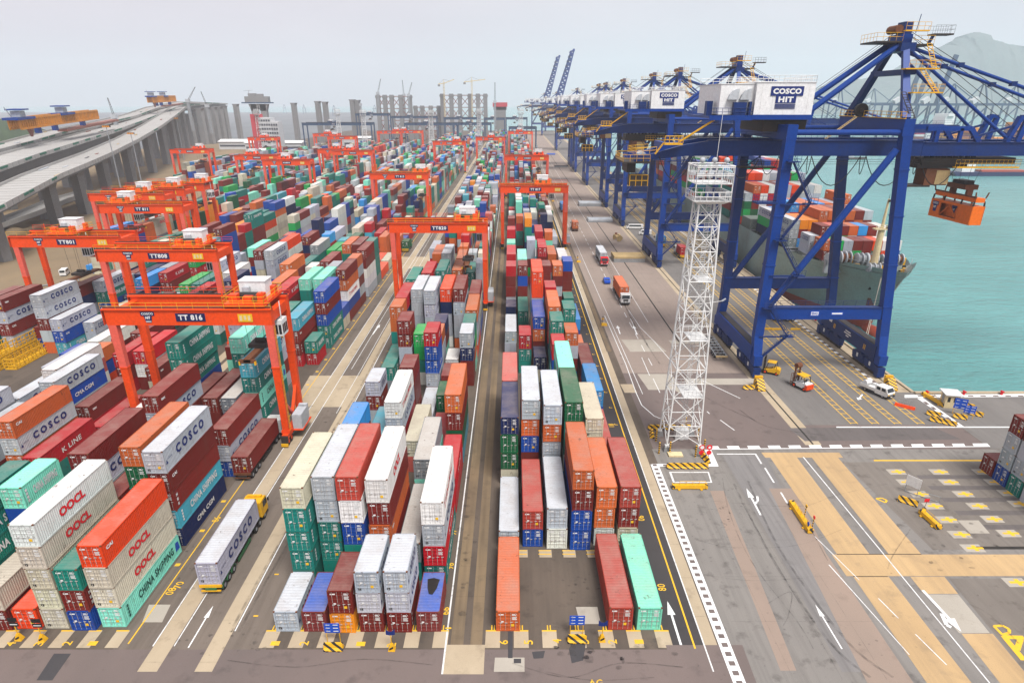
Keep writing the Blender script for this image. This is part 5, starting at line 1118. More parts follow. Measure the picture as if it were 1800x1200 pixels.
for k in range(3):
    mb = MB()
    for x in (-1.9, -.65, .65, 1.9):
        if k == 0: mb.box(x-.35, x+.35, -2.2, -1.7, 40.9, 41.5, 'light_grey')
        if k == 1: mb.box(x-.35, x+.35, 1.7, 2.2, 40.9, 41.5, 'light_grey')
        if k == 2: mb.box(1.7, 2.2, x-.35, x+.35, 38.6, 39.2, 'light_grey')
    mb.build('floodlight_bank', t)
for x in (-1.7, -.1, 1.5): mb = MB(); mb.ball((x, -1.6, 43.1), .36, 'light_grey', 14, 10); mb.tube((x, -1.6, 42.4), (x, -1.6, 42.8), .06, 'white_paint', 5); mb.build('radome', t, True)
mb = MB(); mb.tube((.6, 0, 42.4), (.7, 0, 49.), .035, 'white_paint', 5, .03); mb.build('antenna', t)
mb = MB(); mb.tube((2., 2., 22.5), (4.6, 1.2, 23.2), .05, 'white_paint', 5); mb.tube((4.3, 1.3, 23.1), (4.8, 1.2, 23.5), .12, 'light_grey', 6); mb.build('camera_arm', t)
for sx, sy in cor: mb = MB(); p = tc_(sx, sy, Z0); mb.box(p.x-.55, p.x+.55, p.y-.55, p.y+.55, .0, .8, 'concrete_pier', (p.x-.4, p.x+.4, p.y-.4, p.y+.4)); mb.box(p.x-.3, p.x+.3, p.y-.3, p.y+.3, .8, 1.05, 'white_paint'); mb.build('footing', t)
mb = MB(); mb.box(-.3, 1.8, 1.0, 2.2, .0, 1.6, 'white_paint'); mb.box(-2.6, -.4, -4.6, -3.3, .02, .25, 'cream_paint'); mb.build('cabinet', t)
# ------------------------------------------------------------------ barriers, posts, signs
def barrier(n_, label, x, y, rz, ln=2.1, group='black and yellow striped concrete barriers', mat='hazard'):
    mb = MB(); mb.prism([(-.38, 0), (.38, 0), (.38, .12), (.2, .32), (.12, .78), (-.12, .78), (-.2, .32), (-.38, .12)], 'x', -ln/2, ln/2, mat)
    for k in (-1, 1): mb.box(k*ln*.3-.12, k*ln*.3+.12, -.42, .42, 0, .08, 'black_paint')
    mb.tube((0, 0, .78), (.0, 0, .92), .05, 'dark_steel', 5); o = mb.build('striped_barrier'); o.location = (x, y, .03); o.rotation_euler = (0, 0, rz); return tag(o, label, 'barrier', group)
def gb(u, v): return gp(u, v)
x, y = gb(1187, 819)
for k, w_ in enumerate(('left', 'middle', 'right')): barrier(0, f'striped barrier in front of the floodlight tower, {w_} one of the row of three', *gb(1184+24*k, 822), 0)
barrier(0, 'striped barrier beside the red round signs at the tower', *gb(1240, 808), R(100))
for k in range(3): barrier(0, f'striped barrier on the far side of the tower, {ORD[k]} from its left corner', *gb(1150+27*k, 754), 0)
barrier(0, 'striped barrier at the left corner of the tower base, turned sideways', *gb(1146, 765), R(80))
barrier(0, 'striped wheel stop below the right-hand blue sign board of the front row', *gb(1014, 1126), 0, 1.9)
barrier(0, 'striped barrier block below the left-hand blue sign board of the front row', *gb(587, 1140), 0, 1.9)
for k, (u, v, rz) in enumerate(((1646, 741, -35), (1668, 746, -35), (1687, 735, -30), (1700, 716, -30), (1715, 730, -32), (1640, 730, -30))): barrier(0, ['striped barrier in front of the blue notice boards, nearest corner', 'striped barrier in front of the blue notice boards, right end', 'striped barrier right of the blue notice boards', 'striped barrier behind the guard booth, farthest right upper one', 'striped barrier right of the booth, lower right one', 'striped barrier left of the checkered kerb by the booth'][k], *gb(u, v), R(rz))
for u, v, lab in ((1565, 682, 'striped buffer block at the seaside end of the near crane rail'), (1335, 683, 'striped buffer block at the landside end of the near crane rail')):
    x, y = gb(u, v); mb = MB(); mb.prism([(-1.3, 0), (1.0, 0), (1.0, 1.6), (.5, 1.9), (-1.3, .25)], 'x', -.7, .7, 'hazard'); mb.box(-.75, .75, 1.0, 1.5, .0, 2.1, 'yellow_paint'); o = mb.build('rail_buffer'); o.location = (x, y, .03); tag(o, lab, 'buffer')
x, y = gb(1331, 684); barrier(0, 'striped barrier left of the landside rail buffer', x-1.6, y+.1, 0, 2.2)
pk = [(1153, 775), (1158, 797), (1177, 796), (1222, 803), (1226, 771), (1237, 792), (1163, 757), (1204, 752)]
for k, (u, v) in enumerate(pk):
    x, y = gb(u, v); mb = MB(); mb.tube((0, 0, 0), (0, 0, 1.9), .13, 'hazard_post', 8); mb.ball((0, 0, 1.9), .13, 'hazard_post', 8, 4); o = mb.build('striped_bollard'); o.location = (x, y, .02)
    tag(o, ['striped bollard at the left rear corner of the light tower', 'striped bollard in front of the tower at far left', 'striped bollard left of the pale slab before the tower', 'striped bollard at the front right corner of the tower', 'striped bollard on the right rear side of the tower', 'striped bollard beside the round red signs', 'striped bollard behind the left rear tower leg', 'striped bollard behind the tower centre'][k], 'bollard', 'striped bollards round the floodlight tower')
for k, (u, v, lab) in enumerate(((1232, 803, 'round red traffic sign, left of the pair at the tower'), (1245, 803, 'round red traffic sign, right of the pair at the tower'))):
    x, y = gb(u, v); t = thing('traffic_sign', lab, 'sign', (x, y, .02), 0, 'round signs by the tower'); mb = MB(); mb.tube((0, 0, 0), (0, 0, 1.9), .04, 'dark_steel', 6); mb.build('post', t)
    mb = MB(); mb.tube((0, -.05, 1.7), (0, -.02, 1.7), .45, 'text_red', 16); mb.tube((0, -.055, 1.7), (0, -.05, 1.7), .2 if k else .3, 'label_white', 12); mb.tube((0, -.05, .8), (0, -.02, .8), .4, 'text_red', 16); mb.build('sign_face', t)
def beam_barrier(label, x, y, rz, ln, mat='yellow_paint', extra=None):
    t = thing('yellow_barrier', label, 'barrier', (x, y, .02), rz, 'long yellow steel barriers'); mb = MB(); mb.prism([(-.35, .12), (.35, .12), (.3, .62), (-.3, .62)], 'x', -ln/2, ln/2, mat); mb.box(-ln/2-.02, -ln/2+.3, -.36, .36, .1, .66, 'hazard'); mb.box(ln/2-.3, ln/2+.02, -.36, .36, .1, .66, 'hazard'); mb.box(-ln*.35, -ln*.35+.3, -.6, .6, 0, .14, mat); mb.box(ln*.35-.3, ln*.35, -.6, .6, 0, .14, mat); mb.build('beam', t)
    mb = MB(); mb.rail([(-ln*.3, 0, .62), (ln*.45, 0, .62)], .55, mat, .03, .9, False); mb.build('hand_rail', t); return t
x, y = gb(1212, 858); beam_barrier('long plain yellow barrier with handrail in front of the light tower', x, y, 0, 4.9)
a = Vector(gb(1390, 886)); b_ = Vector(gb(1424, 938)); c_ = (a+b_)/2; rz = math.atan2((b_-a).y, (b_-a).x); t = beam_barrier('long yellow lane-divider barrier with two warning poles on the tan road', c_.x, c_.y, rz, (b_-a).length)
for f in (-.02, .36):
    mb = MB(); L_ = (b_-a).length; mb.tube((L_*f, .55, 0), (L_*f, .55, 1.7), .06, 'hazard_post', 6); mb.box(L_*f-.2, L_*f+.2, .5, .6, 1.7, 2.05, 'text_red' if f > .1 else 'hazard_post'); mb.build('warning_pole', t)
mb = MB(); mb.tube((L_*.38, -.1, .95), (L_*.38, -.05, .95), .3, 'sign_blue', 14); mb.bar((L_*.38, 0, .6), (L_*.38, 0, .95), .06, .06, 'dark_steel'); mb.build('round_sign', t)
a = Vector(gb(1618, 902)); b_ = Vector(gb(1650, 931)); c_ = (a+b_)/2; beam_barrier('dirty yellow barrier beam lying in the marked empty yard at right', c_.x, c_.y, math.atan2((b_-a).y, (b_-a).x), (b_-a).length)
x, y = gb(1595, 884); barrier(0, 'striped barrel-shaped barrier below the white notice board at right', x, y, R(-40), 2.4)
x, y = gb(1600, 868); t = thing('notice_board', 'leaning white notice board on a metal frame in the empty yard', 'sign', (x, y, .02), R(-55)); mb = MB(); mb.box(-.95, .95, -.03, .03, 1.2, 2.7, 'label_white'); mb.build('board', t); mb = MB()
for s_ in (-.8, .8): mb.bar((s_, .06, 0), (s_, .06, 2.6), .07, .07, 'grey_steel')
mb.bar((-.8, .1, .05), (3.3, 1., .05), .07, .07, 'grey_steel'); mb.bar((.8, .1, .9), (3.3, 1., .9), .06, .06, 'grey_steel'); mb.bar((3.3, 1., 0), (3.3, 1., .95), .07, .07, 'grey_steel'); mb.build('stand', t)
x, y = gb(1622, 901); t = thing('flag_marker', 'small red flag marker on a striped base in the empty yard', 'marker', (x, y, .02)); mb = MB(); mb.tube((0, 0, 0), (0, 0, .75), .42, 'hazard', 10, .2); mb.build('base', t); mb = MB(); mb.tube((0, 0, .7), (.1, 0, 1.9), .03, 'dark_steel', 5); mb.box(-.25, .4, .0, .03, 1.7, 2.2, 'text_red'); mb.build('flag', t)
def sign_board(x, y, label, w_=1.55, h_=1.2, z=1.3, rz=0., rows=3, grp='blue direction boards'):
    t = thing('direction_sign', label, 'sign', (x, y, .02), rz, grp); mb = MB(); mb.box(-w_/2, w_/2, -.04, 0, z, z+h_, 'sign_blue'); f = mb.build('sign_face', t); mb = MB()
    for k in range(rows):
        zz = z+h_*(1-(k+.8)/rows)+.03; mb.box(-w_*.38, -w_*.12, -.055, -.042, zz+.08, zz+.14, 'label_white'); mb.prism([(-w_*.42, zz+.11), (-w_*.3, zz+.02), (-w_*.3, zz+.2)], 'y', -.055, -.042, 'label_white'); mb.box(w_*.08, w_*.4, -.055, -.042, zz+.06, zz+.15, 'label_white')
    mb.build('legend', f); mb = MB()
    for s_ in (-w_*.42, w_*.42): mb.tube((s_, .03, 0), (s_, .03, z+h_*.7), .04, 'yellow_paint', 6)
    mb.build('post', t); return t
x, y = gb(1014, 1121); sign_board(x, y+.5, 'blue direction board above the striped block, at the right-hand front row')
x, y = gb(585, 1135); sign_board(x, y+.5, 'blue direction board above the striped block, at the left-hand front row')
x, y = gb(1683, 729); sign_board(x, y, 'larger blue board beside the guard booth', 1.9, 1.9, 1.2, R(-25)); x, y = gb(1693, 733); sign_board(x+.4, y-.5, 'smaller blue board right of the larger one by the guard booth', 1.7, 1.4, 1.0, R(-25), 3)
def marker(u, v, label, chev=True):
    x, y = gb(u, v); t = thing('marker_post', label, 'marker', (x, y, .02), 0, 'small yellow marker posts at the row ends'); mb = MB(); mb.poly([(-.35, -.3, 0), (.35, -.3, 0), (.35, .3, 0), (-.35, .3, 0), (-.12, -.1, .8), (.12, -.1, .8), (.12, .1, .8), (-.12, .1, .8)], 'yellow_paint', MB.BF); mb.prism([(-.2, .15), (.2, .4), (.2, .6), (-.2, .35)], 'y', -.27, -.22, 'black_paint'); mb.tube((0, 0, .8), (0, 0, 2.0), .045, 'yellow_paint', 6); mb.build('base', t)
    mb = MB()
    if chev: mb.prism([(-.45, 2.0), (-.45, 2.7), (-.15, 2.35), (.15, 2.35), (.45, 2.7), (.45, 2.0), (.1, 1.9), (-.1, 1.9)], 'y', -.04, 0, 'text_navy')
    else: mb.box(-.45, .45, -.04, 0, 1.75, 2.25, 'black_paint'); mb.box(-.38, .38, -.05, -.04, 1.95, 2.05, 'label_white'); mb.box(-.45, .45, -.04, 0, 2.35, 2.85, 'black_paint')
    mb.build('sign_face', t)
marker(1058, 1125, 'yellow marker post with dark chevron between the maroon and empty slots'); marker(689, 1141, 'yellow marker post at the middle block front row'); marker(76, 1125, 'yellow marker post with two small black plates at lower left', False); marker(35, 1123, 'yellow marker post at the lower left edge', False)
def lamp_base(u, v, label):
    x, y = gb(u, v); t = thing('roadside_marker', label, 'marker', (x, y, .02), 0, 'yellow roadside markers along the block edge'); mb = MB(); mb.box(-.7, .7, -.4, .4, 0, .55, 'yellow_paint', (-.6, .6, -.25, .25)); mb.box(-.5, .3, .4, 1.6, 0, .4, 'tan_wood'); mb.build('base', t); mb = MB(); mb.tube((-.3, .8, .3), (-.3, .8, 1.9), .07, 'dark_steel', 6); mb.box(-.55, -.05, .75, .95, 1.2, 1.6, 'yellow_paint'); mb.ball((-.3, .8, 1.95), .15, 'dark_steel', 8, 5); mb.build('lamp', t)
lamp_base(1062, 572, 'yellow roadside marker nearest the camera beside the quay road'); lamp_base(1017, 461, 'yellow roadside marker farther along the quay road'); lamp_base(972, 354, 'yellow roadside marker far along beside the second gantry')
# guard booth, bollards, people
x, y = gb(1666, 713); t = thing('guard_booth', 'small cream guard booth with a flat white roof at the quay corner', 'booth', (x, y, .02), R(-12)); mb = MB(); mb.box(-1.1, 1.1, -1.1, 1.1, 0, 2.5, 'cream_paint'); mb.build('walls', t); mb = MB(); mb.box(-1.45, 1.45, -1.45, 1.45, 2.5, 2.7, 'white_paint'); mb.build('roof', t)
for a_ in ((-.8, -.35, -1.13, -1.1), (.2, .75, -1.13, -1.1)): mb = MB(); mb.box(a_[0], a_[1], a_[2], a_[3], 1.2, 2.1, 'glass_dark'); mb.build('window', t)
mb = MB(); mb.box(-1.13, -1.1, -.4, .5, .1, 2.1, 'grey_steel'); mb.build('door', t)
BOL = 0
for u, v, lab in ((1622, 689, 'red mooring bollard on the end quay, left of the booth'), (1688, 690, 'red mooring bollard on the end quay, behind the booth'), (1754, 690, 'red mooring bollard on the end quay, right of the booth'), (1433, 565, 'red mooring bollard on the quay edge beneath the near crane')):
    x, y = gb(u, v); mb = MB(); mb.tube((0, 0, 0), (0, 0, .55), .22, 'text_red', 10); mb.tube((0, 0, .5), (.1, 0, .75), .34, 'text_red', 10); o = mb.build('mooring_bollard'); o.location = (x, min(y, QY-.9) if u > 1500 else y, .03); tag(o, lab, 'bollard', 'red mooring bollards')
def person(u, v, label, top='hivis', hgt=1.74, rz=0., leg='text_navy', cap_='hivis', stride=.12):
    x, y = gb(u, v); me = bpy.data.meshes.new('person'); k = hgt/1.74
    V = [(0, 0, .95), (0, 0, 1.2), (0, .0, 1.42), (0, .01, 1.52), (0, -.02, 1.62), (0, -.01, 1.72), (.1, 0, .88), (.11, -stride, .48), (.11, -stride*.3, .08), (.11, -stride*.3-.14, .04), (-.1, 0, .88), (-.11, stride*.6, .48), (-.11, stride, .08), (-.11, stride-.14, .04), (.2, 0, 1.38), (.26, .04, 1.12), (.24, -.1, .88), (.235, -.13, .78), (-.2, 0, 1.38), (-.26, .0, 1.12), (-.24, -.12, .9), (-.235, -.15, .8)]
    E_ = [(0, 1), (1, 2), (2, 3), (3, 4), (4, 5), (0, 6), (6, 7), (7, 8), (8, 9), (0, 10), (10, 11), (11, 12), (12, 13), (2, 14), (14, 15), (15, 16), (16, 17), (2, 18), (18, 19), (19, 20), (20, 21)]
    RR = [.15, .15, .15, .06, .1, .08, .095, .07, .05, .045, .095, .07, .05, .045, .07, .055, .045, .04, .07, .055, .045, .04]
    me.from_pydata([tuple(c*k for c in q) for q in V], E_, []); o = link('person', me); o.modifiers.new('s', 'SKIN'); 
    sv = me.skin_vertices[0].data if me.skin_vertices else None
    if sv is None: bm = bmesh.new(); bm.from_mesh(me); bm.verts.layers.skin.verify(); bm.to_mesh(me); bm.free(); sv = me.skin_vertices[0].data
    for i, r_ in enumerate(RR): sv[i].radius = (r_*k, r_*k*.8)
    sv[0].use_root = True; ss = o.modifiers.new('u', 'SUBSURF'); ss.levels = 1; ss.render_levels = 1
    dg = bpy.context.evaluated_depsgraph_get(); m2 = bpy.data.meshes.new_from_object(o.evaluated_get(dg)); o.modifiers.clear(); o.data = m2; m2.name = 'person'
    m2.materials.clear(); [m2.materials.append(M[q]) for q in (top, leg, 'skin', 'black_paint')]
    for p in m2.polygons: z = p.center.z/k; p.material_index = 2 if z > 1.5 or (abs(p.center.x)/k > .2 and z < .9) else 3 if z < .07 else 1 if z < .95 and abs(p.center.x)/k < .2 else 0
    o.location = (x, y, .03); o.rotation_euler = (0, 0, rz)
    mb = MB(); mb.ball((0, -.01*k, 1.70*k), .115*k, cap_, 10, 6); mb.build('helmet', o, True); return tag(o, label, 'person')
person(1443, 587, 'person in white overalls standing beneath the near quay crane', 'hivis', 1.78, R(100), 'hivis', 'label_white')
person(1446.5, 588, 'person in pale overalls walking beside another under the near quay crane', 'skin' if 0 else 'cream_paint', 1.7, R(80), 'hivis', 'text_red', .2)
# red and orange floor equipment, wheel stops
x, y = gb(1590, 716); t = thing('orange_trestle', 'orange-red road barrier with thin uprights near the quay corner', 'barrier', (x, y, .02), R(-42)); mb = MB(); mb.prism([(-.3, 0), (.3, 0), (.15, .5), (-.15, .5)], 'x', -1.6, 1.6, 'red_crane'); mb.build('base', t); mb = MB(); mb.rail([(-1.2, 0, .5), (1.2, 0, .5)], 1.1, 'grey_steel', .03, .4); mb.build('frame', t)
for k, (u, v) in enumerate(((1349, 579), (1365, 579.5), (1398, 579.5))): mb = MB(); mb.box(-1.2, 1.2, -.25, .25, 0, .4, 'yellow_paint', (-1.1, 1.1, -.15, .15)); o = mb.build('wheel_stop'); o.location = (*gb(u, v), .03); tag(o, ['yellow wheel stop under the near crane, left', 'yellow wheel stop under the near crane, middle', 'yellow wheel stop under the near crane, right'][k], 'wheel stop', 'yellow wheel stops under the crane')
a = Vector(gb(1622, 694)); b_ = Vector(gb(1660, 716)); beam_barrier('weathered yellow kerb beam left of the guard booth', *((a+b_)/2), math.atan2((b_-a).y, (b_-a).x), (b_-a).length)
# ------------------------------------------------------------------ the moored ship
t = thing('container_ship', 'grey-green container ship moored along the quay, bow towards the camera', 'ship', (0, 0, 0)); XC, YB = 92.3, 146.3
def hullx(y, z):   # half breadth at distance aft of the bow tip
    s_ = y-YB; full = 15.2; fl = 36.+(13.5-z)*1.7
    st_ = max(0., (13.5-z)*.62)      # stem rake
    f = max(0, min(1, (s_-st_)/fl)); return full*(1-(1-f)**2.3)
ys = [YB+q for q in (0, 1, 2.2, 3.6, 5.5, 8, 11, 15, 20, 26, 33, 42, 55, 80, 150, 250, 290)]; zs = [-6, -4.6, -1.6, -1.5, 0, 3., 6., 9., 11.2, 13.6]
def top(y): s_ = y-YB; return 12.2 if s_ < 13 else 10.6
P_ = []; mb = MB()
for sg in (-1, 1):
    for i, y in enumerate(ys):
        for j, z in enumerate(zs):
            zz = min(z, top(y)+1.1) if j == len(zs)-1 else min(z, top(y)); P_.append((XC+sg*max(.12, hullx(y, zz)), max(y, YB+max(0., (13.5-zz)*.62)), zz))
n_ = len(zs); fs = []; mt = []
for sg in range(2):
    o0 = sg*len(ys)*n_
    for i in range(len(ys)-1):
        for j in range(n_-1):
            fs.append((o0+i*n_+j, o0+(i+1)*n_+j, o0+(i+1)*n_+j+1, o0+i*n_+j+1)); mt.append(1 if j < 2 else 0)
for j in range(n_-1): fs.append((j, len(ys)*n_+j, len(ys)*n_+j+1, j+1)); mt.append(1 if j < 2 else 0)
me = bpy.data.meshes.new('hull'); me.from_pydata(P_, [], fs); me.materials.append(M['ship_hull']); me.materials.append(M['ship_red']); me.polygons.foreach_set('material_index', mt); me.polygons.foreach_set('use_smooth', [True]*len(fs)); me.update()
bm = bmesh.new(); bm.from_mesh(me); bmesh.ops.recalc_face_normals(bm, faces=bm.faces); bm.to_mesh(me); bm.free(); link('hull', me, t)
mb = MB(); fd = [y for y in ys if y-YB <= 13]+[YB+13.0]
mb.poly([(XC-hullx(y, 12.6)+.05, max(y, YB+.6), 12.0) for y in fd]+[(XC+hullx(y, 12.6)-.05, max(y, YB+.6), 12.0) for y in reversed(fd)], 'ship_deck')
md = [YB+13]+[y for y in ys if y-YB > 13]; mb.poly([(XC-hullx(y, 10)+.05, y, 9.8) for y in md]+[(XC+hullx(y, 10)-.05, y, 9.8) for y in reversed(md)], 'ship_deck'); mb.build('deck', t)
mb = MB(); 
bl = MB(); bl.ball((0, 0, 0), 1., 'ship_red', 14, 8); bl.xf(Matrix.Translation((XC, YB+7.6, -4.4)) @ Matrix.Diagonal((1.9, 5.6, 1.9, 1))); bl.build('bulbous_bow', t, True)
mb = MB()
for k in range(40): y = YB+15+6.9*k; s_ = 15.2 if k > 4 else hullx(y, 10); [mb.tube((XC+e*(s_-.3), y, 9.8), (XC+e*(s_-.3), y, 11.1), .05, 'grey_steel', 4, cap=False) for e in (-1, 1)]
rp_ = [(XC-hullx(YB+15+6.9*k, 10)+.3, YB+15+6.9*k, 11.) for k in range(40)]; mb.path(rp_, .05, 'grey_steel', 4); mb.path([(2*XC-x, y, z) for x, y, z in rp_], .05, 'grey_steel', 4)
rp_ = [(XC+e*max(.2, hullx(YB+q, 12.6)-.2), YB+q+.8, 13.9) for e in (-1,) for q in (12, 9, 6, 4, 2.2, 1, 0)]; rp_ += [(2*XC-x, y, z) for x, y, z in reversed(rp_)]; mb.path(rp_, .05, 'grey_steel', 4)
for x, y, z in rp_: mb.tube((x, y, 12.), (x, y, 13.9), .06, 'grey_steel', 4, cap=False)
mb.build('bulwark_rail', t)
mb = MB(); mx, my = XC-3.6, YB+8.4; mb.tube((mx, my, 12), (mx, my, 22.), .85, 'cream_paint', 12, .7); mb.tube((mx, my, 22), (mx+.1, my, 29.), .38, 'cream_paint', 10, .22); mb.box(mx-2, mx+2.2, my-1, my+.6, 21.9, 22.15, 'cream_paint'); mb.rail([(mx-2, my-1, 22.1), (mx+2.2, my-1, 22.1)], 1., 'cream_paint', .05, .8); mb.box(mx+.9, mx+2, my-.9, my, 22.2, 22.7, 'dark_steel'); mb.ball((mx+.2, my-.3, 28.6), .35, 'dark_steel', 8, 5); mb.tube((mx+.1, my, 29), (mx+.1, my, 30), .05, 'dark_steel', 5); mb.build('foremast', t)
for k, (dx, dy, r_) in enumerate(((-13., 14.6, 1.5), (-9.8, 14.8, 1.7), (-6., 13.8, 1.6), (-3., 14.5, 1.5), (-6.2, 7.0, 1.1), (.5, 14.0, 1.4), (-2.8, 7.6, 1.1), (3.4, 14.5, 1.4))):
    mb = MB(); c_ = Vector((XC+dx+2, YB+dy, 12+r_*.9))
    for e in (-1.2, 0, 1.2): mb.tube(c_+Vector((e-.12, 0, 0)), c_+Vector((e+.12, 0, 0)), r_, 'light_grey', 16)
    mb.tube(c_+Vector((-1.2, 0, 0)), c_+Vector((1.2, 0, 0)), r_*.66, 'rust_brown' if k % 2 else 'grey_steel', 12); mb.box(c_.x-1.6, c_.x+1.6, c_.y-.5, c_.y+.5, 12 if dy < 13 else 9.8, c_.z-.3, 'grey_steel'); mb.box(c_.x+1.4, c_.x+2.2, c_.y-.4, c_.y+.5, 12 if dy < 13 else 9.8, c_.z+.4, 'green_paint' if k % 3 == 0 else 'yellow_paint'); mb.build('mooring_winch', t)
mb = MB(); rr = random.Random(4)
for k in range(26):
    e = rr.choice((-1, 1)); q = rr.uniform(1.5, 11.5); h_ = hullx(YB+q, 12.6); x = XC+e*max(0, h_-.9-rr.random()*1.); y = YB+q+.9; mb.box(x-.3, x+.3, y-.25, y+.25, 12, 12+rr.uniform(.4, .9), rr.choice(('yellow_paint', 'yellow_paint', 'black_paint', 'green_paint')))
for k in range(8): x = XC-8.4+k*2.1; mb.box(x, x+rr.uniform(.5, 1.2), YB+15.5, YB+17., 9.8, 9.8+rr.uniform(.6, 1.5), rr.choice(('grey_steel', 'sign_blue', 'yellow_paint', 'ship_deck')))
mb.build('deck_fitting', t)
mb = MB()
for i, y in enumerate([166.9, 173.9, 180.6, 184.5]+[198, 212, 221.3, 235, 249.]+[255.5+14*k for k in range(4)]):
    w_ = min(14.2, hullx(y, 10)-.6)
    for k in range(int(w_*2/2.55)): x = XC-w_+2.55*k; mb.bar((x, y, 9.8), (x, y, 11.3), .2, .2, 'grey_steel'); mb.bar((x, y, 11.3), (x+2.4, y, 13.9), .05, .05, 'grey_steel'); mb.bar((x+2.4, y, 11.3), (x, y, 13.9), .05, .05, 'grey_steel')
    mb.box(XC-w_, XC+w_, y-.2, y+.2, 11.0, 11.3, 'grey_steel')
mb.box(78.2, 106.5, 212.6, 221., 9.8, 14.5, 'ship_deck'); mb.build('lashing_bridge', t)
mb = MB(); mb.box(79, 106, 306, 311.5, 9.8, 33, 'white_house'); mb.box(76.6, 108., 306.5, 310, 33, 36.5, 'white_house'); mb.box(77, 107.6, 306.4, 306.5, 34.2, 35.8, 'window_band'); mb.tube((92, 309, 36.5), (92, 309, 46), .5, 'white_paint', 8); mb.build('bridge_house', t)
mb = MB(); 
for z in (2.0, 5.): pass
mb.add(MB().box(0, .06, 0, 2.2, 0, .5, 'rust_brown')); mb.v = []; mb.f = []; mb.m = []
for (z0, q) in ((7.6, 5.), (7.4, 8.6)):
    s_ = -1; y = YB+q; mb.tube((XC+s_*(hullx(y, z0)+.02), y, z0), (XC+s_*(hullx(y, z0)-1), y, z0), .5, 'black_paint', 8)
mb.box(XC-hullx(YB+9, 3.4)-.5, XC-hullx(YB+9, 3.4)+.6, YB+8.2, YB+10.2, 2.2, 4.6, 'rust_brown', (XC-hullx(YB+9, 4.6)-.3, XC-hullx(YB+9, 4.6)+.6, YB+8.8, YB+9.6)); mb.build('anchor', t)
mb = MB(); mb.tube((XC-hullx(YB+5, 11)-.05, YB+5, 11.2), (75.0, 128., .7), .06, 'rope', 5); mb.tube((XC-hullx(YB+5, 11)-.05, YB+5.4, 11.2), (75.0, 127., .7), .06, 'rope', 5); mb.tube((XC-hullx(YB+3, 11)-.05, YB+3.2, 11.4), (74.8, 122., .6), .06, 'rope', 5); mb.build('mooring_line', t)
# ------------------------------------------------------------------ lorries, cars, forklifts
def wheel_(mb, x, y, r, w_, hub='grey_steel'):
    mb.tube((x-w_/2, y, r), (x+w_/2, y, r), r, 'rubber', 14); mb.tube((x-w_/2-.01, y, r), (x+w_/2+.01, y, r), r*.5, hub, 10)
def cab_parts(t, y0, mat, wid=2.44, h=2.9, dl=2.2):
    """forward-control cab, front towards +y"""
    x0, x1 = .0, wid; y1 = y0+dl
    mb = MB(); mb.prism([(y0, .75), (y1, .75), (y1, 1.75), (y1-.18, h-.1), (y1-.35, h), (y0, h)], 'x', x0, x1, mat); mb.box(x0+.1, x1-.1, y0+.2, y1+.1, .4, .75, 'dark_steel'); mb.box(x0+.3, x1-.3, y1-.9, y1-.5, h, h+.25, mat); c = mb.build('cab', t)
    mb = MB(); mb.poly([(x0+.15, y1+.012, 1.8), (x1-.15, y1+.012, 1.8), (x1-.2, y1-.15, h-.15), (x0+.2, y1-.15, h-.15)], 'glass_dark'); mb.build('windscreen', c)
    for x in (x0-.012, x1+.012): mb = MB(); mb.poly([(x, y0+.7, 1.75), (x, y1-.15, 1.75), (x, y1-.3, h-.25), (x, y0+.7, h-.25)], 'glass_dark'); mb.build('side_window', c)
    for x in (x0+.15, x1-.5): mb = MB(); mb.box(x, x+.35, y1, y1+.03, .95, 1.15, 'label_white'); mb.build('headlight', c)
    mb = MB(); mb.box(x0+.55, x1-.55, y1, y1+.025, 1.2, 1.65, 'black_paint'); mb.box(x0, x1, y1, y1+.06, .45, .85, 'grey_steel'); mb.build('grille', c)
    mb = MB()
    for x in (x0-.25, x1+.05): mb.box(x, x+.2, y1-.1, y1, 1.9, 2.4, 'black_paint')
    mb.build('mirror', c)
    for x in (x0+.2, x1-.2): mb = MB(); wheel_(mb, x, y0+.9, .5, .32); mb.build('wheel', t)
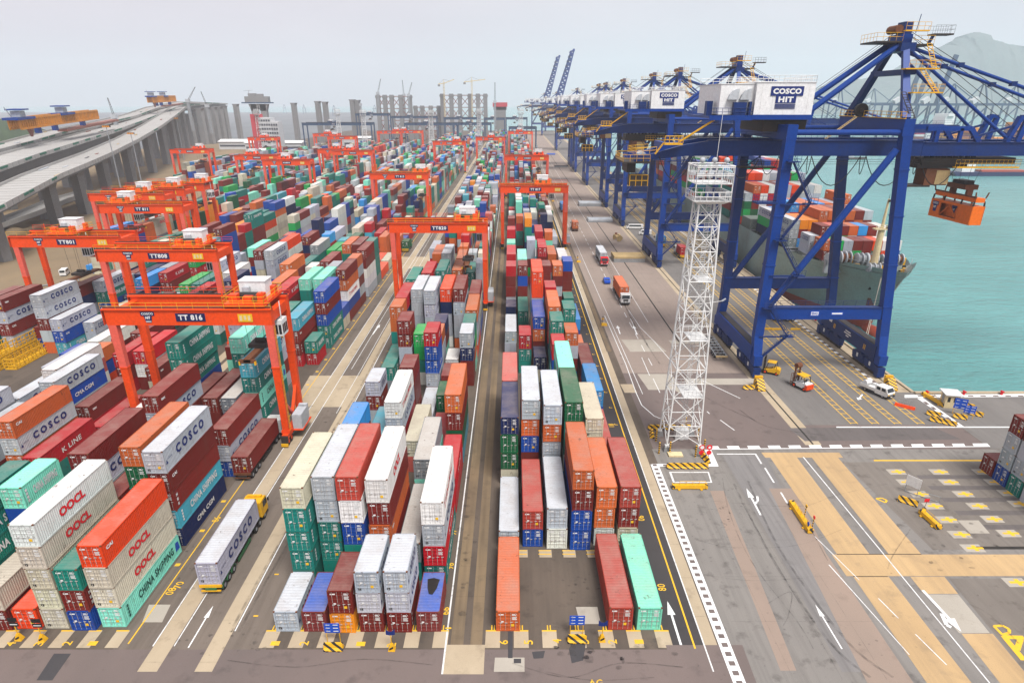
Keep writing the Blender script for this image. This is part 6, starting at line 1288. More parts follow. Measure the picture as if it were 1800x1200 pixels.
def truck(label, loc, rz, L_, cab='white_paint', frame='dark_steel', group='lorries on the terminal roads', load=True):
    """local frame: the load's lower left rear corner is at (0, 0, 1.3); cab ahead at +y"""
    t = thing('container_truck', label, 'truck', loc, rz, group); rear = 3 if L_ > 8 else 2
    mb = MB()
    for x in (.75, 1.55): mb.box(x, x+.16, .0, L_+3.2, .85, 1.28, frame)
    for k in range(int(L_/2)+1): mb.box(.05, 2.39, .1+k*2, .3+k*2, 1.05, 1.29, frame)
    rb_ = 'yellow_paint' if frame != 'dark_steel' else 'rust_brown'; mb.box(0, 2.44, -.12, .1, .95, 1.29, rb_); mb.box(.15, 2.3, -.2, -.05, .45, .6, rb_); mb.box(.6, 1.85, -.15, -.05, .6, .95, frame)
    mb.bar((.2, L_*.42, .4), (.2, L_*.75, .4), .06, .5, frame); mb.bar((2.24, L_*.42, .4), (2.24, L_*.75, .4), .06, .5, frame); mb.build('chassis', t)
    for k in range(rear):
        for x in (.32, 2.12): mb = MB(); wheel_(mb, x, .9+1.3*k, .5, .5); mb.build('wheel', t)
    mb = MB()
    for k in range(rear):
        for x in (.05, 1.85):
            y = .9+1.3*k; pts = [(y+.62*math.cos(a), .5+.62*math.sin(a)) for a in [math.pi*q/8 for q in range(9)]]; pts2 = [(y+.56*math.cos(a), .5+.56*math.sin(a)) for a in [math.pi*q/8 for q in range(8, -1, -1)]]; mb.prism(pts+pts2, 'x', x, x+.54, frame)
    mb.build('mudguard', t)
    for k in range(2):
        for x in (.32, 2.12): mb = MB(); wheel_(mb, x, L_-1.2+1.3*k, .5, .5); mb.build('wheel', t)
    mb = MB(); mb.box(.35, 2.1, L_+.15, L_+.5, .9, 2.6, 'dark_steel') if L_ > 8 else None; mb.box(.1, .5, L_+.5, L_+1.1, .5, 1.0, 'grey_steel')
    if mb.v: mb.build('fuel_tank', t)
    cab_parts(t, L_+.95, cab)
    return t
truck('yellow-cabbed truck with green trailer frame under the grey container nearest camera', (-34.6, 55.4, .02), R(1.2), L40, 'yellow_paint', 'green_paint')
truck('white-cabbed truck under a maroon container beside the front red gantry', (-40.05, 78.4, .02), 0, L40, 'white_paint')
truck('white-cabbed truck with a rust orange container driving towards the camera', (28.9+WC, 167.2+L40, .02), math.pi, L40, 'white_paint')
truck('red-cabbed truck with a grey box driving towards the camera', (29.0+WC, 210.6+L40, .02), math.pi, L40, 'text_red')
truck('truck hauling a brown-orange box away from the camera on the quay road', (24.9, 269., .02), 0, L20, 'white_paint')
truck('truck with a long sky blue container beneath the second quayside gantry', (23.6, 318., .02), 0, L40, 'cream_paint')
truck('white-cabbed truck with a short red container beneath the second quay crane', (57.8, 219., .02), 0, L20, 'white_paint', 'yellow_paint')
truck('truck with a short blue container beneath the second quay crane', (54.6, 238., .02), 0, L20, 'white_paint', 'yellow_paint')
truck('green truck with a green container left of the middle gantry', (-40., 229., .02), 0, L20, 'green_paint', 'green_paint')
def bobtail(label, x, y, rz, cab='white_paint'):
    t = thing('tractor_unit', label, 'truck', (x, y, .02), rz, 'lorries on the terminal roads'); mb = MB()
    for xx in (.75, 1.55): mb.box(xx, xx+.16, 0, 4.2, .75, 1.05, 'dark_steel')
    mb.box(.5, 1.95, .7, 2., 1.05, 1.25, 'black_paint'); mb.box(.2, 2.25, 2.4, 2.9, .7, 1.5, 'dark_steel'); mb.build('chassis', t)
    for k in range(2):
        for xx in (.3, 2.14): mb = MB(); wheel_(mb, xx, .8+1.3*k, .52, .5); mb.build('wheel', t)
    cab_parts(t, 3.2, cab); return t
bobtail('white tractor unit without trailer under the near quay crane', 70.2, 150.5, R(90)); bobtail('white tractor unit without trailer in the lane left of the middle block', -29., 284., R(185)); bobtail('white-cabbed tractor unit beside the second quayside gantry', 16.6, 262., R(180)); bobtail('dark tractor unit far along the road under the quayside gantry', 16.4, 300., 0, 'green_paint')
def car(label, x, y, rz, mat, L_=4.3, van=False):
    t = thing('van' if van else 'car', label, 'van' if van else 'car', (x, y, .02), rz); w_ = .88; mb = MB()
    pr = [(-L_/2, .3), (L_/2, .3), (L_/2, .75), (L_/2-.9, .95), (L_/2-1.6, 1.45), (-L_/2+.9, 1.45), (-L_/2+.2, 1.0), (-L_/2, .9)] if not van else [(-L_/2, .3), (L_/2, .3), (L_/2, 1.0), (L_/2-.4, 1.15), (L_/2-.9, 1.95), (-L_/2, 1.95)]
    mb.prism(pr, 'x', -w_, w_, mat); mb.build('body', t)
    mb = MB(); z0, z1 = (1.0, 1.4) if not van else (1.2, 1.85); yf = L_/2-(1.0 if not van else .42); yb = L_/2-(1.55 if not van else .85); mb.poly([(-w_+.1, yf+.02, z0), (w_-.1, yf+.02, z0), (w_-.15, yb+.02, z1), (-w_+.15, yb+.02, z1)], 'glass_dark'); mb.build('windscreen', t)
    for x_ in (-w_-.01, w_+.01): mb = MB(); mb.poly([(x_, -L_/2+.8, z0), (x_, yb-.1, z0), (x_, yb-.3, z1), (x_, -L_/2+1.1, z1)], 'glass_dark'); mb.build('side_window', t)
    mb = MB(); rb_ = -L_/2-.01 if van else -L_/2+.3; mb.poly([(-w_+.15, rb_-.02, z0), (w_-.15, rb_-.02, z0), (w_-.2, rb_+(.0 if van else .4), z1), (-w_+.2, rb_+(0 if van else .4), z1)], 'glass_dark'); mb.build('rear_window', t)
    for yy in (-L_/2+.8, L_/2-.8):
        for xx in (-w_+.1, w_-.1): mb = MB(); wheel_(mb, xx, yy, .32, .22); mb.build('wheel', t)
    return t
car('small blue car following the orange container truck on the quay road', 28.2, 187.5, 0, 'sign_blue'); car('white van parked beside the far-left gantry leg', -141., 197., R(20), 'white_paint', 4.8, True); car('white van parked under the blue cranes, far along the apron', 54., 262., R(80), 'white_paint', 5., True); car('white minibus parked across the apron under the third blue crane', 52., 275., R(88), 'white_paint', 7., True)
# crew-cab pickup at the quay corner
x, y = gb(1541, 692); t = thing('pickup_truck', 'white crew-cab pickup truck with a white tank on its bed at the quay corner', 'truck', (x, y, .02), R(205)); mb = MB()
mb.prism([(.1, .5), (2.6, .5), (2.75, 1.1), (2.6, 1.35), (2.2, 2.05), (.1, 2.05)], 'x', -.95, .95, 'white_paint'); c = mb.build('cab', t)
mb = MB(); mb.poly([(-.85, 2.63, 1.36), (.85, 2.63, 1.36), (.8, 2.25, 1.98), (-.8, 2.25, 1.98)], 'glass_dark'); mb.build('windscreen', c)
for x_ in (-.96, .96):
    for a, b_ in ((.35, 1.15), (1.35, 2.2)): mb = MB(); mb.poly([(x_, a, 1.35), (x_, b_, 1.35), (x_, b_-.1, 1.9), (x_, a, 1.9)], 'glass_dark'); mb.build('side_window', c)
for x_ in (-.7, .7): mb = MB(); mb.box(x_-.18, x_+.18, 2.74, 2.78, .85, 1.05, 'label_yellow'); mb.build('headlight', c)
mb = MB(); mb.box(-.95, .95, 2.65, 2.85, .4, .72, 'black_paint'); mb.box(-.25, .25, 2.85, 2.87, .48, .62, 'label_white'); mb.build('bumper', c)
mb = MB(); mb.box(-1., 1., -3., .05, .75, .9, 'white_paint'); mb.box(-1., -.93, -3., .05, .9, 1.3, 'white_paint'); mb.box(.93, 1., -3., .05, .9, 1.3, 'white_paint'); mb.box(-1., 1., -3.05, -2.98, .9, 1.3, 'white_paint'); mb.box(-.4, .4, -2.8, 2.4, .45, .75, 'dark_steel'); mb.build('load_bed', t)
mb = MB(); mb.tube((-.8, -2.4, 1.45), (.6, -2.4, 1.45), .5, 'white_paint', 14); mb.build('tank', t)
for yy in (-1.9, 1.7):
    for xx in (-.8, .8): mb = MB(); wheel_(mb, xx, yy, .38, .28); mb.build('wheel', t)
mb = MB(); mb.rail([(-.9, .1, 2.05), (.9, .1, 2.05)], .4, 'grey_steel', .03, .9, False); mb.build('roof_rack', t)
def forklift(label, x, y, rz, mat, mast='rust_brown', cage=True):
    t = thing('forklift', label, 'forklift', (x, y, .02), rz, None); mb = MB(); mb.prism([(-1.5, .45), (1.1, .45), (1.1, .9), (.3, 1.0), (-.6, 1.35), (-1.5, 1.3)], 'x', -.75, .75, mat); mb.box(-.78, .78, -1.7, -1.2, .35, 1.15, 'red_crane' if mat == 'white_paint' else mat); mb.build('body', t)
    mb = MB()
    for xx in (-.68, .68):
        mb.bar((xx, .9, .9), (xx, .55, 2.35), .09, .09, 'black_paint'); mb.bar((xx, -1.1, 1.3), (xx, -.7, 2.35), .09, .09, 'black_paint')
    mb.box(-.78, .78, -.8, .75, 2.35, 2.45, 'yellow_paint'); mb.build('overhead_guard', t)
    mb = MB(); mb.box(-.3, .3, -.6, -.1, 1.1, 1.25, 'black_paint'); mb.box(-.3, .3, -.7, -.58, 1.2, 1.75, 'black_paint'); mb.build('seat', t)
    mb = MB()
    for xx in (-.5, .5): mb.box(xx-.08, xx+.08, 1.15, 1.4, .2, 3.4, mast)
    for z in (.4, 1.6, 2.6, 3.3): mb.box(-.5, .5, 1.2, 1.32, z, z+.15, mast)
    if cage: mb.rail([(-1., 1.5, .3), (1., 1.5, .3)], 2.0, mast, .05, .35); mb.tube((-.5, 1.3, 3.6), (.5, 1.3, 3.6), .45, mast, 10)
    mb.build('mast', t)
    for xx in (-.45, .45): mb = MB(); mb.box(xx-.07, xx+.07, 1.45, 2.6, .12, .2, 'dark_steel'); mb.build('fork', t)
    for yy, r_ in ((.9, .42), (-1.15, .36)):
        for xx in (-.62, .62): mb = MB(); wheel_(mb, xx, yy, r_, .3, 'red_crane'); mb.build('wheel', t)
    return t
f_ = forklift('white and red forklift with rusty mast on the crane apron', *gb(1408, 682), R(25), 'white_paint'); f_.scale = (1.15,)*3
f_ = forklift('yellow forklift tucked against the near crane landside leg', *gb(1354, 656), R(60), 'yellow_paint', 'dark_steel', False); f_.scale = (1.05,)*3
# empty skeletal trailer, flat racks, cable reels, yellow cages
a = Vector(gb(1250, 600)); b_ = Vector(gb(1262, 637)); t = thing('trailer_chassis', 'empty black skeletal trailer beside the floodlight tower', 'trailer', (42.6, 124.3, .02), R(-3)); mb = MB()
for x in (.7, 1.6): mb.box(x, x+.16, 0, 12.3, .8, 1.2, 'dark_steel')
for k in range(8): mb.box(0, 2.44, .1+k*1.7, .35+k*1.7, 1.0, 1.22, 'grey_steel')
mb.box(0, 2.44, -.1, .12, .9, 1.25, 'tan_wood'); mb.box(0, .2, 0, 12.2, 1.0, 1.1, 'grey_steel'); mb.box(2.24, 2.44, 0, 12.2, 1.0, 1.1, 'grey_steel'); mb.build('frame', t)
for k in range(3):
    for x in (.3, 2.14): mb = MB(); wheel_(mb, x, 2.+1.3*k, .5, .4); mb.build('wheel', t)
for x in (.5, 1.9): mb = MB(); mb.box(x, x+.15, 9.5, 9.65, .0, .9, 'grey_steel'); mb.build('landing_leg', t)
def flatracks(label, u, v, wx, wy, n_, mat, z0=.02):
    x, y = gb(u, v); t = thing('flat_rack_stack', label, 'flat racks', (x, y, z0), 0, 'stacks of flat racks on the quay road')
    for k in range(n_):
        mb = MB(); z = k*.62; mb.box(0, wx, 0, wy, z, z+.5, 'grey_steel' if k < n_-1 else mat)
        for q in range(3): mb.box(-.05, wx+.05, wy*q/3+.05, wy*(q+1)/3-.05, z+.5, z+.58, mat)
        for x_ in (0, wx-.3): mb.box(x_, x_+.3, 0, wy, z+.58, z+.62 if k < n_-1 else z+.85, mat)
        mb.build('flat_rack', t)
flatracks('stack of tan flat racks on the quay road, nearest the floodlight tower', 1079, 461, 10.6, 7.4, 3, 'tan_wood'); flatracks('low stack of pale flat racks farther along the quay road', 1034, 391, 11., 7., 2, 'light_grey'); flatracks('stack of grey flat racks farthest of the grey ones', 1018, 363, 11.5, 7.5, 3, 'light_grey'); flatracks('dark single flat rack on the quay road beyond the grey stacks', 975, 294, 11., 4., 2, 'dark_steel'); flatracks('blue flat racks far along the quay road', 962, 273, 8., 9., 2, 'sign_blue')
for k, (u, v) in enumerate(((1083, 421), (1089, 424))): x, y = gb(u, v); mb = MB(); mb.tube((-1, 0, 1.), (-.9, 0, 1.), 1., 'tan_wood', 14); mb.tube((.9, 0, 1.), (1., 0, 1.), 1., 'tan_wood', 14); mb.tube((-.9, 0, 1.), (.9, 0, 1.), .6, 'tan_wood', 12); o = mb.build('cable_reel'); o.location = (x, y, .03); o.rotation_euler = (0, 0, R(30+40*k)); tag(o, ['wooden cable reel on the quay road, left of two', 'wooden cable reel on the quay road, right of two'][k], 'cable reel', 'cable reels on the quay road')
mb = MB(); x, y = gb(1080, 414); mb.box(0, 2.5, 0, 2, .02, .3, 'tan_wood'); mb.box(.3, 1.2, .3, 1.2, .3, 1., 'rust_brown'); o = mb.build('timber_pallet'); o.location = (x, y, .02); tag(o, 'timber pallet with scrap behind the cable reels', 'pallet')
def cage(label, x, y, z):
    t = thing('cargo_cage', label, 'cage', (x, y, z), 0, 'yellow steel cargo cages'); Y = 'yellow_paint'; L_ = 12.1; h = 2.3; mb = MB(); mb.box(0, WC, 0, L_, .02, .3, Y); mb.build('base', t)
    def side(P, nm):
        mb = MB(); (ax, ay), (bx_, by) = P; n_ = 10 if nm == 'side_panel' else 3
        for k in range(n_+1): f = k/n_; q = (ax+(bx_-ax)*f, ay+(by-ay)*f); mb.bar((*q, .3), (*q, h), .14, .14, Y)
        for zz in (.9, 1.5, h): mb.bar((ax, ay, zz), (bx_, by, zz), .13, .16, Y)
        for k in range(0, n_, 2): f = k/n_; g_ = (k+1)/n_; mb.bar((ax+(bx_-ax)*f, ay+(by-ay)*f, .3), (ax+(bx_-ax)*g_, ay+(by-ay)*g_, h), .07, .07, Y)
        mb.build(nm, t)
    side(((.07, 0), (.07, L_)), 'side_panel'); side(((WC-.07, 0), (WC-.07, L_)), 'side_panel'); side(((0, .07), (WC, .07)), 'end_panel'); side(((0, L_-.07), (WC, L_-.07)), 'end_panel')
cage('yellow cargo cage on the ground at the left edge, right of the stack', -103.3, 119.6, .02); cage('yellow cargo cage at the left edge, bottom of the stack', -106.4, 119., .02); cage('yellow cargo cage at the left edge, top of the stack', -106.4, 119.6, 2.36)
# ------------------------------------------------------------------ elevated road under construction, left
def road_path(name, label, pts, wid, thick, nets=True):
    """pts: (photo u, v of the near deck edge, distance y)"""
    t = thing(name, label, 'bridge', (0, 0, 0)); E_ = []
    for u, v, y in pts: x, z = at(u, v, y); E_.append(Vector((x, y, z)))
    N_ = len(E_); Lf = []
    for i in range(N_):
        d = (E_[min(i+1, N_-1)]-E_[max(i-1, 0)]); d.z = 0; d.normalize(); Lf.append(Vector((-d.y, d.x, 0)))
    def seg(nm, o0, o1, z0, z1, mat):
        mb = MB(); Q = []
        for i in range(N_):
            for o_, z_ in ((o0, z0), (o1, z0), (o1, z1), (o0, z1)): Q.append(E_[i]+Lf[i]*o_+Vector((0, 0, z_)))
        fs = []
        for i in range(N_-1):
            for k in range(4): a = i*4+k; b_ = i*4+(k+1) % 4; fs.append((a, b_, b_+4, a+4))
        fs += [(3, 2, 1, 0), tuple(range((N_-1)*4, N_*4))]; mb.poly(Q, mat, fs); return mb.build(nm, t)
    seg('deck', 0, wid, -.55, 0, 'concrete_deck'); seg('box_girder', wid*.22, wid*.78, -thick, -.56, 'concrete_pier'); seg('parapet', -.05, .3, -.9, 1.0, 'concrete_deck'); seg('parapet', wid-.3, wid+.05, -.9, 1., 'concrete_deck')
    if nets:
        mb = MB(); rr = random.Random(len(pts))
        for i in range(N_-1):
            for k in range(5):
                if rr.random() < (.35 if wid == 15. and thick == 3.0 and len(pts) == 12 else .8):
                    f = k/5; a = E_[i].lerp(E_[i+1], f); b_ = E_[i].lerp(E_[i+1], f+.17); sd = rr.choice((-.15, wid+.1)); mb.bar(a+Lf[i]*sd+Vector((0, 0, .4)), b_+Lf[i]*sd+Vector((0, 0, .4)), .25, .8, 'net_green')
        mb.build('safety_net', t); mb = MB()
        for i in range(N_-1):
            d_ = (E_[i+1]-E_[i]).normalized()
            for k in range(3):
                p = E_[i].lerp(E_[i+1], rr.random())+Lf[i]*rr.choice((.8, 1.2, wid-1.2, wid*.5)); ln = rr.uniform(1, 5); hh = rr.uniform(.15, .5); mb.bar(p-d_*ln+Vector((0, 0, hh/2+.05)), p+d_*ln+Vector((0, 0, hh/2+.05)), rr.uniform(.4, 1.2), hh, rr.choice(('rust_brown', 'light_grey', 'concrete_pier', 'tan_wood', 'net_green', 'truss_red')))
        mb.build('site_clutter', t); mb = MB()
        for i in range(N_-1):
            n_ = int((E_[i+1]-E_[i]).length/6.)
            for k in range(n_): p = E_[i].lerp(E_[i+1], k/max(1, n_)); mb.bar(p+Vector((0, 0, .03)), p+Lf[i]*wid+Vector((0, 0, .03)), .18, .04, 'asphalt_worn'); mb.bar(p-Lf[i]*.08+Vector((0, 0, -.9)), p-Lf[i]*.08+Vector((0, 0, 1.0)), .12, .12, 'concrete_pier')
        mb.build('segment_joint', t)
    return t, E_, Lf
D1 = [(-330, 520, 150), (-150, 440, 182), (12, 361, 214), (60, 335, 246), (110, 308, 283), (158, 288, 315), (200, 269, 375), (245, 246, 450), (285, 222, 540), (312, 202, 650), (326, 190, 760), (338, 186, 860)]
t1, E1, LF1 = road_path('elevated_road', 'nearer curving concrete road bridge under construction at left', D1, 15., 3.0)
D2 = [(-330, 400, 190), (-120, 345, 225), (0, 298, 268), (70, 273, 312), (128, 255, 360), (178, 239, 425), (215, 227, 480), (250, 214, 560), (290, 198, 680), (320, 186, 800), (372, 183, 940)]
t2, E2, LF2 = road_path('elevated_road', 'farther road bridge deck with green netting behind the nearer one', D2, 17., 6.)
D3 = [(-330, 330, 240), (-120, 292, 280), (0, 266, 320), (60, 250, 360), (120, 232, 420), (185, 218, 500), (240, 205, 600), (280, 190, 720), (330, 180, 860), (400, 183, 1000)]
t3, E3, LF3 = road_path('elevated_road', 'rearmost road bridge deck carrying the orange launching gantries', D3, 13., 4.5)
D4 = [(-200, 470, 230), (0, 398, 262), (75, 372, 290), (120, 352, 318), (180, 335, 360)]
t4, E4, LF4 = road_path('slip_road', 'low concrete slip road passing behind the first bridge piers', D4, 9., 1.8, False)
def pier(label, x, y, z, wx=5.2, wy=3.2, cap=True):
    t = thing('bridge_pier', label, 'bridge pier', (x, y, -.02), R(-20), 'concrete bridge piers'); mb = MB(); mb.box(-wx/2, wx/2, -wy/2, wy/2, 0, z-2.2, 'concrete_pier')
    for k in range(1, int(z/9)): mb.box(-wx/2-.06, wx/2+.06, -wy/2-.06, wy/2+.06, 9*k, 9*k+.2, 'concrete_pier')
    mb.build('shaft', t); mb = MB(); mb.box(-wx/2, wx/2, -wy/2, wy/2, z-2.2, z, 'concrete_pier', (-wx*.75, wx*.75, -wy/2, wy/2)); mb.build('pier_head', t)
def along(E_, Lf, y, off):
    for i in range(len(E_)-1):
        if E_[i].y <= y <= E_[i+1].y: f = (y-E_[i].y)/(E_[i+1].y-E_[i].y); return E_[i].lerp(E_[i+1], f)+Lf[i]*off
for k, y in enumerate((160, 217, 285, 318, 375, 440, 510, 580, 650, 720, 790)):
    p = along(E1, LF1, y, 7.5); pier(f'concrete pier of the nearer bridge, {ordn(k)} from the camera', p.x, p.y, p.z-3.05, 5.4 if y < 330 else 6.)
for k, y in enumerate((272, 330, 400, 480, 560, 640, 720, 800, 870)):
    p = along(E2, LF2, y, 8.5); pier(f'concrete pier of the farther netted bridge, {ordn(k)} from the camera', p.x, p.y, p.z-6.05, 6.)
for k, y in enumerate((330, 420, 510, 600, 690, 770, 840, 900, 950)):
    p = along(E3, LF3, y, 7.5); pier(f'concrete pier of the rearmost bridge, {ordn(k)} from the camera', p.x, p.y, p.z-4.55, 6.)
for k, y in enumerate((265, 300, 340)): p = along(E4, LF4, y, 4.5); pier(f'short pier of the low slip road, {ordn(k)} from the camera', p.x, p.y, p.z-1.85, 3., 1.8)
def launcher(label, p, q, h):
    t = thing('launching_gantry', label, 'launching gantry', (0, 0, 0), 0, 'orange bridge launching gantries'); p = Vector(p); q = Vector(q); d = (q-p).normalized(); sx = Vector((-d.y, d.x, 0)).normalized(); L_ = (q-p).length
    for s_, nm in ((-2.4, 'truss'), (2.4, 'truss')):
        mb = MB(); a = p+sx*s_; b_ = q+sx*s_; mb.bar(a, b_, .8, .9, 'gantry_orange'); u = Vector((0, 0, h)); mb.bar(a+u, b_+u, .8, .9, 'gantry_orange'); n_ = int(L_/2.4)
        for k in range(n_+1): c = a.lerp(b_, k/n_); mb.bar(c, c+u, .9, .45, 'gantry_orange')
        for k in range(n_): mb.bar(a.lerp(b_, k/n_), a.lerp(b_, (k+1)/n_)+u, .3, .3, 'gantry_orange')
        mb.build(nm, t)
    for f in (.06, .55):
        mb = MB(); c = p.lerp(q, f)+Vector((0, 0, h)); mb.bar(c-d*L_*.09, c+d*L_*.09, 7., 1.1, 'blue_crane'); c2 = c+Vector((0, 0, 2)); mb.bar(c2-d*3, c2+d*3, 4, 2.6, 'light_grey'); c3 = c+Vector((0, 0, 4)); mb.bar(c3-d*4.4, c3+d*4.4, 7, .6, 'blue_crane'); mb.build('winch_house', t)
    for f in (.22, .42, .8):
        mb = MB(); c = p.lerp(q, f); mb.bar(c-Vector((0, 0, 3.4)), c, 2.5, 2.0, 'blue_crane'); mb.build('support', t)
    mb = MB(); c = p.lerp(q, .14); mb.bar(c, c-Vector((0, 0, 4.5)), 2.5, 2.5, 'truss_red', .8, .8); mb.bar(p-d*1+Vector((0, 0, h+1)), p-d*6+Vector((0, 0, h+5.5)), .3, .3, 'light_grey'); mb.build('nose', t)
    mb = MB(); c = p.lerp(q, .5)-Vector((0, 0, 4)); e = p.lerp(q, 1.35)-Vector((0, 0, 3)); mb.bar(c, e, 5, 1.2, 'truss_red'); mb.build('under_bridge', t)
x0, z0 = at(28, 227, 335); x1, z1 = at(166, 208, 440); launcher('large orange launching gantry with blue winch houses at the far left', (x0, 335, z0), (x1, 440, z1), 4.6)
x0, z0 = at(265, 180, 650); x1, z1 = at(305, 178, 720); launcher('small orange launching gantry on top of the high bridge', (x0, 650, z0), (x1, 720, z1), 5.)
def jib(label, u0, v0, u1, v1, y, mast=None, r=.8):
    t = thing('crawler_crane', label, 'crane', (0, 0, 0), 0, 'construction cranes in the haze'); x0, z0 = at(u0, v0, y); x1, z1 = at(u1, v1, y); mb = MB(); p = Vector((x0, y, z0)); q = Vector((x1, y, z1)); n_ = 10
    for s_ in (-r, r): mb.tube(p+Vector((s_, 0, 0)), q+Vector((s_*.3, 0, 0)), .16, 'dark_steel', 4, cap=False)
    for k in range(n_): a = p.lerp(q, k/n_); b_ = p.lerp(q, (k+1)/n_); w0 = r*(1-.7*k/n_); mb.tube(a+Vector((w0, 0, 0)), b_-Vector((w0*.9, 0, 0)), .1, 'dark_steel', 4, cap=False)
    mb.build('boom', t); mb = MB(); mb.box(x0-2, x0+2, y-1.5, y+1.5, z0-1, z0+2, 'yellow_paint' if mast else 'light_grey')
    mb.build('cab', t)
    if z0 > 3: mb = MB(); mb.box(x0-1.2, x0+1.2, y-1.2, y+1.2, max(0, z0-28), z0-1, 'grey_steel'); mb.build('mast', t)
for k, a in enumerate([(201, 206, 189, 172, 520), (330, 178, 343, 153, 700), (364, 187, 353, 161, 760), (664, 165, 669, 139, 900), (710, 168, 707, 141, 960), (718, 168, 724, 145, 930), (870, 180, 870, 145, 880), (633, 185, 631, 176, 900)]): jib(['thin dark crane boom rising left of the high bridge', 'pale luffing crane on top of the high bridge', 'dark crane boom leaning left on the high bridge', 'crane boom above the left concrete columns', 'faint crane boom left of the leaning one', 'leaning crane boom over the left concrete columns', 'tall thin crane boom beside the red-topped pier', 'tiny crane boom near the twin far columns'][k], *a)
def tower_crane(label, u, vb, vt, y, jl, jr, tilt=0):
    t = thing('tower_crane', label, 'crane', (0, 0, 0), 0, 'construction cranes in the haze'); x, zt = at(u, vt, y); mb = MB(); w_ = .8
    for sx in (-w_, w_):
        for sy in (-w_, w_): mb.tube((x+sx, y+sy, 20), (x+sx, y+sy, zt+2), .18, 'cream_paint', 4, cap=False)
    for k in range(16): z = 20+(zt-20)*k/16; z2 = 20+(zt-20)*(k+1)/16; mb.tube((x-w_, y-w_, z), (x+w_, y-w_, z2), .13, 'cream_paint', 4, cap=False); mb.tube((x+w_, y+w_, z), (x-w_, y+w_, z2), .13, 'cream_paint', 4, cap=False)
    mb.build('mast', t); mb = MB(); e = Vector((x+jr, y, zt+jr*tilt)); mb.bar((x, y, zt), e, .9, 1., 'cream_paint'); mb.bar((x, y, zt), (x-jl, y, zt-jl*.08), .9, 1., 'cream_paint'); mb.tube((x, y, zt+5), e*.6+Vector((x, y, zt))*.4, .1, 'dark_steel', 4); mb.tube((x, y, zt+5), (x-jl*.9, y, zt), .1, 'dark_steel', 4); mb.bar((x, y, zt), (x, y, zt+5), .5, .5, 'cream_paint'); mb.build('jib', t); mb = MB(); mb.box(x-jl-1, x-jl+2, y-1, y+1, zt-3-jl*.08, zt-.6-jl*.08, 'concrete_pier'); mb.build('counterweight', t)
tower_crane('tower crane left above the right concrete columns, luffing jib raised', 780, 240, 147, 930, 7, 14, .35); tower_crane('tower crane with a level jib above the right concrete columns', 829, 240, 143, 930, 10, 18, .12)
# rows of tall concrete bridge columns with lattice bracing, far
def columns(label, us, vt, y, w_=5.4, brace=True, z0=0):
    t = thing('bridge_tower', label, 'bridge piers', (0, 0, 0), 0, 'far concrete bridge columns'); X = []
    for u in us: x, z = at(u, vt, y); X.append((x, z)); mb = MB(); mb.box(x-w_/2, x+w_/2, y-2.2, y+2.2, 0, z, 'concrete_pier'); mb.box(x-w_*.62, x+w_*.62, y-2.6, y+2.6, z-4, z-1.2, 'concrete_pier'); mb.build('column', t)
    if brace:
        mb = MB()
        for (a, za), (b_, zb_) in zip(X, X[1:]):
            for j in range(3):
                z = za-2-j*15; mb.bar((a, y, z), (b_, y, z), .9, .9, 'truss_red'); mb.bar((a, y, z), (b_, y, z-15), .8, .8, 'truss_red'); mb.bar((b_, y, z), (a, y, z-15), .8, .8, 'truss_red')
        mb.build('bracing', t)
columns('group of tall concrete columns with red lattice bracing, left of centre', (664, 676, 688, 704, 720), 167, 940); columns('lower run of braced concrete columns between the two tall groups', (730, 742, 757, 771), 186, 950, 5.); columns('group of tall concrete columns with red lattice bracing, right of centre', (777, 793, 808, 826, 840, 853), 165, 940)
for k, (u, v, y) in enumerate([(393, 186, 900), (414, 183, 900), (516, 181, 900), (558, 178, 900), (571, 179, 900), (619, 175, 900), (628, 176, 900), (331, 200, 820), (350, 190, 850), (362, 188, 860), (374, 188, 880), (384, 187, 890)]):
    x, z = at(u, v, y); pier(['lone concrete column right of the high bridge', 'lone concrete column left of the red and white building', 'concrete column right of the red and white building', 'left of two concrete columns at centre left', 'right of two concrete columns at centre left', 'left of two slim concrete columns near the braced ones', 'right of two slim concrete columns near the braced ones', 'concrete column under the high bridge, leftmost of the dense row', 'concrete column under the high bridge, second of the dense row', 'concrete column under the high bridge, third of the dense row', 'concrete column under the high bridge, fourth of the dense row', 'concrete column under the high bridge, last of the dense row'][k], x, y, z, 5.5 if k < 7 else 8., 5.)
# red-topped pier, office block with red end, pier head on twin columns
t = thing('capped_pier', 'broad concrete pier with a red-wrapped top at far centre', 'bridge pier', (0, 0, 0)); x, z = at(879, 181, 960); mb = MB(); mb.box(x-8, x+8, 955, 965, 0, z-5, 'concrete_pier'); mb.build('shaft', t); mb = MB(); mb.box(x-10, x+10, 954, 966, z-5, z+.5, 'building_red'); mb.box(x-9, x+9, 955, 965, z-9, z-5, 'concrete_pier'); mb.build('formwork', t)
t = thing('office_building', 'white banded office block with a red end wall at far left of centre', 'building', (0, 0, 0)); y = 640; xa, za = at(439, 201, y); xb, zb_ = at(452, 203, y); xc, zc = at(487, 214, y); xd, zd = at(474, 207, y)
mb = MB(); mb.box(xa, xb, y, y+14, 0, za, 'building_red'); mb.build('end_wall', t); mb = MB(); mb.box(xb, xd, y+.5, y+14, 0, zd, 'cladding'); mb.box(xd, xc, y+.8, y+14, 0, zc, 'cladding'); w_ = mb.build('wall', t)
for k in range(6): mb = MB(); z = zd-3.4-k*3.6; mb.box(xb+.3, (xd if k == 0 else xc)-.4, y+.42 if k == 0 else y+.3, y+.52, z, z+1.7, 'window_band'); mb.build('window', t)
mb = MB()
for k in range(8): xx = xb+(xc-xb)*k/8; mb.box(xx-.2, xx+.2, y+.2, y+.4, 0, (zd if xx < xd else zc), 'cladding')
mb.build('mullion', t)
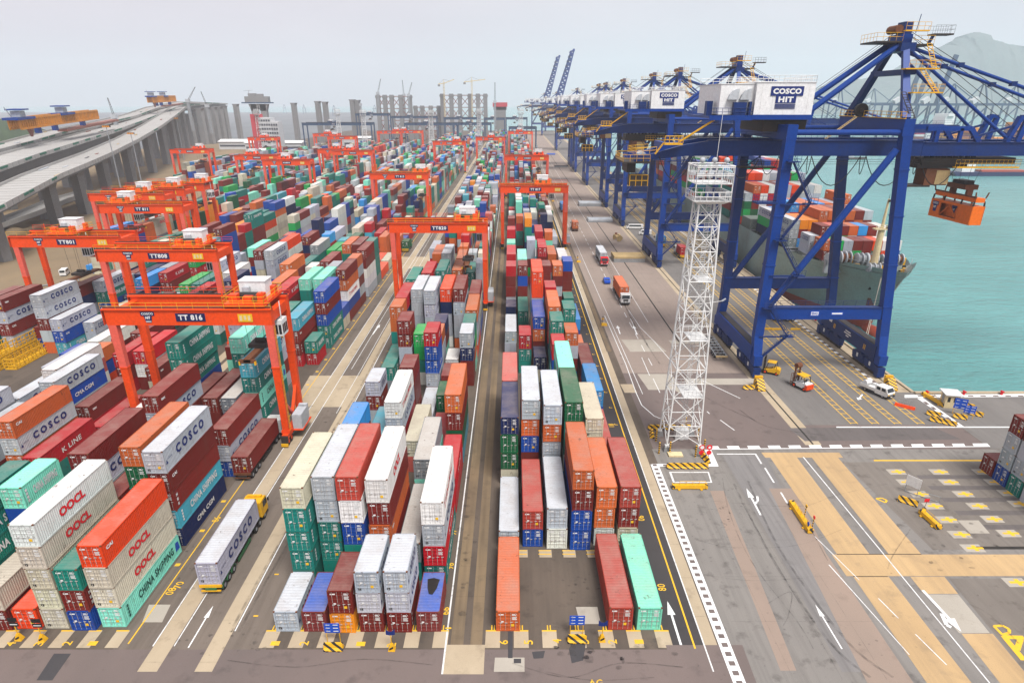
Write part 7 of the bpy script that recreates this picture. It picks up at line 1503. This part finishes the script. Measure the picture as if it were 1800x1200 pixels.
t = thing('pier_head', 'grey bridge pier head resting on twin columns above the office block', 'bridge pier', (0, 0, 0)); y = 760; mb = MB()
for u in (447, 463): x, z = at(u, 183, y); mb.box(x-3.2, x+3.2, y-3, y+3, 0, z, 'concrete_pier'); mb.box(x-3.2, x+3.2, y-3, y+3, z-7, z, 'concrete_pier', (x-5.5, x+5.5, y-3, y+3))
mb.build('column', t); mb = MB(); x0, z0 = at(427, 182, y); x1, _ = at(479, 182, y); mb.box(x0, x1, y-4, y+4, z0, z0+1.2, 'far_blue'); xa, _ = at(433, 182, y); xb, _ = at(474, 182, y); mb.box(xa, xb, y-3.5, y+3.5, z0+1.2, z0+7, 'concrete_pier'); mb.box(xa+4, xa+12, y-2, y+2, z0+7, z0+10, 'concrete_pier'); mb.box(xb-14, xb-6, y-2, y+2, z0+7, z0+9.5, 'concrete_pier'); mb.bar((xa+3, y, z0+8), (xa+5, y, z0+13), .6, .6, 'light_grey'); mb.bar((xa-1, y, z0+12.5), (xa+9, y, z0+13.2), .5, .5, 'light_grey'); mb.build('cross_beam', t)
# floodlight towers farther away
ft = [o for o in bpy.data.objects if o.name == 'floodlight_tower'][0]
for x, y, lab in ((-73., 610., 'white lattice floodlight tower at far centre'), (-135., 620., 'white lattice floodlight tower behind the wide blue gantry'), (-34., 690., 'white lattice floodlight tower before the right concrete columns'), (8., 700., 'white lattice floodlight tower at the far end of the quayside block'), (-168., 660., 'white lattice floodlight tower left of the paired slim columns'), (-238., 640., 'white lattice floodlight tower right of the office block')): dup(ft, (x, y, 0), R(20), lab, None)
def shed(label, x0, x1, y, d, h, mat='cladding', grp='low sheds at the far left'):
    t = thing('shed', label, 'building', (0, 0, 0), 0, grp); mb = MB(); mb.box(x0, x1, y, y+d, 0, h, mat); mb.build('wall', t); mb = MB(); mb.prism([(y-1, h+.02), (y+d+1, h+.02), (y+d/2, h+d*.12)], 'x', x0-1, x1+1, 'white_paint'); mb.build('roof', t); mb = MB(); mb.box(x0+1, x1-1, y-.06, y-.02, h*.35, h*.6, 'window_band'); mb.build('window', t)
shed('long white-roofed shed at far left beyond the office block', -285., -225., 720., 18., 9.); shed('pale shed with a white roof behind the far pair of red cranes', -190., -160., 760., 14., 12.); shed('low grey shed at the foot of the high bridge', -330., -290., 760., 20., 8.); shed('white shed right of the office building, nearer', -226., -208., 600., 10., 10.)
x, y = gp(278, 388); t = thing('site_office', 'white two-storey site office behind the left gantry cluster', 'building', (0, 0, 0), 0); mb = MB(); mb.box(x-6, x+7, y, y+12, 0, 6.6, 'white_house'); mb.build('wall', t); mb = MB(); mb.box(x-6.4, x+7.4, y-.4, y+12.4, 6.6, 6.9, 'white_paint'); mb.build('roof', t)
for k in range(5): mb = MB(); mb.box(x-5+2.4*k, x-3.6+2.4*k, y-.05, y-.01, 4., 5.3, 'glass_dark'); mb.build('window', t)
mb = MB(); mb.ladder((x-2, y-1.2, 0), (x-9, y-1.2, 4.), 1.2, 'dark_steel', .1, .3, (0, 1, 0)); mb.rail([(x-2, y-1.8, 0), (x-9, y-1.8, 4.)], 1.1, 'dark_steel', .05, 1.); mb.build('stair', t)
for k, (u, v, ub, vb, y) in enumerate(((187, 224, 205, 318, 360), (230, 236, 243, 310, 400), (310, 209, 322, 262, 620))):
    x, z = at(u, v, y); t = thing('lamp_mast', ['lamp mast with amber lights before the bridge, leftmost', 'lamp mast with amber lights before the bridge, middle', 'lamp mast with amber lights at the bend of the bridge'][k], 'lamp post', (x, y, 0), 0, 'lamp masts along the bridge'); mb = MB(); mb.tube((0, 0, 0), (0, 0, z), .4, 'grey_steel', 8, .18); mb.build('mast', t); mb = MB(); mb.box(-2, 2, -.5, .5, z, z+.9, 'dark_steel'); [mb.box(q-.4, q+.4, -.6, -.5, z, z+.8, 'gantry_orange') for q in (-1.5, -.5, .5, 1.5)]; mb.build('lamp_head', t)
# spoil heaps and scrub below the bridge
rr = random.Random(12); mb = MB()
for k in range(60):
    x = rr.uniform(-330, -150); y = rr.uniform(150, 480)
    if x > -128-(y-60)*.22: x -= 45
    r_ = rr.uniform(2, 7); n_ = 9; P_ = [(x+r_*math.cos(2*math.pi*i/n_)*rr.uniform(.7, 1.2), y+r_*math.sin(2*math.pi*i/n_)*rr.uniform(.7, 1.2), -.05) for i in range(n_)]+[(x+r_*.5*math.cos(2*math.pi*i/n_), y+r_*.5*math.sin(2*math.pi*i/n_), r_*.22) for i in range(n_)]+[(x, y, r_*.28)]
    mb.poly(P_, 'dirt', [(i, (i+1) % n_, n_+(i+1) % n_, n_+i) for i in range(n_)]+[(n_+i, n_+(i+1) % n_, 2*n_) for i in range(n_)])
tag(mb.build('spoil_heaps'), 'brown earth heaps and spoil under the bridge', 'earth', None, 'stuff')
mb = MB()
for k in range(90):
    y = rr.uniform(150, 330); x = -126-rr.uniform(0, 14)-(max(0, y-235))*.42; s_ = rr.uniform(.4, 1.6); mb.bar((x, y, s_*.3), (x+rr.uniform(-4, 4), y+rr.uniform(-4, 4), s_*.4), rr.uniform(.15, .5), rr.uniform(.15, .5), rr.choice(('grey_steel', 'rust_brown', 'tan_wood', 'light_grey', 'dark_steel')))
tag(mb.build('scrap_piles'), 'tangled pipes and scrap along the edge of the building site', 'scrap', None, 'stuff')
# other shore: far terminal cranes and ships, right
def far_crane(label, u, y, raised):
    x, _ = at(u, 200, y); t = thing('distant_crane', label, 'quay crane', (x, y, -4), 0, 'faint quay cranes across the water'); mb = MB()
    for a in (0, 26):
        for b_ in (-11, 11): mb.bar((a, b_, 0), (a, b_, 50), 2, 2, 'far_blue')
    mb.bar((0, -11, 16), (26, -11, 16), 2, 2, 'far_blue'); mb.bar((0, -11, 16), (26, -11, 46), 1.5, 1.5, 'far_blue'); mb.bar((0, 11, 16), (26, 11, 46), 1.5, 1.5, 'far_blue'); mb.build('frame', t)
    mb = MB(); mb.bar((-22, 0, 49), (30, 0, 49), 7, 3, 'far_blue'); [mb.bar((26, s_*11, 50), (22, s_*2, 78), 1.8, 1.8, 'far_blue') for s_ in (-1, 1)]; mb.bar((22, 0, 78), (0, 0, 51), 1.2, 1.2, 'far_blue'); mb.bar((10, 0, 52), (18, 0, 57), 8, 6, 'cladding')
    if raised: mb.bar((30, 0, 50), (42, 0, 112), 6, 3, 'far_blue')
    else: mb.bar((30, 0, 49), (88, 0, 49), 6, 3, 'far_blue'); mb.bar((22, 0, 78), (66, 0, 51), 1.2, 1.2, 'far_blue')
    mb.build('boom', t)
for k, (u, y, r_) in enumerate(((1555, 1050, True), (1572, 1090, True), (1604, 980, True), (1640, 1080, False), (1690, 1000, False), (1450, 1350, False), (1750, 1150, False), (1510, 1500, False), (1400, 1700, False), (1330, 1900, False))):
    far_crane(f'faint blue quay crane across the water, {ordn(k)} built from its {["raised", "raised", "raised"][k] if k < 3 else "level"} boom' if 0 else ['faint raised-boom crane across the water behind the near crane apex, left', 'faint raised-boom crane across the water behind the near crane apex, middle', 'faint raised-boom crane across the water right of the near crane apex', 'faint level-boom crane across the water, right of the raised ones', 'faint crane with a peaked frame across the water at right', 'faint crane across the water left of the near crane legs', 'faint crane across the water at the right edge', 'small faint crane across the water beyond the apex', 'small faint crane across the water behind the machinery houses', 'smallest faint crane on the far shore'][k], u, y, r_)
def far_ship(label, u, y, L_, rows, cols):
    x, _ = at(u, 220, y); t = thing('distant_ship', label, 'ship', (x, y, -4.2), 0, 'faint ships across the water'); mb = MB(); mb.prism([(0, -1), (L_, -1), (L_+8, 9), (-4, 9)], 'y', -14, 14, 'navy_plate'); mb.build('hull', t); rr = random.Random(int(u)); mb = MB()
    for k in range(int((L_-30)/13)): h_ = rr.randint(3, rows); [mb.box(2+k*13, 14+k*13, -13, 13, 9+j*2.6, 11.5+j*2.6, rr.choice(cols)) for j in range(h_)]
    mb.build('deck_cargo', t); mb = MB(); mb.box(L_-24, L_-12, -13, 13, 9, 36, 'white_house'); mb.box(L_-22, L_-14, -15, 15, 36, 39, 'white_house'); mb.build('bridge_house', t)
rr = random.Random(33); base = [o for o in bpy.data.objects if o.name.startswith('distant_crane')][3]
for k in range(10): u = 500+40*k+rr.uniform(-9, 9); y = rr.uniform(2300, 3100); dup(base, (at(u, 200, y)[0], y, 0), R(rr.uniform(60, 120)), 'tiny faint quay crane on the hazy horizon left of the far blue gantries', 'tiny cranes on the horizon').scale = (.45, .45, .45)
far_ship('faint container ship with orange boxes beyond the near crane boom', 1655, 760, 150, 9, ('gantry_orange', 'gantry_orange', 'truss_red', 'rust_brown')); far_ship('faint container ship with red boxes beyond the near crane legs', 1600, 900, 60, 7, ('building_red', 'truss_red', 'cladding'))
x, y = gp(1740, 308, -4); t = thing('work_boat', 'dark barge with a white deckhouse on the water behind the orange lifting frame', 'boat', (x-30, y, -4.2)); mb = MB(); mb.prism([(0, -.8), (58, -.8), (62, 3), (-3, 3)], 'y', -6, 6, 'navy_plate'); mb.build('hull', t); mb = MB(); mb.box(4, 14, -4, 4, 3, 9, 'white_house'); mb.box(6, 12, -3, 3, 9, 12, 'white_house'); mb.box(20, 56, -4, 4, 3, 4.2, 'ship_red'); mb.build('deckhouse', t)
x, y = gp(1485, 280, -4); t = thing('small_boat', 'small dark boat far out on the water under the near crane girder', 'boat', (x, y, -4.2)); mb = MB(); mb.prism([(0, -.5), (18, -.5), (21, 2.2), (-1, 2)], 'y', -3, 3, 'dark_steel'); mb.build('hull', t); mb = MB(); mb.box(3, 8, -2, 2, 2, 5, 'light_grey'); mb.build('cabin', t)
# ------------------------------------------------------------------ the hazy air
mb = MB(); mb.box(-2900, 3600, -250, 4200, -10.5, 330, 'haze')if 0 else None
hm = bpy.data.materials.new('haze'); hm.use_nodes = True; t_ = hm.node_tree; t_.nodes.clear(); ho = t_.nodes.new('ShaderNodeOutputMaterial'); pv = t_.nodes.new('ShaderNodeVolumePrincipled'); pv.inputs['Color'].default_value = (.925, .955, 1., 1); pv.inputs['Density'].default_value = .00021; pv.inputs['Anisotropy'].default_value = .1; t_.links.new(pv.outputs[0], ho.inputs['Volume']); M['haze'] = hm
mb = MB(); mb.box(-6200, 6200, -420, 7200, -10.5, 430, 'haze'); hz = mb.build('haze'); tag(hz, kind='stuff')
